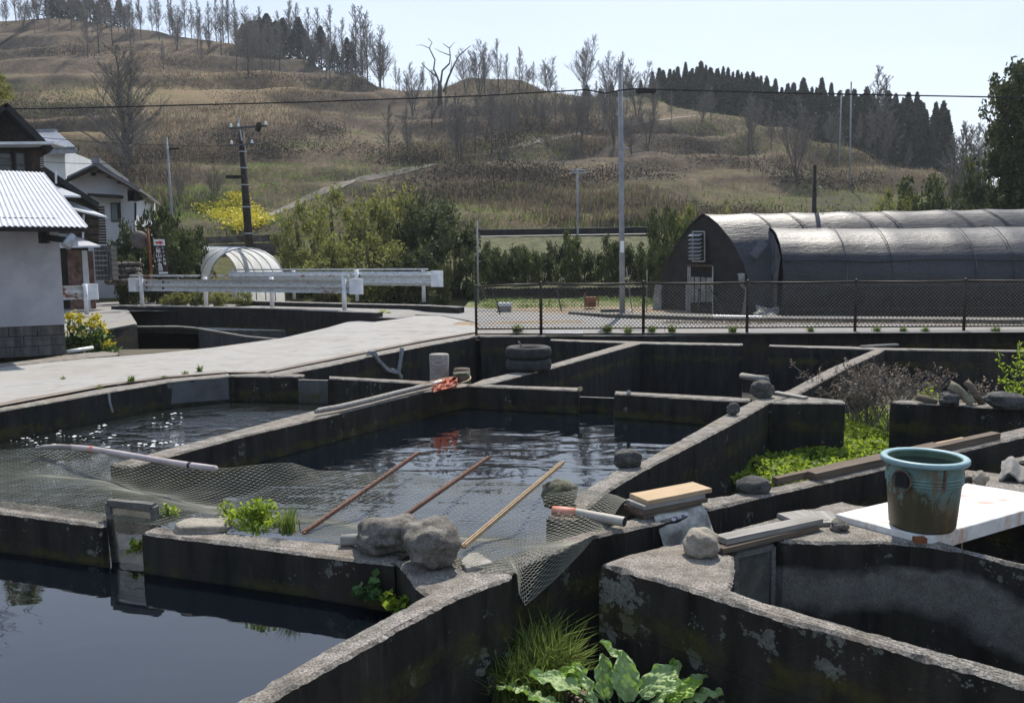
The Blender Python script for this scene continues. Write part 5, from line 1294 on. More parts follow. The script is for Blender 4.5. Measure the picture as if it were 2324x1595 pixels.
# concrete wall and lane on the terrace
tw = MB(); 
pa = [PY(1085, 521, 45.2), PY(1300, 518, 45.2), PY(1495, 514, 45.2)]
tz0 = pa[0].z
tag(slab([p for p in pa]+[p+Vector((0, .5, 0)) for p in pa[::-1]], 0.5, .3).build('terrace_revetment', M['dark_conc']), 'dark concrete retaining wall along the terrace lane', 'wall')
tl = MB(); tl.quad(PY(1060, 538, 44.6), PY(1500, 531, 44.6), PY(1500, 528, 45.3), PY(1060, 535, 45.3)); lan = struct('terrace_lane', tl, M['asphalt'])
bank = MB(); n_ = 60; rows = []
for j, (v_, y_) in enumerate(((538, 44.7), (548, 43.6), (570, 41.0), (610, 37.5), (640, 34.5), (655, 31.5))):
    rows.append([PY(1040+(1560-1040)*i/n_, v_-4*i/n_+2*n3((i*.3, j, 0)), y_) for i in range(n_+1)])
for r_ in rows: bank.v += [tuple(p) for p in r_]
for j in range(len(rows)-1):
    for i in range(n_): q = j*(n_+1)+i; bank.f.append((q, q+n_+1, q+n_+2, q+1))
M['bank'] = simple('grassy_bank', (.03, .036, .014), (.10, .10, .038), 2.2, .95, .8, 9, .1)
struct('grass_bank', bank, M['bank'], True)
# rape field and stone wall on the left
def flowers(lab, pts_px, n, h, size, y0=None):
    Vs, Fs, off = [], [], 0
    for i in range(n):
        a, b_, c_, d_ = pts_px; f, g = rng.random(), rng.random()
        u = (a[0]*(1-f)+b_[0]*f)*(1-g)+(d_[0]*(1-f)+c_[0]*f)*g; v = (a[1]*(1-f)+b_[1]*f)*(1-g)+(d_[1]*(1-f)+c_[1]*f)*g
        p = T(u, v, 44)
        if p is None: continue
        C = np.array(p)+rng.normal(size=(10, 3))*[.4, .4, .12]+[0, 0, h]; Vv, Ff = quads(C, size, rng, .8, .9); Vs.append(Vv); Fs.append(Ff+off); off += len(Vv)
    return tag(npmesh('rape_blossom', np.concatenate(Vs), np.concatenate(Fs), M['yellow']), lab, 'flowers', None, 'stuff')
flowers('yellow rape blossom patch on the green slope beside the utility pole', ((440, 475), (550, 455), (615, 505), (545, 530)), 420, .16, .17)
flowers('small yellow blossom tuft above the rape patch', ((515, 448), (550, 445), (552, 462), (520, 462)), 30, .3, .16)
M['stone'] = simple('grey_field_stone', (.045, .04, .034), (.15, .135, .115), 3, .9, .6, 12, .03)
sw = thing('stone_revetment', 'low stacked stone wall below the rape field', 'wall', PY(520, 585, 36))
for r_ in range(3):
    x = 0
    while x < 1:
        w = .05+.03*rnd.random(); a = 395+235*x; b_ = 395+235*min(1.02, x+w); v0 = 587-r_*16-8*x+ (r_ % 2)*2; v1 = v0-15
        p, q = PY(a, v0, 37.5+.15*r_-.5*x), PY(b_-1.2, v1, 37.5+.15*r_-.5*x)
        mb = MB().box((p.x, p.y-.05*rnd.random(), p.z), (q.x, p.y+.4, q.z)); mb.v = [(vx+.03*n3((vx, vy, vz), 3), vy+.04*n3((vx, vy, vz), 3, 1), vz+.02*n3((vx, vy, vz), 3, 2)) for vx, vy, vz in mb.v]
        mb.build('stone', M['stone'], sw); x += w
sw2 = thing('stone_revetment', 'tumbled rock wall beside the concrete blocks of the dark house', 'wall', PY(275, 640, 26.5))
for r_ in range(4):
    for c_ in range(5):
        p = PY(248+c_*15+(r_ % 2)*6, 640-r_*13, 26.8+.15*r_); s_ = .09+.05*rnd.random()
        bmq = bmesh.new(); bmesh.ops.create_icosphere(bmq, subdivisions=2, radius=1)
        for v_ in bmq.verts: v_.co = Vector((v_.co.x*s_*1.25, v_.co.y*s_, v_.co.z*s_*.85))*(1+.3*n3(v_.co, 1.5, r_*5+c_)) + p
        me = bpy.data.meshes.new('stone'); bmq.to_mesh(me); bmq.free(); link('stone', me, M['stone'], sw2)
# ------------------------------------------------------------------ stones on the walls
def rock_mat(name, a, b, spot):
    t = MT(name, .9, .25); f = t.noise(7, 6, .7); g = t.noise(45, 5, .75); v_ = t.noise(16, 5, .7)
    c = t.ramp(t.math('ADD', t.math('MULTIPLY', f, .5), t.math('MULTIPLY', g, .5)), (.36, a), (.62, b))
    c = t.mix(t.ramp(v_, (.55, 0.0), (.66, .7)), c, spot)
    t.color(c); t.bump(t.math('ADD', t.math('MULTIPLY', g, .6), f), .8, .02); return t.m
M['rock_brown'] = rock_mat('brown_grey_stone', (.045, .04, .034), (.20, .18, .155), (.25, .24, .215))
M['rock_dark'] = rock_mat('dark_grey_stone', (.03, .03, .028), (.11, .108, .10), (.17, .165, .15))
M['rock_pale'] = rock_mat('pale_tan_stone', (.16, .14, .11), (.34, .305, .25), (.26, .24, .21))
M['rock_moss'] = rock_mat('mossy_stone', (.05, .05, .03), (.19, .18, .13), (.10, .11, .045))
def stone(label, u0, v0, u1, v1, mat, seed, depth=.85, flat=1.0, jag=.22, z=0.0, tilt=0.0, pw=2.6, name='stone', lift=0.0):
    """stone filling the pixel box, standing on the plane z at its lower edge"""
    b = P((u0+u1)/2, v1-(v1-v0)*.10, z); k = b.y/FOC; w, h = (u1-u0)*k/2, (v1-v0)*k/2*flat
    dp = w*depth; b = b+Vector((b.x, b.y, 0)).normalized()*dp*.55
    bm_ = bmesh.new(); bmesh.ops.create_icosphere(bm_, subdivisions=4, radius=1)
    for v_ in bm_.verts:
        c = v_.co.copy(); n_ = (abs(c.x)**pw+abs(c.y)**pw+abs(c.z)**pw)**(1/pw); c = c/n_
        c *= 1+jag*1.2*n3(c, 1.1, seed)+jag*.55*n3(c, 2.6, seed+3)+jag*.2*n3(c, 6, seed+5)+jag*.08*n3(c, 14, seed+8)
        if c.z < 0: c.z *= .92
        v_.co = c
    zs = [v_.co.z for v_ in bm_.verts]; xs_ = [v_.co.x for v_ in bm_.verts]
    R_ = Matrix.Rotation(tilt, 4, 'Y')
    for v_ in bm_.verts:
        c = v_.co; c = Vector(((c.x-(max(xs_)+min(xs_))/2)/(max(xs_)-min(xs_))*2*w, c.y*dp, c.z*h)); v_.co = R_ @ c
    zm = min(v_.co.z for v_ in bm_.verts)
    for v_ in bm_.verts: v_.co.z -= zm+.012-lift
    me = bpy.data.meshes.new(name); bm_.to_mesh(me); bm_.free()
    o = link(name, me, M[mat], None, True); o.location = b
    return tag(o, label, 'stone', 'loose stones on the tank walls')
stone('flat-topped boulder on the wall beside the log end', *cK(550, 308), *cK(1022, 548), 'rock_brown', 1, .7, 1.0, .24, pw=3.4)
stone('round rough boulder beside the white tile', *cK(866, 328), *cK(1305, 668), 'rock_brown', 12, .8, 1.0, .26)
stone('pale tan boulder on the corner of the dry tank', *cH(848, 1293), *cH(1092, 1473), 'rock_pale', 3, .85, 1.0, .26)
stone('dark pear-shaped stone at the wall junction beside the white plank', *cH(1270, 360), *cH(1425, 472), 'rock_dark', 24, .8, 1.0, .22)
stone('small jagged dark stone on the diagonal wall', *cH(1122, 487), *cH(1212, 580), 'rock_dark', 5, .8, 1.0, .34, pw=1.7)
stone('large dark stone on the diagonal wall above the water', *cH(420, 780), *cH(602, 910), 'rock_dark', 6, .8, 1.0, .18)
stone('long flat dark stone on the ditch wall', *cH(1182, 953), *cH(1405, 1068), 'rock_dark', 17, .6, 1.0, .16)
stone('mossy lump of concrete under the edge of the netting', *cQ(278, 228), *cQ(660, 500), 'rock_moss', 8, .7, 1.0, .26, z=-.02)
stone('small brown stone beside the corner of the white panel', *cL(1000, 278), *cL(1132, 370), 'rock_brown', 9, .9, 1.0, .26, pw=2.2)
stone('crumbly pale stone behind the bucket', *cD(940, 1215), *cD(1112, 1372), 'rock_pale', 10, .8, 1.0, .3, pw=1.9)
stone('small dark stone half hidden behind the bucket rim', *cD(890, 1250), *cD(960, 1340), 'rock_dark', 11, .8)
stone('rounded stone beside the curved bark on the cross wall', *cD(640, 485), *cD(830, 610), 'rock_dark', 13, .8)
stone('big slab-like stone at the end of the bark-strewn cross wall', *cD(1078, 492), *cD(1500, 660), 'rock_dark', 14, .6, 1.0, .2, tilt=.12)
stone('mossy cap stone on the post beside the landing net', *cN(1800, 168), *cN(2025, 215), 'rock_moss', 15, .8, z=.16, name='cap_stone')
stone('flat grey slab lying among the weeds on the tank wall', *cJ(1190, 250), *cJ(1595, 378), 'rock_pale', 16, .55, .55, .12, pw=4.5)
# ------------------------------------------------------------------ timber
def wood(name, a, b, sc_=1.0):
    t = MT(name, .85, .25); t.objco(); g = t.noise(6*sc_, 5, .6, t.scaled(.25, 7, 7)); f = t.noise(2.5, 4)
    c = t.ramp(g, (.32, a), (.68, b)); t.color(t.mix(t.ramp(f, (.5, 0.0), (.75, .4)), c, tuple(x*.6 for x in a))); t.bump(g, .5, .006); return t.m
M['w_tan'] = wood('tan_timber', (.32, .225, .13), (.45, .335, .215))
M['w_dark'] = wood('old_dark_timber', (.07, .052, .038), (.15, .115, .085))
M['w_grey'] = wood('silvered_timber', (.15, .14, .125), (.32, .305, .28))
M['w_red'] = wood('red_brown_timber', (.11, .058, .040), (.24, .14, .10))
def plank(label, a, b, w, th, mat, grp=None, name='plank', rolls=0.0, seed=0, cat='plank'):
    a, b = Vector(a), Vector(b); L = (b-a).length; mb = MB(); n_ = max(2, int(L/.06))
    for i in range(n_+1):
        x = L*i/n_
        for y_, z in ((-w/2, 0), (w/2, 0), (w/2, th), (-w/2, th)):
            e = .004*n3((x*3, y_*9, seed), 2)+(.008*n3((y_*30, z*20, seed), 3) if i in (0, n_) else 0)
            mb.v.append((x+(e*2 if i in (0, n_) else 0), y_+e, z+.002*n3((x, y_, seed), 4)))
    for i in range(n_):
        for j in range(4): q = i*4; mb.f.append((q+j, q+(j+1) % 4, q+4+(j+1) % 4, q+4+j))
    mb.f += [(3, 2, 1, 0), (n_*4, n_*4+1, n_*4+2, n_*4+3)]
    o = mb.build(name, M[mat]); d = (b-a).normalized(); sd_ = Vector((0, 0, 1)).cross(d).normalized(); u_ = d.cross(sd_)
    o.matrix_world = Matrix(((d.x, sd_.x, u_.x, a.x), (d.y, sd_.y, u_.y, a.y), (d.z, sd_.z, u_.z, a.z), (0, 0, 0, 1)))
    return tag(o, label, cat, grp)
def up(p, z): return Vector((p.x, p.y, z))
# stack of boards on the ditch wall
a, b = P(*cH(560, 1200)), P(*cH(950, 1120))
for k, (lab, mat, da, db, w) in enumerate((('bottom board of the stack on the ditch wall, dark and split', 'w_dark', 0, -.05, .16), ('second board up in the stack on the ditch wall', 'w_dark', .02, .0, .17), ('third board up in the stack on the ditch wall', 'w_grey', .0, -.02, .17), ('topmost tan board of the stack on the ditch wall', 'w_tan', -.02, .03, .175))):
    d = (b-a).normalized(); plank(lab, up(a-d*da, .004+.028*k), up(b+d*db, .004+.028*k), w, .026, mat, 'boards stacked on the ditch wall', seed=k, name='board')
# hanging feed sack
M['sack'] = None
def sack():
    t = MT('stained_white_sack', .7, .3); f = t.noise(6, 5, .65); g = t.noise(20, 4)
    c = t.ramp(f, (.34, (.12, .115, .10)), (.58, (.46, .45, .40))); t.color(c); t.bump(g, .3, .01); return t.m
M['sack'] = sack(); M['ink'] = simple('blue_print', (.06, .07, .16), (.12, .14, .24), 30, .7, 0)
s0, s1 = P(*cH(672, 1222)), P(*cH(975, 1150)); fw_ = Vector((-.02, -.06, 0))
e0, e1 = P(*cQ(1380, 585)), P(*cQ(1855, 475))
dn0, dn1 = Vector((.11, -.10, -.30)), Vector((.12, -.12, -.27))
sk = rag('stained white feed sack hanging over the edge of the ditch wall', [(up(e0, .01)+Vector((.02, .14, 0)), up(e1, .01)+Vector((.02, .14, 0))), (up(e0, .012), up(e1, .012)), (e0+Vector((.02, -.03, -.03)), e1+Vector((.02, -.03, -.03))), (e0+dn0*.6, e1+dn1*.6), (e0+dn0, e1+dn1)], 'sack', 'feed_sack', .012)
for k, (a_, b_) in enumerate(((1575, 575), (1632, 548), (1695, 525))):
    p = P(*cQ(a_, b_), .0)+Vector((0, -.03, .0)); mb = MB(); 
    mb.lathe([(.004, 0), (.012, 0), (.012, .003), (.004, .003)], 12, Matrix.Translation(P(*cQ(a_, b_), .028)) @ Matrix.Rotation(.5, 4, 'X')); mb.build('print_mark', M['ink'], sk)
# planks over the sluice of the dry tank
plank('grey plank laid from the pale boulder across the sluice, upper of two', up(P(*cL(262, 485)), .035), up(P(*cL(915, 335)), .028), .085, .03, 'w_grey', 'planks across the sluice', seed=5)
plank('grey plank laid across the sluice, lower of two', up(P(*cL(250, 512)), .004), up(P(*cL(905, 352)), .002), .06, .028, 'w_dark', 'planks across the sluice', seed=6)
plank('short wide silvery board with splintered ends on the ledge', up(P(*cL(735, 255)), .002), up(P(*cL(905, 325)), .002), .20, .022, 'w_grey', 'short boards on the ledge', seed=7, name='board')
plank('short silvery board lying on the ledge beside the brown stone', up(P(*cL(905, 250)), .002), up(P(*cL(1000, 330)), .002), .17, .02, 'w_grey', 'short boards on the ledge', seed=8, name='board')
plank('long dark rail of timber on the ditch wall, its end by the flat stone', up(P(*cI(150, 1000)), .003), up(P(*cI(1150, 775)), .003), .05, .045, 'w_dark', 'timber rails on the ditch wall', seed=9)
plank('second dark timber rail on the ditch wall reaching past the bucket', up(P(*cI(380, 972)), .003), up(P(*cI(1530, 712)), .003), .075, .05, 'w_dark', 'timber rails on the ditch wall', seed=10)
plank('thin tan lath lying behind the bucket', up(P(*cI(1080, 775)), .003), up(P(*cI(1325, 722)), .003), .025, .02, 'w_tan', seed=11)
plank('short white weathered plank beside the pear-shaped stone', up(P(*cI(150, 437)), .012), up(P(*cI(342, 468)), .004), .085, .022, 'w_grey', seed=12)
plank('thin plank lying where the diagonal wall meets the far wall', up(P(*cI(690, 146)), .003), up(P(*cI(918, 134)), .003), .06, .03, 'w_grey', seed=13)
# white tile on the boulder block
tl_ = [P(*cK(a_, b_)) for a_, b_ in ((1278, 590), (1320, 640), (1505, 600), (1400, 525), (1330, 540))]
tag(slab([p+Vector((0, 0, .02)) for p in tl_], .002, .04, .002, .004).build('stone_tile', rock_mat('pale_slate', (.24, .225, .20), (.36, .345, .31), (.28, .27, .24))), 'pale flat slate tile beside the round boulder', 'tile')
# ------------------------------------------------------------------ netting
M['net'] = simple('olive_plastic_net', (.10, .102, .075), (.19, .19, .15), 5, .5, 0)
def net():
    """hexagonal plastic mesh draped over the pool between the walls: (far edge, wall edge, near edge) left to right"""
    return [[P(*q) for q in row] for row in (
        ((-330, 1010, .10), (-330, 1085, .04), (-330, 1115, .03)), ((0, 1022, .14), (0, 1112, .05), (0, 1142, .02)), ((90, 1016, .16), (110, 1120, .05), (115, 1158, .02)),
        ((170, 1024, .12), (215, 1135, .05), (232, 1174, .02)), ((300, 1048, .06), (345, 1150, .03), (360, 1192, .02)), ((420, 1062, .04), (470, 1165, .02), (492, 1204, .01)),
        ((520, 1062, .03), (585, 1180, .0), (610, 1208, .01)), ((600, 1053, .04), (680, 1185, .0), (710, 1220, .01)), ((660, 1050, .05), (745, 1195, .0), (772, 1232, .01)),
        ((720, 1068, .02), (810, 1205, .0), (838, 1246, .01)), ((850, 1072, .0), (915, 1215, .0), (935, 1262, .02)), ((940, 1072, .03), (995, 1230, .01), (1012, 1276, .02)),
        ((1040, 1095, .02), (1075, 1245, .02), (1090, 1288, .02)), ((1120, 1086, .06), (1150, 1262, .03), (1174, 1300, .0)), ((1200, 1100, .08), (1190, 1278, .03), (1178, 1348, -.075)),
        ((1290, 1105, .10), (1228, 1262, .03), (1192, 1374, -.13)), ((1360, 1115, .10), (1280, 1243, .03), (1262, 1312, -.10)), ((1400, 1125, .10), (1325, 1224, .03), (1318, 1255, -.03)), ((1424, 1135, .08), (1348, 1213, .02), (1346, 1222, .0)))]
NROW = net()
_d = [0]
for k in range(len(NROW)-1): _d.append(_d[-1]+(NROW[k+1][1]-NROW[k][1]).length*.7+(NROW[k+1][0]-NROW[k][0]).length*.3)
_A = [np.array([[r_[c][k] for k in range(3)] for r_ in NROW]) for c in range(3)]
def netpt(s, t):
    """s: 0..1 left-right, t: 0..1 far-near"""
    x = s*_d[-1]; a, w, b = [np.array([np.interp(x, _d, A[:, k]) for k in range(3)]) for A in _A]
    q = .78
    p = a*(1-t/q)+w*(t/q) if t < q else w*(1-(t-q)/(1-q))+b*((t-q)/(1-q))
    sag = max(0, 4*(t/q)*(1-t/q)) if t < q else 0; px_, py_ = p[0], p[1]
    wv = .07*noise.noise(Vector((px_*.9, py_*1.6, 3)))+.045*math.sin(px_*2.2+py_*5.0)+.02*noise.noise(Vector((px_*3, py_*3, 1)))
    p = p.copy(); p[2] += (-.05+wv)*sag
    if t < q: p[2] = max(p[2], -.25)
    return p
def build_net():
    cols, rows = 214, 66; pts = {}; edges = []
    def vid(i, j): return i*10000+j
    # brick-wall hexagons: node grid with zigzag rows
    G = {}
    for j in range(rows+1):
        for i in range(cols+1):
            zz = .25 if (i+j) % 2 else -.25
            s = i/cols; t = min(1, max(0, (j+zz)/rows)); G[(i, j)] = netpt(s, t)
    for j in range(rows+1):
        for i in range(cols):
            edges.append(((i, j), (i+1, j)))
        if j < rows:
            for i in range(cols+1):
                if (i+j) % 2: edges.append(((i, j), (i, j+1)))
    A = np.array([G[e[0]] for e in edges]); B = np.array([G[e[1]] for e in edges]); D = B-A; L = np.linalg.norm(D, axis=1)
    ok = L > 1e-5; A, B, D, L = A[ok], B[ok], D[ok], L[ok]; D /= L[:, None]
    up_ = np.array([0, 0, 1.0]); s = np.cross(D, up_); s /= (np.linalg.norm(s, axis=1)[:, None]+1e-9); u_ = np.cross(s, D)
    r_ = .0021; V = []
    for Q in (A, B):
        V += [Q+s*r_*1.25, Q-s*r_*1.25, Q+u_*r_*1.1]
    V = np.stack(V, 1); n_ = len(A); b0 = np.arange(n_)[:, None]*6
    F = np.concatenate([b0+np.array([[0, 1, 4, 3]]), b0+np.array([[1, 2, 5, 4]]), b0+np.array([[2, 0, 3, 5]])])
    o = npmesh('netting', V.reshape(-1, 3), F, M['net']); return tag(o, 'olive plastic mesh netting draped over the pool and hanging into the ditch', 'net')
build_net()
# ------------------------------------------------------------------ poles, pipes and battens on the net
M['pvc_pink'] = simple('faded_pink_pipe', (.30, .25, .245), (.46, .40, .39), 5, .5, .1)
M['pvc_grey'] = simple('greyish_pipe', (.25, .23, .20), (.42, .39, .34), 6, .5, .1)
M['orange'] = simple('orange_tape', (.50, .16, .10), (.62, .30, .22), 12, .6, .1)
def channel(label, a, b, seed, lip='w_red'):                             # wooden batten with a groove: two strips and a web
    root = thing('batten', label, 'batten', a, 'red-brown battens lying across the net')
    a, b = Vector(a), Vector(b); d = (b-a).normalized(); s = Vector((d.y, -d.x, 0)).normalized()
    MB().beam(a, b, .024, .010).build('web', M['w_red'], root)
    MB().beam(a+s*.012+Z*.009, b+s*.012+Z*.009, .007, .022).build('lip', M[lip], root)
    MB().beam(a-s*.012+Z*.005, b-s*.012+Z*.005, .007, .014).build('lip', M[lip], root)
    return root
channel('red-brown grooved batten on the net, its end beside the splashy ripples', PY(690, 1210, P(690, 1210, .02).y), P(948, 1030, .16), 1)
channel('red-brown grooved batten on the net, the middle one of three', P(900, 1185, .03), P(1111, 1038, .18), 2)
channel('tan grooved batten propped against the round boulder', P(1052, 1242, .05), P(1276, 1052, .20), 3, 'w_tan')
pk = thing('plastic_pipe', 'faded pink pipe with a wooden end lying along the far edge of the net', 'pipe', P(85, 1018, .15))
pth = [P(*cF(a_, b_), .18) for a_, b_ in ((480, 838), (620, 850), (840, 885), (1100, 932), (1300, 962), (1470, 985))]
MB().tube(pth, .021, 10).build('pipe', M['pvc_pink'], pk, True)
MB().tube([P(*cF(a_, b_), .18) for a_, b_ in ((245, 848), (300, 838), (400, 836), (500, 840))], [.012, .018, .021, .020], 8).build('wooden_end', M['w_grey'], pk, True)
for k, (a_, b_) in enumerate(((620, 850), (1290, 960))): 
    p = P(*cF(a_, b_), .18); q = P(*cF(a_+14, b_+3), .18); MB().tube([p, q], .0235, 10).build('tape_band', M['orange' if k == 0 else 'black'], pk)
pg = thing('plastic_pipe', 'short pipe with orange tape lying under the net by the stacked boards', 'pipe', P(*cQ(1100, 600), .0))
pp = [P(*cQ(a_, b_), .045) for a_, b_ in ((400, 488), (640, 510), (880, 555), (1100, 595))]
MB().tube(pp, .028, 12, False).build('pipe', M['pvc_grey'], pg, True)
MB().tube([pp[0], pp[0].lerp(pp[1], .95)], .0295, 12).build('tape_wrap', M['orange'], pg, True)
q = pp[-1]; dd = (pp[-1]-pp[-2]).normalized(); MB().tube([q-dd*.004, q+dd*.001], .023, 12).build('bore', M['black'], pg)
tag(MB().tube([P(*cK(462, 425), .035), P(*cK(700, 415), .035)], .030, 10).build('log', M['w_grey'], None, True), 'round log end jutting from under the flat-topped boulder', 'log')
# ------------------------------------------------------------------ mesh screens
M['frame'] = wood('grey_screen_frame', (.075, .072, .066), (.16, .155, .145))
M['screen'] = simple('screen_mesh', (.07, .07, .06), (.15, .15, .13), 9, .5, 0)
def screen(label, tl, tr, h, lean, nx, ny, fw=.035, wr_=.0022):
    tl, tr = Vector(tl), Vector(tr); X = (tr-tl); w = X.length; X.normalize(); D = Vector(lean).normalized()
    root = thing('mesh_screen', label, 'screen', tl+D*h)
    for nm, a, b in (('top_bar', tl, tr), ('side_bar', tl-X*0+D*.0, tl+D*h), ('side_bar', tr, tr+D*h), ('bottom_bar', tl+D*h, tr+D*h)):
        MB().beam(a, b, fw, fw, X if 'side' in nm else D).build(nm, M['frame'], root)
    mb = MB()
    for s_ in (1, -1):
        k = -ny
        while k <= nx:
            a0, a1 = (k, k+ny); lo_, hi_ = max(0, a0), min(nx, a1)
            if hi_ > lo_:
                t0, t1 = (lo_-a0)/ny, (hi_-a0)/ny
                if s_ < 0: t0, t1 = 1-t0, 1-t1
                mb.tube([tl+X*w*lo_/nx+D*h*t0, tl+X*w*hi_/nx+D*h*t1], wr_, 3, False)
            k += 1
    mb.build('wire_mesh', M['screen'], root); return root
stl = P(*cJ(742, 165), .10); st2 = P(*cJ(1050, 195), .10)
screen('framed mesh screen standing in the gap of the front tank wall', stl, st2, .46, (.03, .06, -1), 26, 42, .035, .0019)
stl = P(*cH(1180, 1440), -.03); st2 = P(*cH(1410, 1385), -.03)
screen('dark mesh screen set in the sluice of the dry tank', stl, st2, .55, (.02, .04, -1), 24, 40, .03, .0018)
# sluice boards
def sboard(label, a, b, zt, h, mat='conc_pale', th=.035):
    a, b = P(*a, zt), P(*b, zt); d = (b-a).normalized(); n_ = Vector((-d.y, d.x, 0))
    mb = MB().beam(a-Z*h/2, b-Z*h/2, th, h); tag(mb.build('sluice_board', M[mat]), label, 'board')
sboard('narrow grey sluice board at the corner of the splashing pool', cF(2035, 377), cF(2235, 382), -.03, .5)
sboard('wide low sluice board between the mid cross walls', cH(212, 452), cH(425, 460), -.10, .35, 'dark_conc')
sboard('tall sluice frame in the far wall gap', (1686, 850), (1745, 852), -.45, .3, 'dark_conc')
tag(MB().tube([P(1427, 889, 0), P(1427, 889, .085)], .022, 8).build('pipe_stub', M['steel']), 'short pipe stub standing on the mid cross wall', 'pipe')
tag(MB().tube([P(1317, 882, 0), P(1317, 882, .03)], .03, 8).build('pipe_stub', M['w_tan']), 'low pipe stub at the end of the mid cross wall', 'pipe')
# ------------------------------------------------------------------ landing net, post, tyres
ln = thing('landing_net', 'landing net with a long pale handle and a crumpled orange mesh bag', 'landing net', P(*cN(1000, 450), .03))
hd = [P(*cN(a_, b_), .05) for a_, b_ in ((105, 665), (160, 645), (420, 600), (780, 515), (1150, 420), (1400, 360), (1530, 330))]
MB().tube(hd, [.018, .028, .030, .030, .029, .027, .024], 10).build('handle', M['w_grey'], ln, True)
MB().tube([P(*cN(1550, 318), .06), P(*cN(1660, 285), .06)], .022, 8).build('socket', M['ceramic'], ln, True)
hoop = [P(*cN(a_, b_), .06) for a_, b_ in ((1345, 345), (1500, 300), (1640, 262), (1800, 235), (1950, 210), (2015, 215), (2030, 245), (1990, 280), (1900, 310), (1800, 328), (1700, 338), (1560, 345))]
MB().tube(hoop, .008, 6).build('hoop', M['w_tan'], ln, True)
M['net_orange'] = leaf_mat('orange_net_cloth', (.42, .13, .08), (.55, .20, .13), (.62, .28, .20), .35, .7)
mb = MB(); cb = P(*cN(1720, 300), .06); nn_ = 22; mm = 10
for j in range(mm+1):
    for i in range(nn_+1):
        f = i/nn_; g = j/mm; base = P(*cN(1560+430*f, 345-130*f), .075).lerp(P(*cN(1640+330*f, 250-40*f), .075), g)
        p = P(*cN(1565+300*f, 330-60*f+(g-.4)*150*(1-.3*f)), .05+.04*n3((f*5, g*5, 1), 1.3)+.03*math.sin(f*19+g*5))
        mb.v.append(tuple(p))
for j in range(mm):
    for i in range(nn_): q = j*(nn_+1)+i; mb.f.append((q, q+1, q+nn_+2, q+nn_+1))
bag = mb.build('net_bag', M['net_orange'], ln, True)
tag(MB().lathe([(0, .42), (.115, .415), (.125, .40), (.12, .2), (.13, -.3), (0, -.3)], 16, Matrix.Translation(P(992, 872, .0)+Vector((0, .35, -.08)))).build('wooden_post', M['w_grey'], None, True), 'cut wooden post standing behind the landing net', 'post')
tag(MB().lathe([(0, .16), (.10, .155), (.11, 0), (.11, -.4)], 12, Matrix.Translation(P(1046, 870, .0)+Vector((0, .25, 0)))).build('wooden_post', M['w_dark'], None, True), 'short post under the mossy cap stone', 'post')
M['tyre'] = simple('dusty_tyre_rubber', (.022, .022, .022), (.05, .05, .048), 9, .85, .3, 60, .004)
tb = P(1200, 842, .0)
for k, lab in enumerate(('lower of two dusty car tyres stacked on the dividing wall', 'upper of two dusty car tyres stacked on the dividing wall, a stick in it')):
    ty = thing('tyre', lab, 'tyre', tb+Vector((0, .1, .0+.165*k)), 'stacked tyres')
    Mt = Matrix.Translation(tb+Vector((0, .1, .004+.165*k)))
    MB().lathe([(.19, .03), (.22, .005), (.27, .0), (.30, .015), (.312, .05), (.312, .11), (.30, .145), (.27, .16), (.22, .155), (.19, .13)], 32, Mt).build('tread', M['tyre'], ty, True)
    MB().lathe([(.19, .13), (.18, .11), (.18, .05), (.19, .03)], 32, Mt).build('bead', M['black'], ty, True)
tag(MB().tube([tb+Vector((0, .1, .15)), P(*cG(1745, 108), .2).lerp(tb, 0)*0+PY(*cG(1745, 108), tb.y+.05)], .014, 6).build('stick', M['w_grey'], None), 'stick poking out of the stacked tyres', 'stick')
# ------------------------------------------------------------------ bucket on the white panel
def bucket_mat():
    t = MT('weathered_teal_bucket', .55, .4); x, y, z = t.sep()
    f = t.noise(5.5, 6, .7, t.scaled(1.6, 1.6, .7)); g = t.noise(18, 5, .7)
    teal = t.ramp(g, (.3, (.085, .15, .135)), (.7, (.16, .26, .24)))
    dirt = t.ramp(t.noise(3, 5, .65, t.scaled(2, 2, .5)), (.3, (.040, .034, .018)), (.7, (.115, .098, .055)))
    zz = t.math('ADD', t.math('MULTIPLY', z, 2.4), t.math('MULTIPLY', t.math('SUBTRACT', f, .5), 2.8))
    c = t.mix(t.ramp(zz, (.58, 1.0), (.70, 0.0)), teal, dirt)
    c = t.mix(t.ramp(f, (.54, 0.0), (.62, .75)), c, (.15, .085, .035))
    t.color(c); t.bump(g, .25, .004); return t.m
M['bucket'] = bucket_mat()
M['rim'] = simple('pale_blue_rim', (.17, .27, .29), (.25, .37, .39), 6, .45, .1)
M['inner'] = simple('green_inner_wall', (.045, .085, .05), (.08, .13, .08), 6, .6, .1)
M['panel'] = None
def panel_mat():
    t = MT('rusty_white_panel', .35, .5); x, y, z = t.sep(); f = t.noise(4, 6, .7, t.scaled(1, 2.4, 1)); g = t.noise(11, 5)
    c = t.ramp(g, (.3, (.55, .54, .51)), (.7, (.70, .69, .66))); c = t.mix(t.ramp(f, (.52, 0.0), (.66, .85)), c, (.42, .22, .13)); c = t.mix(t.ramp(t.noise(40, 5, .75), (.55, 0.0), (.7, .5)), c, (.35, .33, .30)); t.color(c); return t.m
M['panel'] = panel_mat()
PZ = .012
pq = [P(*cB(-545, 1115), PZ), P(*cB(840, 1490), PZ), P(*cB(2330, 1105), PZ), P(*cB(1400, 735), PZ), P(*cB(200, 1020), PZ)]
pq = [P(*cL(1040, 275), PZ), P(*cL(1620, 428), PZ), P(*cL(1700, 430), PZ), P(*cL(2600, 170), PZ), P(*cL(1935, 62), PZ)]
panel = tag(slab([p+Z*.025 for p in pq], PZ-.004, .08, .0015, .004).build('steel_panel', M['panel']), 'white painted steel panel with rust stains lying under the bucket', 'panel')
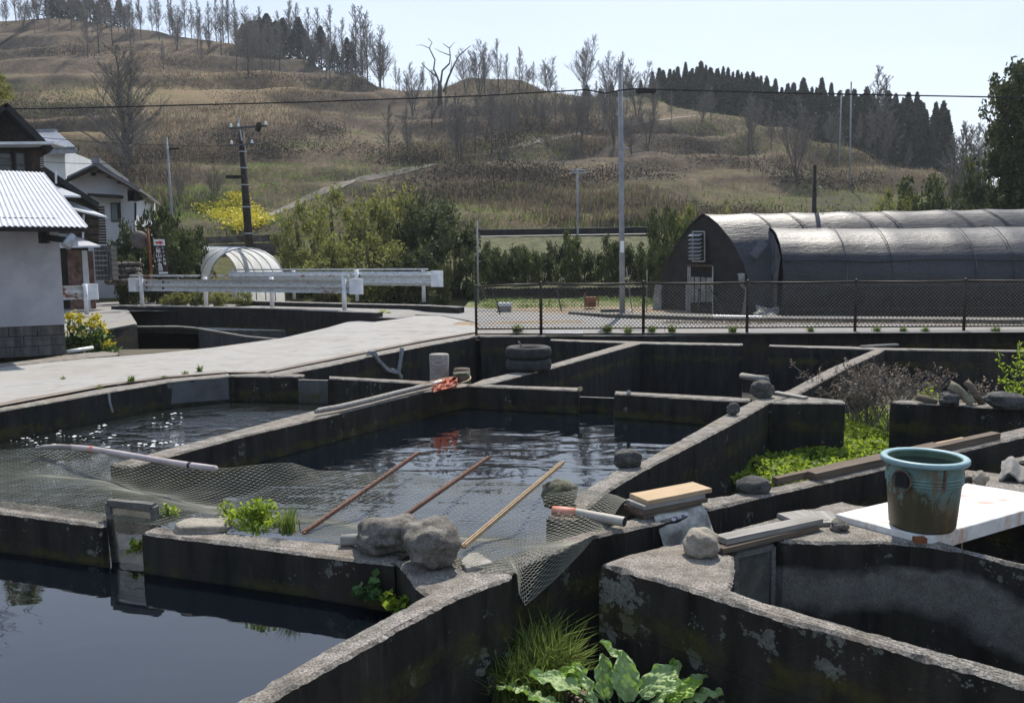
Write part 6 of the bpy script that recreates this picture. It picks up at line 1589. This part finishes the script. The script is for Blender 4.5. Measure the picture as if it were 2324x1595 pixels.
tag(MB().box((-.03, -.02, -.012), (.03, .02, .016), Matrix.Translation(P(*cB(730, 1510), PZ+.02))).build('panel_corner', M['rust'], panel))
panel_corner = bpy.data.objects['panel_corner']
bc_px = cB(745, 1360); bc = P(*cB(760, 1300), PZ+.025)
rt = PZ+.025; k = bc.y/FOC*(W2/3002/4.9857)
RB, RT, HB = 555*k*1.0, 600*k, 0
HB = (1130*k)*.97
bkt = thing('bucket', 'large weathered blue-green plastic bucket full of water', 'bucket', bc)
Mb = Matrix.Translation(bc)
HB = .39; RB, RT = .168, .198
MB().lathe([(0, 0), (RB*.93, 0), (RB, .02), (RT*.985, HB*.9), (RT, HB*.955)], 48, Mb).build('body', M['bucket'], bkt, True)
for zz in (.66, .70, .745): r_ = RB+(RT-RB)*zz; MB().lathe([(r_, HB*zz-.006), (r_+.006, HB*zz-.003), (r_+.006, HB*zz+.003), (r_, HB*zz+.006)], 48, Mb).build('rib', M['bucket'], bkt, True)
MB().lathe([(RT*.99, HB*.92), (RT+.020, HB*.925), (RT+.024, HB*.94), (RT+.024, HB*.985), (RT+.017, HB), (RT-.005, HB*1.0), (RT-.012, HB*.985), (RT-.014, HB*.95)], 48, Mb).build('rim', M['rim'], bkt, True)
MB().lathe([(RT-.013, HB*.975), (RT-.02, HB*.8), (RB-.012, .03), (0, .03)], 48, Mb).build('inner_wall', M['inner'], bkt, True)
MB().lathe([(RT-.016, HB*.885), (0, HB*.885)], 48, Mb).build('water', M['water_calm'], bkt)
an = math.atan2(-bc.y, -bc.x)-.52; dirv = Vector((math.cos(an), math.sin(an), 0))
hp_ = bc+dirv*(RT-.004)+Z*HB*.74; Mh = Matrix.Translation(hp_) @ dirv.to_track_quat('Z', 'Y').to_matrix().to_4x4()
MB().box((-.035, -.04, -.01), (.035, .04, .022), Mh).build('handle_boss', M['black'], bkt)
MB().tube([Mh @ Vector((.052*math.cos(a_), .055*math.sin(a_)-.005, .018)) for a_ in np.linspace(0, 6.283, 25)], .006, 6).build('handle_ring', M['w_dark'], bkt, True)
for q_ in (1.05, -1.75):
    d2 = Vector((math.cos(an+q_), math.sin(an+q_), 0)); MB().beam(bc+d2*(RT+.002)+Z*HB*.93, bc+d2*(RB+.024)+Z*HB*.66, .012, .010, d2).build('strap_mark', M['w_dark'], bkt)
# ------------------------------------------------------------------ right-hand debris
wall('broad concrete ledge with a broken sheet behind the bucket', [(890, 1195), (1180, 1230), (1400, 1250), (1700, 1290), (1700, 1560), (1442, 1475), (900, 1362)], crop_=cD, step=.05)
wall('concrete slab corner above the broken asbestos sheet', [(1240, 1112), (1442, 1062), (1700, 1010), (1700, 1180), (1500, 1125), (1400, 1125)], crop_=cD, step=.05, zt=-.005)
M['sheet'] = simple('grey_cement_sheet', (.09, .088, .084), (.19, .185, .175), 7, .9, .4, 40, .004)
mb = MB(); o_ = P(*cD(1205, 1300), .01); ex_ = P(*cD(1560, 1330), .01)-o_; ey_ = P(*cD(1225, 1210), .01)-o_
for j in range(7):
    for i in range(41):
        f, g = i/40, j/6; p = o_+ex_*f*1.15+ey_*g*1.3+Vector((.01*n3((f*9, g*3, 0)), .02*n3((f*6, g*3, 4)), .028+.026*math.cos(f*2*math.pi*2.0+math.pi)+.05*g*(1-f))); mb.v.append(tuple(p))
for j in range(6):
    for i in range(40): q = j*41+i; mb.f.append((q, q+1, q+42, q+41))
sh_ = mb.build('cement_sheet', M['sheet'], None, True); so = sh_.modifiers.new('thick', 'SOLIDIFY'); so.thickness = .008; tag(sh_, 'broken corrugated cement sheet lying on the ledge behind the bucket', 'sheet')
M['barkpiece'] = simple('curled_bark', (.10, .085, .06), (.24, .215, .15), 6, .9, .5, 30, .01)
def bark(label, px, z0, z1, r_, mat='barkpiece'):
    mb = MB(); n_ = 12; pts = [PY(*cD(*q), 9.3) for q in px]; m_ = 9
    base = P(*cD(*px[-1]), .0); yb = base.y+.05; pts = [PY(*cD(*q), yb-.12*k/len(px)+.1) for k, q in enumerate(px)]
    for k, p in enumerate(pts):
        d = (pts[min(k+1, len(pts)-1)]-pts[max(k-1, 0)]).normalized(); s = d.cross(Vector((0, 1, 0))).normalized(); w = s.cross(d)
        for i in range(m_+1):
            a_ = -.3+2.6*i/m_; mb.v.append(tuple(p+(s*math.cos(a_)+w*-math.sin(a_))*r_))
    for k in range(len(pts)-1):
        for i in range(m_): q = k*(m_+1)+i; mb.f.append((q, q+1, q+m_+2, q+m_+1))
    o = mb.build('bark_piece', M[mat], None, True); so = o.modifiers.new('thick', 'SOLIDIFY'); so.thickness = .012
    return tag(o, label, 'bark')
bark('pale curled strip of bark leaning on the rounded stone', [(735, 415), (790, 445), (860, 510), (930, 580), (960, 600)], 0, 0, .06)
bark('darker curled strip of bark behind the pale one', [(885, 385), (930, 430), (980, 510), (1040, 595)], 0, 0, .05, 'w_dark')
bark('flattened dark bark scrap lying at the left of the cross wall stones', [(440, 530), (520, 550), (620, 590)], 0, 0, .045, 'w_dark')
# ------------------------------------------------------------------ plants around the tanks
def blades(rng, base, n, h, spread, w, lean=.5, arch=.5):
    """curved grass blades, three quads each"""
    b = np.array(base)+np.stack([rng.normal(size=n)*spread, rng.normal(size=n)*spread, np.zeros(n)], 1)
    az = rng.random(n)*6.283; d = np.stack([np.cos(az), np.sin(az), np.zeros(n)], 1); s = np.stack([-np.sin(az), np.cos(az), np.zeros(n)], 1)
    L = h*(.5+.7*rng.random(n))[:, None]; ln = lean*(.3+rng.random(n))[:, None]; V = []
    for k in range(4):
        f = k/3; p = b+d*(L*ln*(f**1.6))+np.array([0, 0, 1])*(L*(f-arch*ln*f*f*.8)); ww = w*(1-f)**.6*(1 if k < 3 else .1)
        V += [p-s*ww, p+s*ww]
    V = np.stack(V, 1); b0 = np.arange(n)[:, None]*8
    F = np.concatenate([b0+np.array([[2*k, 2*k+1, 2*k+3, 2*k+2]]) for k in range(3)])
    return V.reshape(-1, 3), F
rng = np.random.default_rng(11)
def grass(label, base, n, h, spread, w=.004, mat='grass', name='grass_clump', lean=.5, grp=None, cat='grass'):
    V_, F_ = blades(rng, (0, 0, 0), n, h, spread, w, lean); o = npmesh(name, V_, F_, M[mat]); o.location = base
    return tag(o, label, cat, grp)
def weeds(label, base, rad, n, size, mat='weed', grp=None, name='weed_clump', cat='weeds', stems=8, asp=.6):
    root = thing(name, label, cat, base, grp); C = cloud(rng, n, rad, 14, .45, .2); C[:, 2] = np.abs(C[:, 2])
    V_, F_ = quads(C+np.array(base), size, rng, .8, asp); npmesh('leaves', V_, F_, M[mat], root)
    mb = MB(); b = Vector(base)
    for k in range(stems):
        c = Vector(C[rng.integers(len(C))]); mb.tube([b+Vector((c.x*.25, c.y*.25, -.01)), b+c*.6, b+c], [.004, .003, .002], 4, False)
    mb.build('stems', M['rape_leaf'], root); return root
def weed_bed(name, poly_px, z, n, h, size, mat, keep=None):
    pts = [P(u, v, z) for u, v in poly_px]; xs_ = [p.x for p in pts]; ys_ = [p.y for p in pts]; C = []
    def inside(x, y):
        c = False; j = len(pts)-1
        for i in range(len(pts)):
            if (pts[i].y > y) != (pts[j].y > y) and x < (pts[j].x-pts[i].x)*(y-pts[i].y)/(pts[j].y-pts[i].y)+pts[i].x: c = not c
            j = i
        return c
    while len(C) < n:
        x = min(xs_)+(max(xs_)-min(xs_))*rng.random(); y = min(ys_)+(max(ys_)-min(ys_))*rng.random()
        if inside(x, y):
            hh = h*(.55+.9*max(0, n3((x, y, 0), 2.6)+.4))
            C.append((x+rng.normal()*.03, y+rng.normal()*.03, z+hh*rng.random()**.5))
    V_, F_ = quads(np.array(C), size, rng, .9, .6)
    return tag(npmesh(name, V_, F_, M[mat]), kind='stuff')
bed = MB(); bed.poly([P(u, v, -.66) for u, v in ((1560, 1130), (1700, 1000), (1760, 920), (2000, 805), (2600, 815), (2600, 960), (2030, 1090))])
if area2(bed.v) < 0: bed.f = [tuple(reversed(f)) for f in bed.f]
struct('planting_bed', bed, M['ground'])
weed_bed('bright_weeds', ((1640, 1118), (1705, 1050), (1790, 1035), (1920, 1050), (2030, 1020), (2050, 1060), (1900, 1095), (1760, 1118)), -.64, 5200, .16, .055, 'weed')
weed_bed('bright_weeds', ((1910, 1085), (1912, 965), (1975, 940), (2030, 960), (2030, 1075)), -.64, 5200, .14, .055, 'weed')
weed_bed('shade_weeds', ((1640, 1100), (1700, 1040), (1915, 1050), (1905, 1075)), -.62, 1200, .12, .05, 'rape_leaf')
# dead flower shrub
ds = thing('dead_shrub', 'dry brown flower shrub standing in the planting bed behind the cross walls', 'shrub', P(1985, 1000, -.64))
mb = MB(); tips = []
for k in range(110):
    b = P(1940+130*rng.random(), 985+25*rng.random(), -.64)+Vector((rng.normal()*.2, .5*rng.random(), 0)); t_ = b+Vector((rng.normal()*.30, rng.normal()*.25, .30+.38*rng.random()+.15*math.exp(-((b.x-4.6)/.6)**2)))
    mid = b.lerp(t_, .55)+Vector((rng.normal()*.05, rng.normal()*.05, .04)); mb.tube([b, mid, t_], [.006, .0045, .003], 4, False); tips.append(t_)
    for j in range(3): e = mid.lerp(t_, rng.random())+Vector((rng.normal()*.12, rng.normal()*.12, .05+.12*rng.random())); mb.tube([mid.lerp(t_, .2*j), e], [.003, .002], 3, False); tips.append(e)
mb.build('stems', M['bark_pale'], ds)
C = np.array([t_[:] for t_ in tips]); C = np.repeat(C, 7, 0)+rng.normal(size=(len(C)*7, 3))*.022
V_, F_ = quads(C, .03, rng, .2, .7); npmesh('dead_flower_heads', V_, F_, M['dead_flower'], ds)
# upright green shrub at the right edge
gs = thing('willow_shrub', 'bright green upright leafy shoots beside the slab-like stone', 'shrub', P(2320, 935, -.3))
mb = MB(); lv = []
for k, (a_, b_, c_, d_) in enumerate(((1290, 520, 1185, 95), (1320, 520, 1375, 75), (1370, 520, 1395, 5), (1400, 520, 1440, 60), (1330, 500, 1215, 340), (1360, 520, 1300, 220), (1430, 500, 1480, 150))):
    y = 9.6+.1*k; p, q = PY(*cD(a_, b_), y), PY(*cD(c_, d_), y); md = p.lerp(q, .5)+Vector((.04, 0, 0)); mb.tube([Vector((p.x+.05, p.y, -.66)), p, md, q], [.008, .006, .005, .002], 4, False)
    for j in range(46): f = rng.random(); c = (p.lerp(md, f*2) if f < .5 else md.lerp(q, f*2-1)); lv.append(tuple(c+Vector((rng.normal()*.022, rng.normal()*.022, rng.normal()*.02))))
mb.build('stems', M['rape_leaf'], gs); V_, F_ = quads(np.array(lv), .055, rng, .5, .4); npmesh('leaves', V_, F_, M['weed'], gs)
weeds('pale dry weed tuft behind the slab-like stone', P(*cD(1180, 480), .0)+Vector((0, .4, -.25)), (.35, .2, .35), 260, .035, 'dead_flower')
weeds('small green weed beside the curled bark', P(*cD(640, 560), .0)+Vector((0, .15, -.1)), (.12, .1, .25), 120, .035)
# weeds and grass on the front wall
weeds('leafy green weed clump growing on the front tank wall', P(*cF(1760, 1390), .0), (.17, .09, .13), 620, .034)
weeds('small pale weed beside the grey slab on the front wall', P(*cF(1560, 1300), .0), (.06, .05, .09), 120, .026)
weeds('sparse weed at the corner of the mesh screen frame', P(*cF(1150, 1330), .0), (.07, .05, .09), 70, .026)
grass('tufted yellow-green grass clump on the front wall by the net', P(*cF(1965, 1425), .0), 150, .17, .022, .0035, 'grass', lean=.5)
weeds('green weed growing in the gap below the mesh screen', P(*cJ(935, 500), -.18), (.05, .05, .09), 110, .03)
for k, (a_, b_, w_, n_) in enumerate(((660, 760, .09, 70), (800, 800, .05, 40), (865, 850, .07, 60))):
    weeds('ivy-leaved plant clinging to the tank wall below the boulders', P(*cK(a_, b_), -.1)+Vector((0, .05, -.06)), (w_, w_*.6, w_), n_, .045, 'rape_leaf' if k == 0 else 'weed', 'plants on the tank wall below the boulders', asp=.85)
# ditch: grass, trickle, butterbur
dl = MB(); dl.poly([P(u, v, -.62) for u, v in ((900, 1595), (1100, 1330), (1250, 1260), (1700, 1130), (1800, 1150), (1500, 1300), (1900, 1595), (1600, 1900), (900, 1900))])
if area2(dl.v) < 0: dl.f = [tuple(reversed(f)) for f in dl.f]
struct('ditch_water', dl, M['water_splash'])
M['mud'] = simple('wet_brown_gravel', (.025, .018, .010), (.09, .06, .03), 9, .4, .8, 30, .02)
db = MB(); db.poly([P(u, v, -.612) for u, v in ((1060, 1640), (1150, 1480), (1300, 1500), (1340, 1560), (1300, 1700), (1060, 1750))])
if area2(db.v) < 0: db.f = [tuple(reversed(f)) for f in db.f]
struct('ditch_bank', db, M['mud'])
for k, (a_, b_, n_, h_, s_) in enumerate(((470, 640, 150, .30, .045), (560, 720, 160, .24, .05), (640, 700, 150, .24, .05), (420, 800, 130, .22, .045), (520, 850, 140, .20, .05), (330, 880, 90, .2, .04), (700, 690, 90, .2, .04))):
    grass('lush ditch grass at the end of the thick rough wall', P(*cM(a_, b_), -.45)+Vector((0, .0, -.10)), int(n_*1.5), h_*1.25, s_, .0055, 'grass', lean=.7, grp='ditch grass clumps')
grass('tall thin horsetail stems beside the hanging net', P(*cM(470, 520), -.45)+Vector((0, 0, -.16)), 26, .52, .05, .004, 'rape_leaf', 'horsetail', lean=.08)
grass('dry brown seed stems in the ditch grass', P(*cM(420, 560), -.45)+Vector((.02, 0, -.16)), 22, .40, .05, .003, 'straw', 'seed_stems', lean=.35)
def butter_mat(name, a, b_):
    t = MT(name, .5, .3); f = t.noise(7, 3, .5); v_ = t.n('ShaderNodeAttribute'); v_.attribute_name = 'vein'
    c = t.ramp(f, (.3, a), (.7, b_)); c = t.mix(t.ramp(t.noise(30, 4, .7), (.68, 0.0), (.8, .3)), c, (.20, .18, .05))
    c = t.mix(t.math('MULTIPLY', v_.outputs['Fac'], .18), c, (.42, .50, .30)); t.color(c)
    tr = t.n('ShaderNodeBsdfTranslucent'); ms_ = t.n('ShaderNodeMixShader'); ms_.inputs[0].default_value = .3; tr.inputs[0].default_value = (.25, .42, .06, 1)
    t.bump(t.math('ADD', t.noise(50, 4), t.math('MULTIPLY', v_.outputs['Fac'], -.8)), .6, .008)
    t.ln(t.b.outputs[0], ms_.inputs[1]); t.ln(tr.outputs[0], ms_.inputs[2]); t.ln(ms_.outputs[0], t.t.nodes['Material Output'].inputs[0]); return t.m
M['butter'] = butter_mat('pale_ribbed_leaf', (.25, .35, .13), (.34, .45, .20)); M['butter2'] = butter_mat('young_yellow_green_leaf', (.15, .27, .04), (.27, .40, .07))
bbase = P(*cM(1250, 1100), -.5); bbase.z = -.61
bb = thing('butterbur', 'large pale green ribbed leaves growing in the ditch', 'plant', bbase)
def leaf(tip_dir, L, w, pos, pitch_, mat, seed, roll_=0.0):
    """broad pleated leaf: base at pos, growing along tip_dir"""
    d = Vector(tip_dir).normalized(); s = d.cross(Vector((0, 0, 1)))
    if s.length < .05: s = Vector((1, 0, 0))
    s.normalize(); s = Matrix.Rotation(roll_, 3, d) @ s; n_ = s.cross(d).normalized(); mb = MB(); nu, nv = 44, 28; vein = []
    for i in range(nu+1):
        f = i/nu; hw = w*(math.sin(math.pi*min(1, f*.92+.06))**.75)*(1-.25*f)
        for j in range(nv+1):
            g = j/nv*2-1; ruff = .012*math.sin(f*17+abs(g)*5+seed)*abs(g)+.008*n3((f*4, g*3, seed), 2)
            wv = abs(math.sin((f-abs(g)*.22)*20)); vn = max(0, 1-wv*2.2)*(1-abs(g)*.5); vn = max(vn, 1-abs(g)*11); vein.append(max(0, vn)); rib = .0035*wv
            p = Vector(pos)+d*(L*f)+s*(hw*g*(1+.05*math.sin(f*31+seed*3)))+n_*(.10*L*math.sin(f*3.0)*pitch_ - .22*hw*abs(g)**1.5*pitch_+ .25*w*abs(g)**1.2 + ruff+rib); mb.v.append(tuple(p))
    for i in range(nu):
        for j in range(nv): q = i*(nv+1)+j; mb.f.append((q, q+1, q+nv+2, q+nv+1))
    lo = mb.build('leaf', M[mat], bb, True); at_ = lo.data.attributes.new('vein', 'FLOAT', 'POINT'); at_.data.foreach_set('value', vein)
    MB().tube([bbase+Vector((0, 0, -.02)), bbase.lerp(Vector(pos), .6)+Vector((0, 0, .03)), Vector(pos)+d*.02], [.007, .006, .004], 6).build('stalk', M['rape_leaf'], lo)
for k, (a_, b_, L, w, td, mt, z) in enumerate((
    (870, 960, .27, .085, (-.9, .25, .18), 'butter', -.42), (1080, 1010, .22, .065, (-.05, .35, .9), 'butter', -.46), (1290, 1030, .24, .075, (-.1, .35, .9), 'butter', -.44),
    (1400, 1000, .26, .085, (.75, .25, .45), 'butter', -.42), (1340, 860, .26, .05, (-.75, .3, .75), 'butter', -.38), (1700, 990, .20, .075, (.8, .4, .25), 'butter', -.42), (520, 1000, .22, .075, (-.8, .1, .1), 'butter', -.45),
    (1760, 1060, .2, .07, (.8, .0, .2), 'butter', -.43), (660, 890, .17, .05, (.75, .2, .45), 'butter2', -.42), (1620, 1040, .2, .055, (.8, .2, .35), 'butter2', -.40), (960, 930, .15, .045, (-.7, .2, .3), 'butter2', -.44),
    (1640, 950, .17, .03, (.15, .2, .95), 'butter2', -.42), (980, 1090, .22, .06, (-.3, .2, .7), 'butter', -.46), (1180, 900, .16, .035, (.5, .2, .7), 'butter2', -.44), (1500, 1090, .22, .08, (.4, -.2, .5), 'butter', -.44), (700, 1080, .2, .07, (-.6, -.3, .3), 'butter', -.46))):
    leaf(td, L*.88, w*.92, P(*cM(a_, b_), z), .9, mt, k*1.7, .35*math.sin(k*2.3))
# ------------------------------------------------------------------ rape plants beside the shed
sb = MB().box((-9.3, 16.0, -1.6), (-6.9, 18.4, -.34)); struct('soil_bank', sb, M['ground'])
rb = P(*cS(1060, 830), -.1); rr = random.Random(3)
for k, (a_, b_, t_) in enumerate(((900, 800, 370), (960, 800, 340), (1070, 800, 355), (1040, 800, 410), (1160, 810, 450), (1210, 810, 465), (1245, 810, 390), (1300, 810, 360), (1330, 810, 465), (1390, 820, 545), (1450, 830, 740), (980, 800, 500), (1080, 800, 600), (1330, 810, 720))):
    y = 17.0+.12*(k % 5); p = PY(*cS(a_, 880), y); q = PY(*cS(a_+8, t_), y); pl = thing('rape_plant', 'yellow-flowered rape plant growing beside the white shed', 'plant', p, 'rape plants beside the shed')
    MB().tube([p, p.lerp(q, .5)+Vector((.03*math.sin(k), 0, 0)), q], [.012, .009, .005], 5, False).build('stem', M['rape_leaf'], pl)
    C = np.array(q[:])+rng.normal(size=(60, 3))*[.05, .05, .04]; V_, F_ = quads(C, .05, rng, .5, .9); npmesh('blossom', V_, F_, M['yellow'], pl)
    C = np.stack([np.array(p.lerp(q, f)[:]) for f in rng.random(46)*.85])+rng.normal(size=(46, 3))*[.09, .09, .04]; V_, F_ = quads(C, .12, rng, .5, .5); npmesh('leaves', V_, F_, M['rape_leaf'], pl)
    if k % 3 == 0: C = np.array(p.lerp(q, .6)[:])+rng.normal(size=(30, 3))*[.10, .08, .05]; V_, F_ = quads(C, .045, rng, .5, .9); npmesh('side_blossom', V_, F_, M['yellow'], pl)
tag(MB().tube([P(*cS(890, 828), .04), P(*cS(1235, 772), .06)], .035, 10).build('plastic_pipe', M['ceramic'], None, True), 'short white plastic pipe lying at the foot of the rape plants', 'pipe')
# small tufts on the ramp, under the fence and by the bridge
for a_, b_, n_, h_ in ((895, 392, 60, .10), (1360, 322, 50, .12), (1265, 338, 30, .06), (675, 437, 30, .05), (425, 374, 20, .06), (1120, 362, 20, .04)):
    grass('small grass tuft sprouting at the edge of the paved ramp', P(*cF(a_, b_), .01), n_, h_, .018, .006, 'grass', 'grass_tuft', .9, 'grass tufts on the ramp')
for a_, b_, n_, w_ in ((430, 500, 240, .22), (1110, 500, 240, .22), (1600, 500, 120, .3), (1450, 500, 120, .3), (2060, 500, 120, .3), (1270, 505, 90, .2)):
    p = P(*cFe(a_, b_), .06); grass('green weed tuft growing under the chain link fence', p, n_, .20, .035, .006, 'grass', 'grass_tuft', 1.0, 'weeds under the fence')
for u in (1990, 2050, 2100, 2260, 1840): grass('green weed tuft growing under the chain link fence', P(u, 752, .06), 90, .13, .03, .006, 'grass', 'grass_tuft', 1.0, 'weeds under the fence')
weeds('bright green weed at the end of the bridge beam', P(866, 716, .12), (.22, .2, .14), 260, .07, 'weed')
# moss and grass strip along the kerb before the greenhouses
st = [P(1500+10*k*8+30*rng.random(), 732+5*rng.random()+k*.05, .09) for k in range(16)]
Vs, Fs, off = [], [], 0
for k in range(420):
    p = P(1500+900*rng.random(), 730+5*rng.random(), .09); V_, F_ = blades(rng, p[:], 6, .06, .12, .008, .9); Vs.append(V_); Fs.append(F_+off); off += len(V_)
tag(npmesh('kerb_moss', np.concatenate(Vs), np.concatenate(Fs), M['straw']), kind='stuff')
Vs, Fs, off = [], [], 0
for k in range(1500):
    x = -1+30*rng.random(); y = 25.6+6*rng.random()**1.0
    if n3((x, y, 0), .5, 3) < -.05: continue
    V_, F_ = blades(rng, (x, y, .07), 6, .16, .12, .015, .8); Vs.append(V_); Fs.append(F_+off); off += len(V_)
tag(npmesh('field_grass', np.concatenate(Vs), np.concatenate(Fs), M['grass']), kind='stuff')
# ------------------------------------------------------------------ bits in the field and on the bridge
def fe(a, b, z=.1): return P(*cFe(a, b), z)
bx = fe(332, 345); k = bx.y/FOC*(W2/3002/2.5822); bh_ = thing('hive_box', 'grey wooden box with a pale lid standing at the edge of the field', 'box', bx)
Mx = Matrix.Translation(bx) @ Matrix.Rotation(.15, 4, 'Z')
MB().box((-48*k, -.15, 0), (48*k, .15, 45*k), Mx).build('body', M['w_grey'], bh_); MB().box((-52*k, -.17, 45*k), (52*k, .17, 68*k), Mx).build('lid', M['tin'], bh_)
bx = fe(985, 308); rb_ = thing('rusty_bin', 'rusty brown sheet metal incinerator in the field', 'bin', bx); Mx = Matrix.Translation(bx) @ Matrix.Rotation(-.2, 4, 'Z')
MB().box((-45*k, -.2, 0), (42*k, .2, 80*k), Mx).build('body', M['rust'], rb_); MB().box((-46*k, -.21, 80*k), (-30*k, -.19, 118*k), Mx).build('torn_corner', M['rust'], rb_); MB().beam(Mx @ Vector((62*k, 0, 0)), Mx @ Vector((62*k, 0, 72*k)), .03, .03).build('leg', M['rust'], rb_); MB().beam(Mx @ Vector((40*k, 0, 72*k)), Mx @ Vector((64*k, 0, 72*k)), .03, .03).build('arm', M['rust'], rb_)
bx = fe(1132, 366); cr_ = thing('crate', 'low black plastic crate beside the slim concrete pole', 'crate', bx); Mx = Matrix.Translation(bx)
MB().box((-62*k, -.15, 0), (62*k, .15, 30*k), Mx).build('body', M['black'], cr_); MB().box((-66*k, -.17, 30*k), (66*k, .17, 37*k), Mx).build('rim', M['black'], cr_)
bg_ = fe(1275, 370); o = stone('crumpled white plastic bag at the foot of the slim concrete pole', *cFe(1248, 333), *cFe(1303, 370), 'ceramic', 33, .8, 1, .45, z=.1, name='plastic_bag'); o['category'] = 'bag'; del o['group']
for lab, pts, r_, mt in (('dark twisted branch stuck in the field beside the hive box', ((300, 365), (275, 270), (235, 190), (250, 168)), .018, 'bark_dark'), ('dark forked stick standing in the field', ((765, 345), (745, 250), (730, 178)), .016, 'bark_dark'), ('thin pale stake leaning on the slim concrete pole', ((1303, 372), (1275, 160), (1255, 15)), .014, 'w_grey'), ('thin stake standing left of the rear greenhouse', ((1410, 360), (1412, 30)), .012, 'w_grey')):
    y = fe(*pts[0]).y; tag(MB().tube([PY(*cFe(*q), y) for q in pts], r_, 6).build('stick', M[mt], None, True), lab, 'stick')
hs = [PY(*q, 20.8) for q in ((246, 746), (300, 742), (400, 741), (440, 744), (500, 754), (560, 764), (640, 771), (700, 772))]
tag(MB().tube(hs, .022, 8).build('hose', M['pvc_grey'], None, True), 'grey hose strung along the side of the bridge beam', 'hose')
# drain grating in the lane
dg_ = thing('drain_grating', 'steel drain grating let into the lane behind the fence', 'grating', fe(790, 505, .07))
for k2 in range(26): MB().beam(fe(650+k2*11, 496, .075), fe(648+k2*11, 512, .075), .015, .02).build('bar', M['steel'], dg_)
# white mortar patch on the crack and paler patches on the ramp wall
def on_wall(u, v, a, b, out_=.012):
    a, b = P(*a, 0), P(*b, 0); d = (b-a).normalized(); n_ = Vector((d.y, -d.x, 0)); n_ = n_ if n_.y < 0 else -n_
    o = Vector((0, 0, CAMZ)); dr_ = ray(u, v); k = ((a+n_*out_)-o).dot(n_)/dr_.dot(n_); return o+dr_*k, n_
M['mortar'] = simple('white_mortar', (.17, .175, .18), (.28, .285, .29), 12, .9, .4, 30, .01)
def strip(parent, name, px, w, line, mat, out_=.02):
    mb = MB(); pts = [on_wall(*q, *line, out_)[0] for q in px]; nn = on_wall(*px[0], *line)[1]; L = []
    for k in range(len(pts)-1):
        for i in range(6): L.append(pts[k].lerp(pts[k+1], i/6))
    L.append(pts[-1])
    for k, p in enumerate(L):
        d = (L[min(k+1, len(L)-1)]-L[max(k-1, 0)]).normalized(); s = d.cross(nn).normalized(); ww = w*(.7+.6*abs(n3(p, 9)))
        mb.v += [tuple(p-s*ww), tuple(p+s*ww), tuple(p-s*ww*1.3-nn*.04), tuple(p+s*ww*1.3-nn*.04)]
    for k in range(len(L)-1): q = k*4; mb.f += [(q, q+1, q+5, q+4), (q, q+4, q+6, q+2), (q+1, q+3, q+7, q+5)]
    return mb.build(name, M[mat], parent)
ln_ = ((860, 806), (1085, 764))
strip(RW2, 'mortar_patch', [cG(*q) for q in ((800, 182), (850, 180), (880, 230), (935, 285), (1000, 300), (1022, 335))], .035, ln_, 'mortar', .03)
strip(RW2, 'mortar_patch', [cG(*q) for q in ((1025, 148), (1018, 210), (1005, 295))], .03, ln_, 'mortar', .03)
lnr = ((380, 867), (523, 853))
def patch(parent, px, line, mat):
    pts = [on_wall(*q, *line, .016)[0] for q in px]; nn = on_wall(*px[0], *line)[1]; mb = MB(); n_ = len(pts)
    mb.v = [tuple(p) for p in pts]+[tuple(p-nn*.05) for p in pts]; mb.f = [tuple(range(n_))]+[(i, i+n_, (i+1) % n_+n_, (i+1) % n_) for i in range(n_)]
    return mb.build('render_patch', M[mat], parent)
M['render'] = simple('grey_render', (.07, .072, .074), (.12, .122, .124), 3, .9, .2)
patch(RW1, [cF(*q) for q in ((1122, 402), (1300, 380), (1555, 366), (1563, 512), (1130, 545))], lnr, 'render')
strip(RW1, 'mortar_patch', [cF(*q) for q in ((745, 470), (750, 530), (770, 600))], .014, ((242, 890), (380, 867)), 'mortar', .03)
# splash drops painted white as sun sparkles on the left pool
mb = MB(); Vs, Fs, off = [], [], 0
for k in range(420):
    u = 15+430*rng.random(); v = 905+110*rng.random()
    if n3((u*.012, v*.03, 0), 1, 2) < .0: continue
    p = P(u, v, -.318); r_ = .004+.013*rng.random()**2; n_ = 7
    a_ = np.linspace(0, 6.283, n_, endpoint=False); ring = np.stack([p.x+r_*1.8*np.cos(a_), p.y+r_*np.sin(a_), np.full(n_, p.z)], 1); top = np.array([[p.x, p.y, p.z+r_*.55]])
    Vs.append(np.concatenate([ring, top])); Fs.append(np.array([[i, (i+1) % n_, n_] for i in range(n_)])+off); off += n_+1
M['sparkle'] = simple('white_splash_sparkle', (.6, .62, .65), (.8, .82, .84), 9, .3, 0)
tag(npmesh('splash_sparkles', np.concatenate(Vs), np.concatenate(Fs), M['sparkle'], None, True), kind='stuff')
# tall leafless tree left of the frame whose crown mirrors in the front pool
tl2 = bare_tree(410, 10, 34, .25, .95, .34, 10, .22, 1, .06, .022)
plant_tree(tl2, 'bare_tree', 'tall leafless tree standing behind the white shed', (-21.4, 27, .0), 18.5, None, 'tree', .95)
# log lying in the far pool
tag(MB().tube([P(1684, 853, -.3), P(1740, 862, -.25)], .05, 8).build('log', M['w_grey'], None, True), 'pale log lying in the gap of the far cross wall', 'log')
# ------------------------------------------------------------------ thin spring haze over the valley
hb = MB().box((-420, -30, -3), (520, 420, 88)); ho = hb.build('haze', None)
hm = bpy.data.materials.new('haze'); hm.use_nodes = True; ht = hm.node_tree; ht.nodes.clear()
hv = ht.nodes.new('ShaderNodeVolumePrincipled'); hv.inputs['Color'].default_value = (.86, .92, 1, 1); hv.inputs['Density'].default_value = .00036; hv.inputs['Anisotropy'].default_value = .25
ht.links.new(hv.outputs[0], ht.nodes.new('ShaderNodeOutputMaterial').inputs['Volume'])
ho.data.materials.append(hm); tag(ho, kind='stuff')
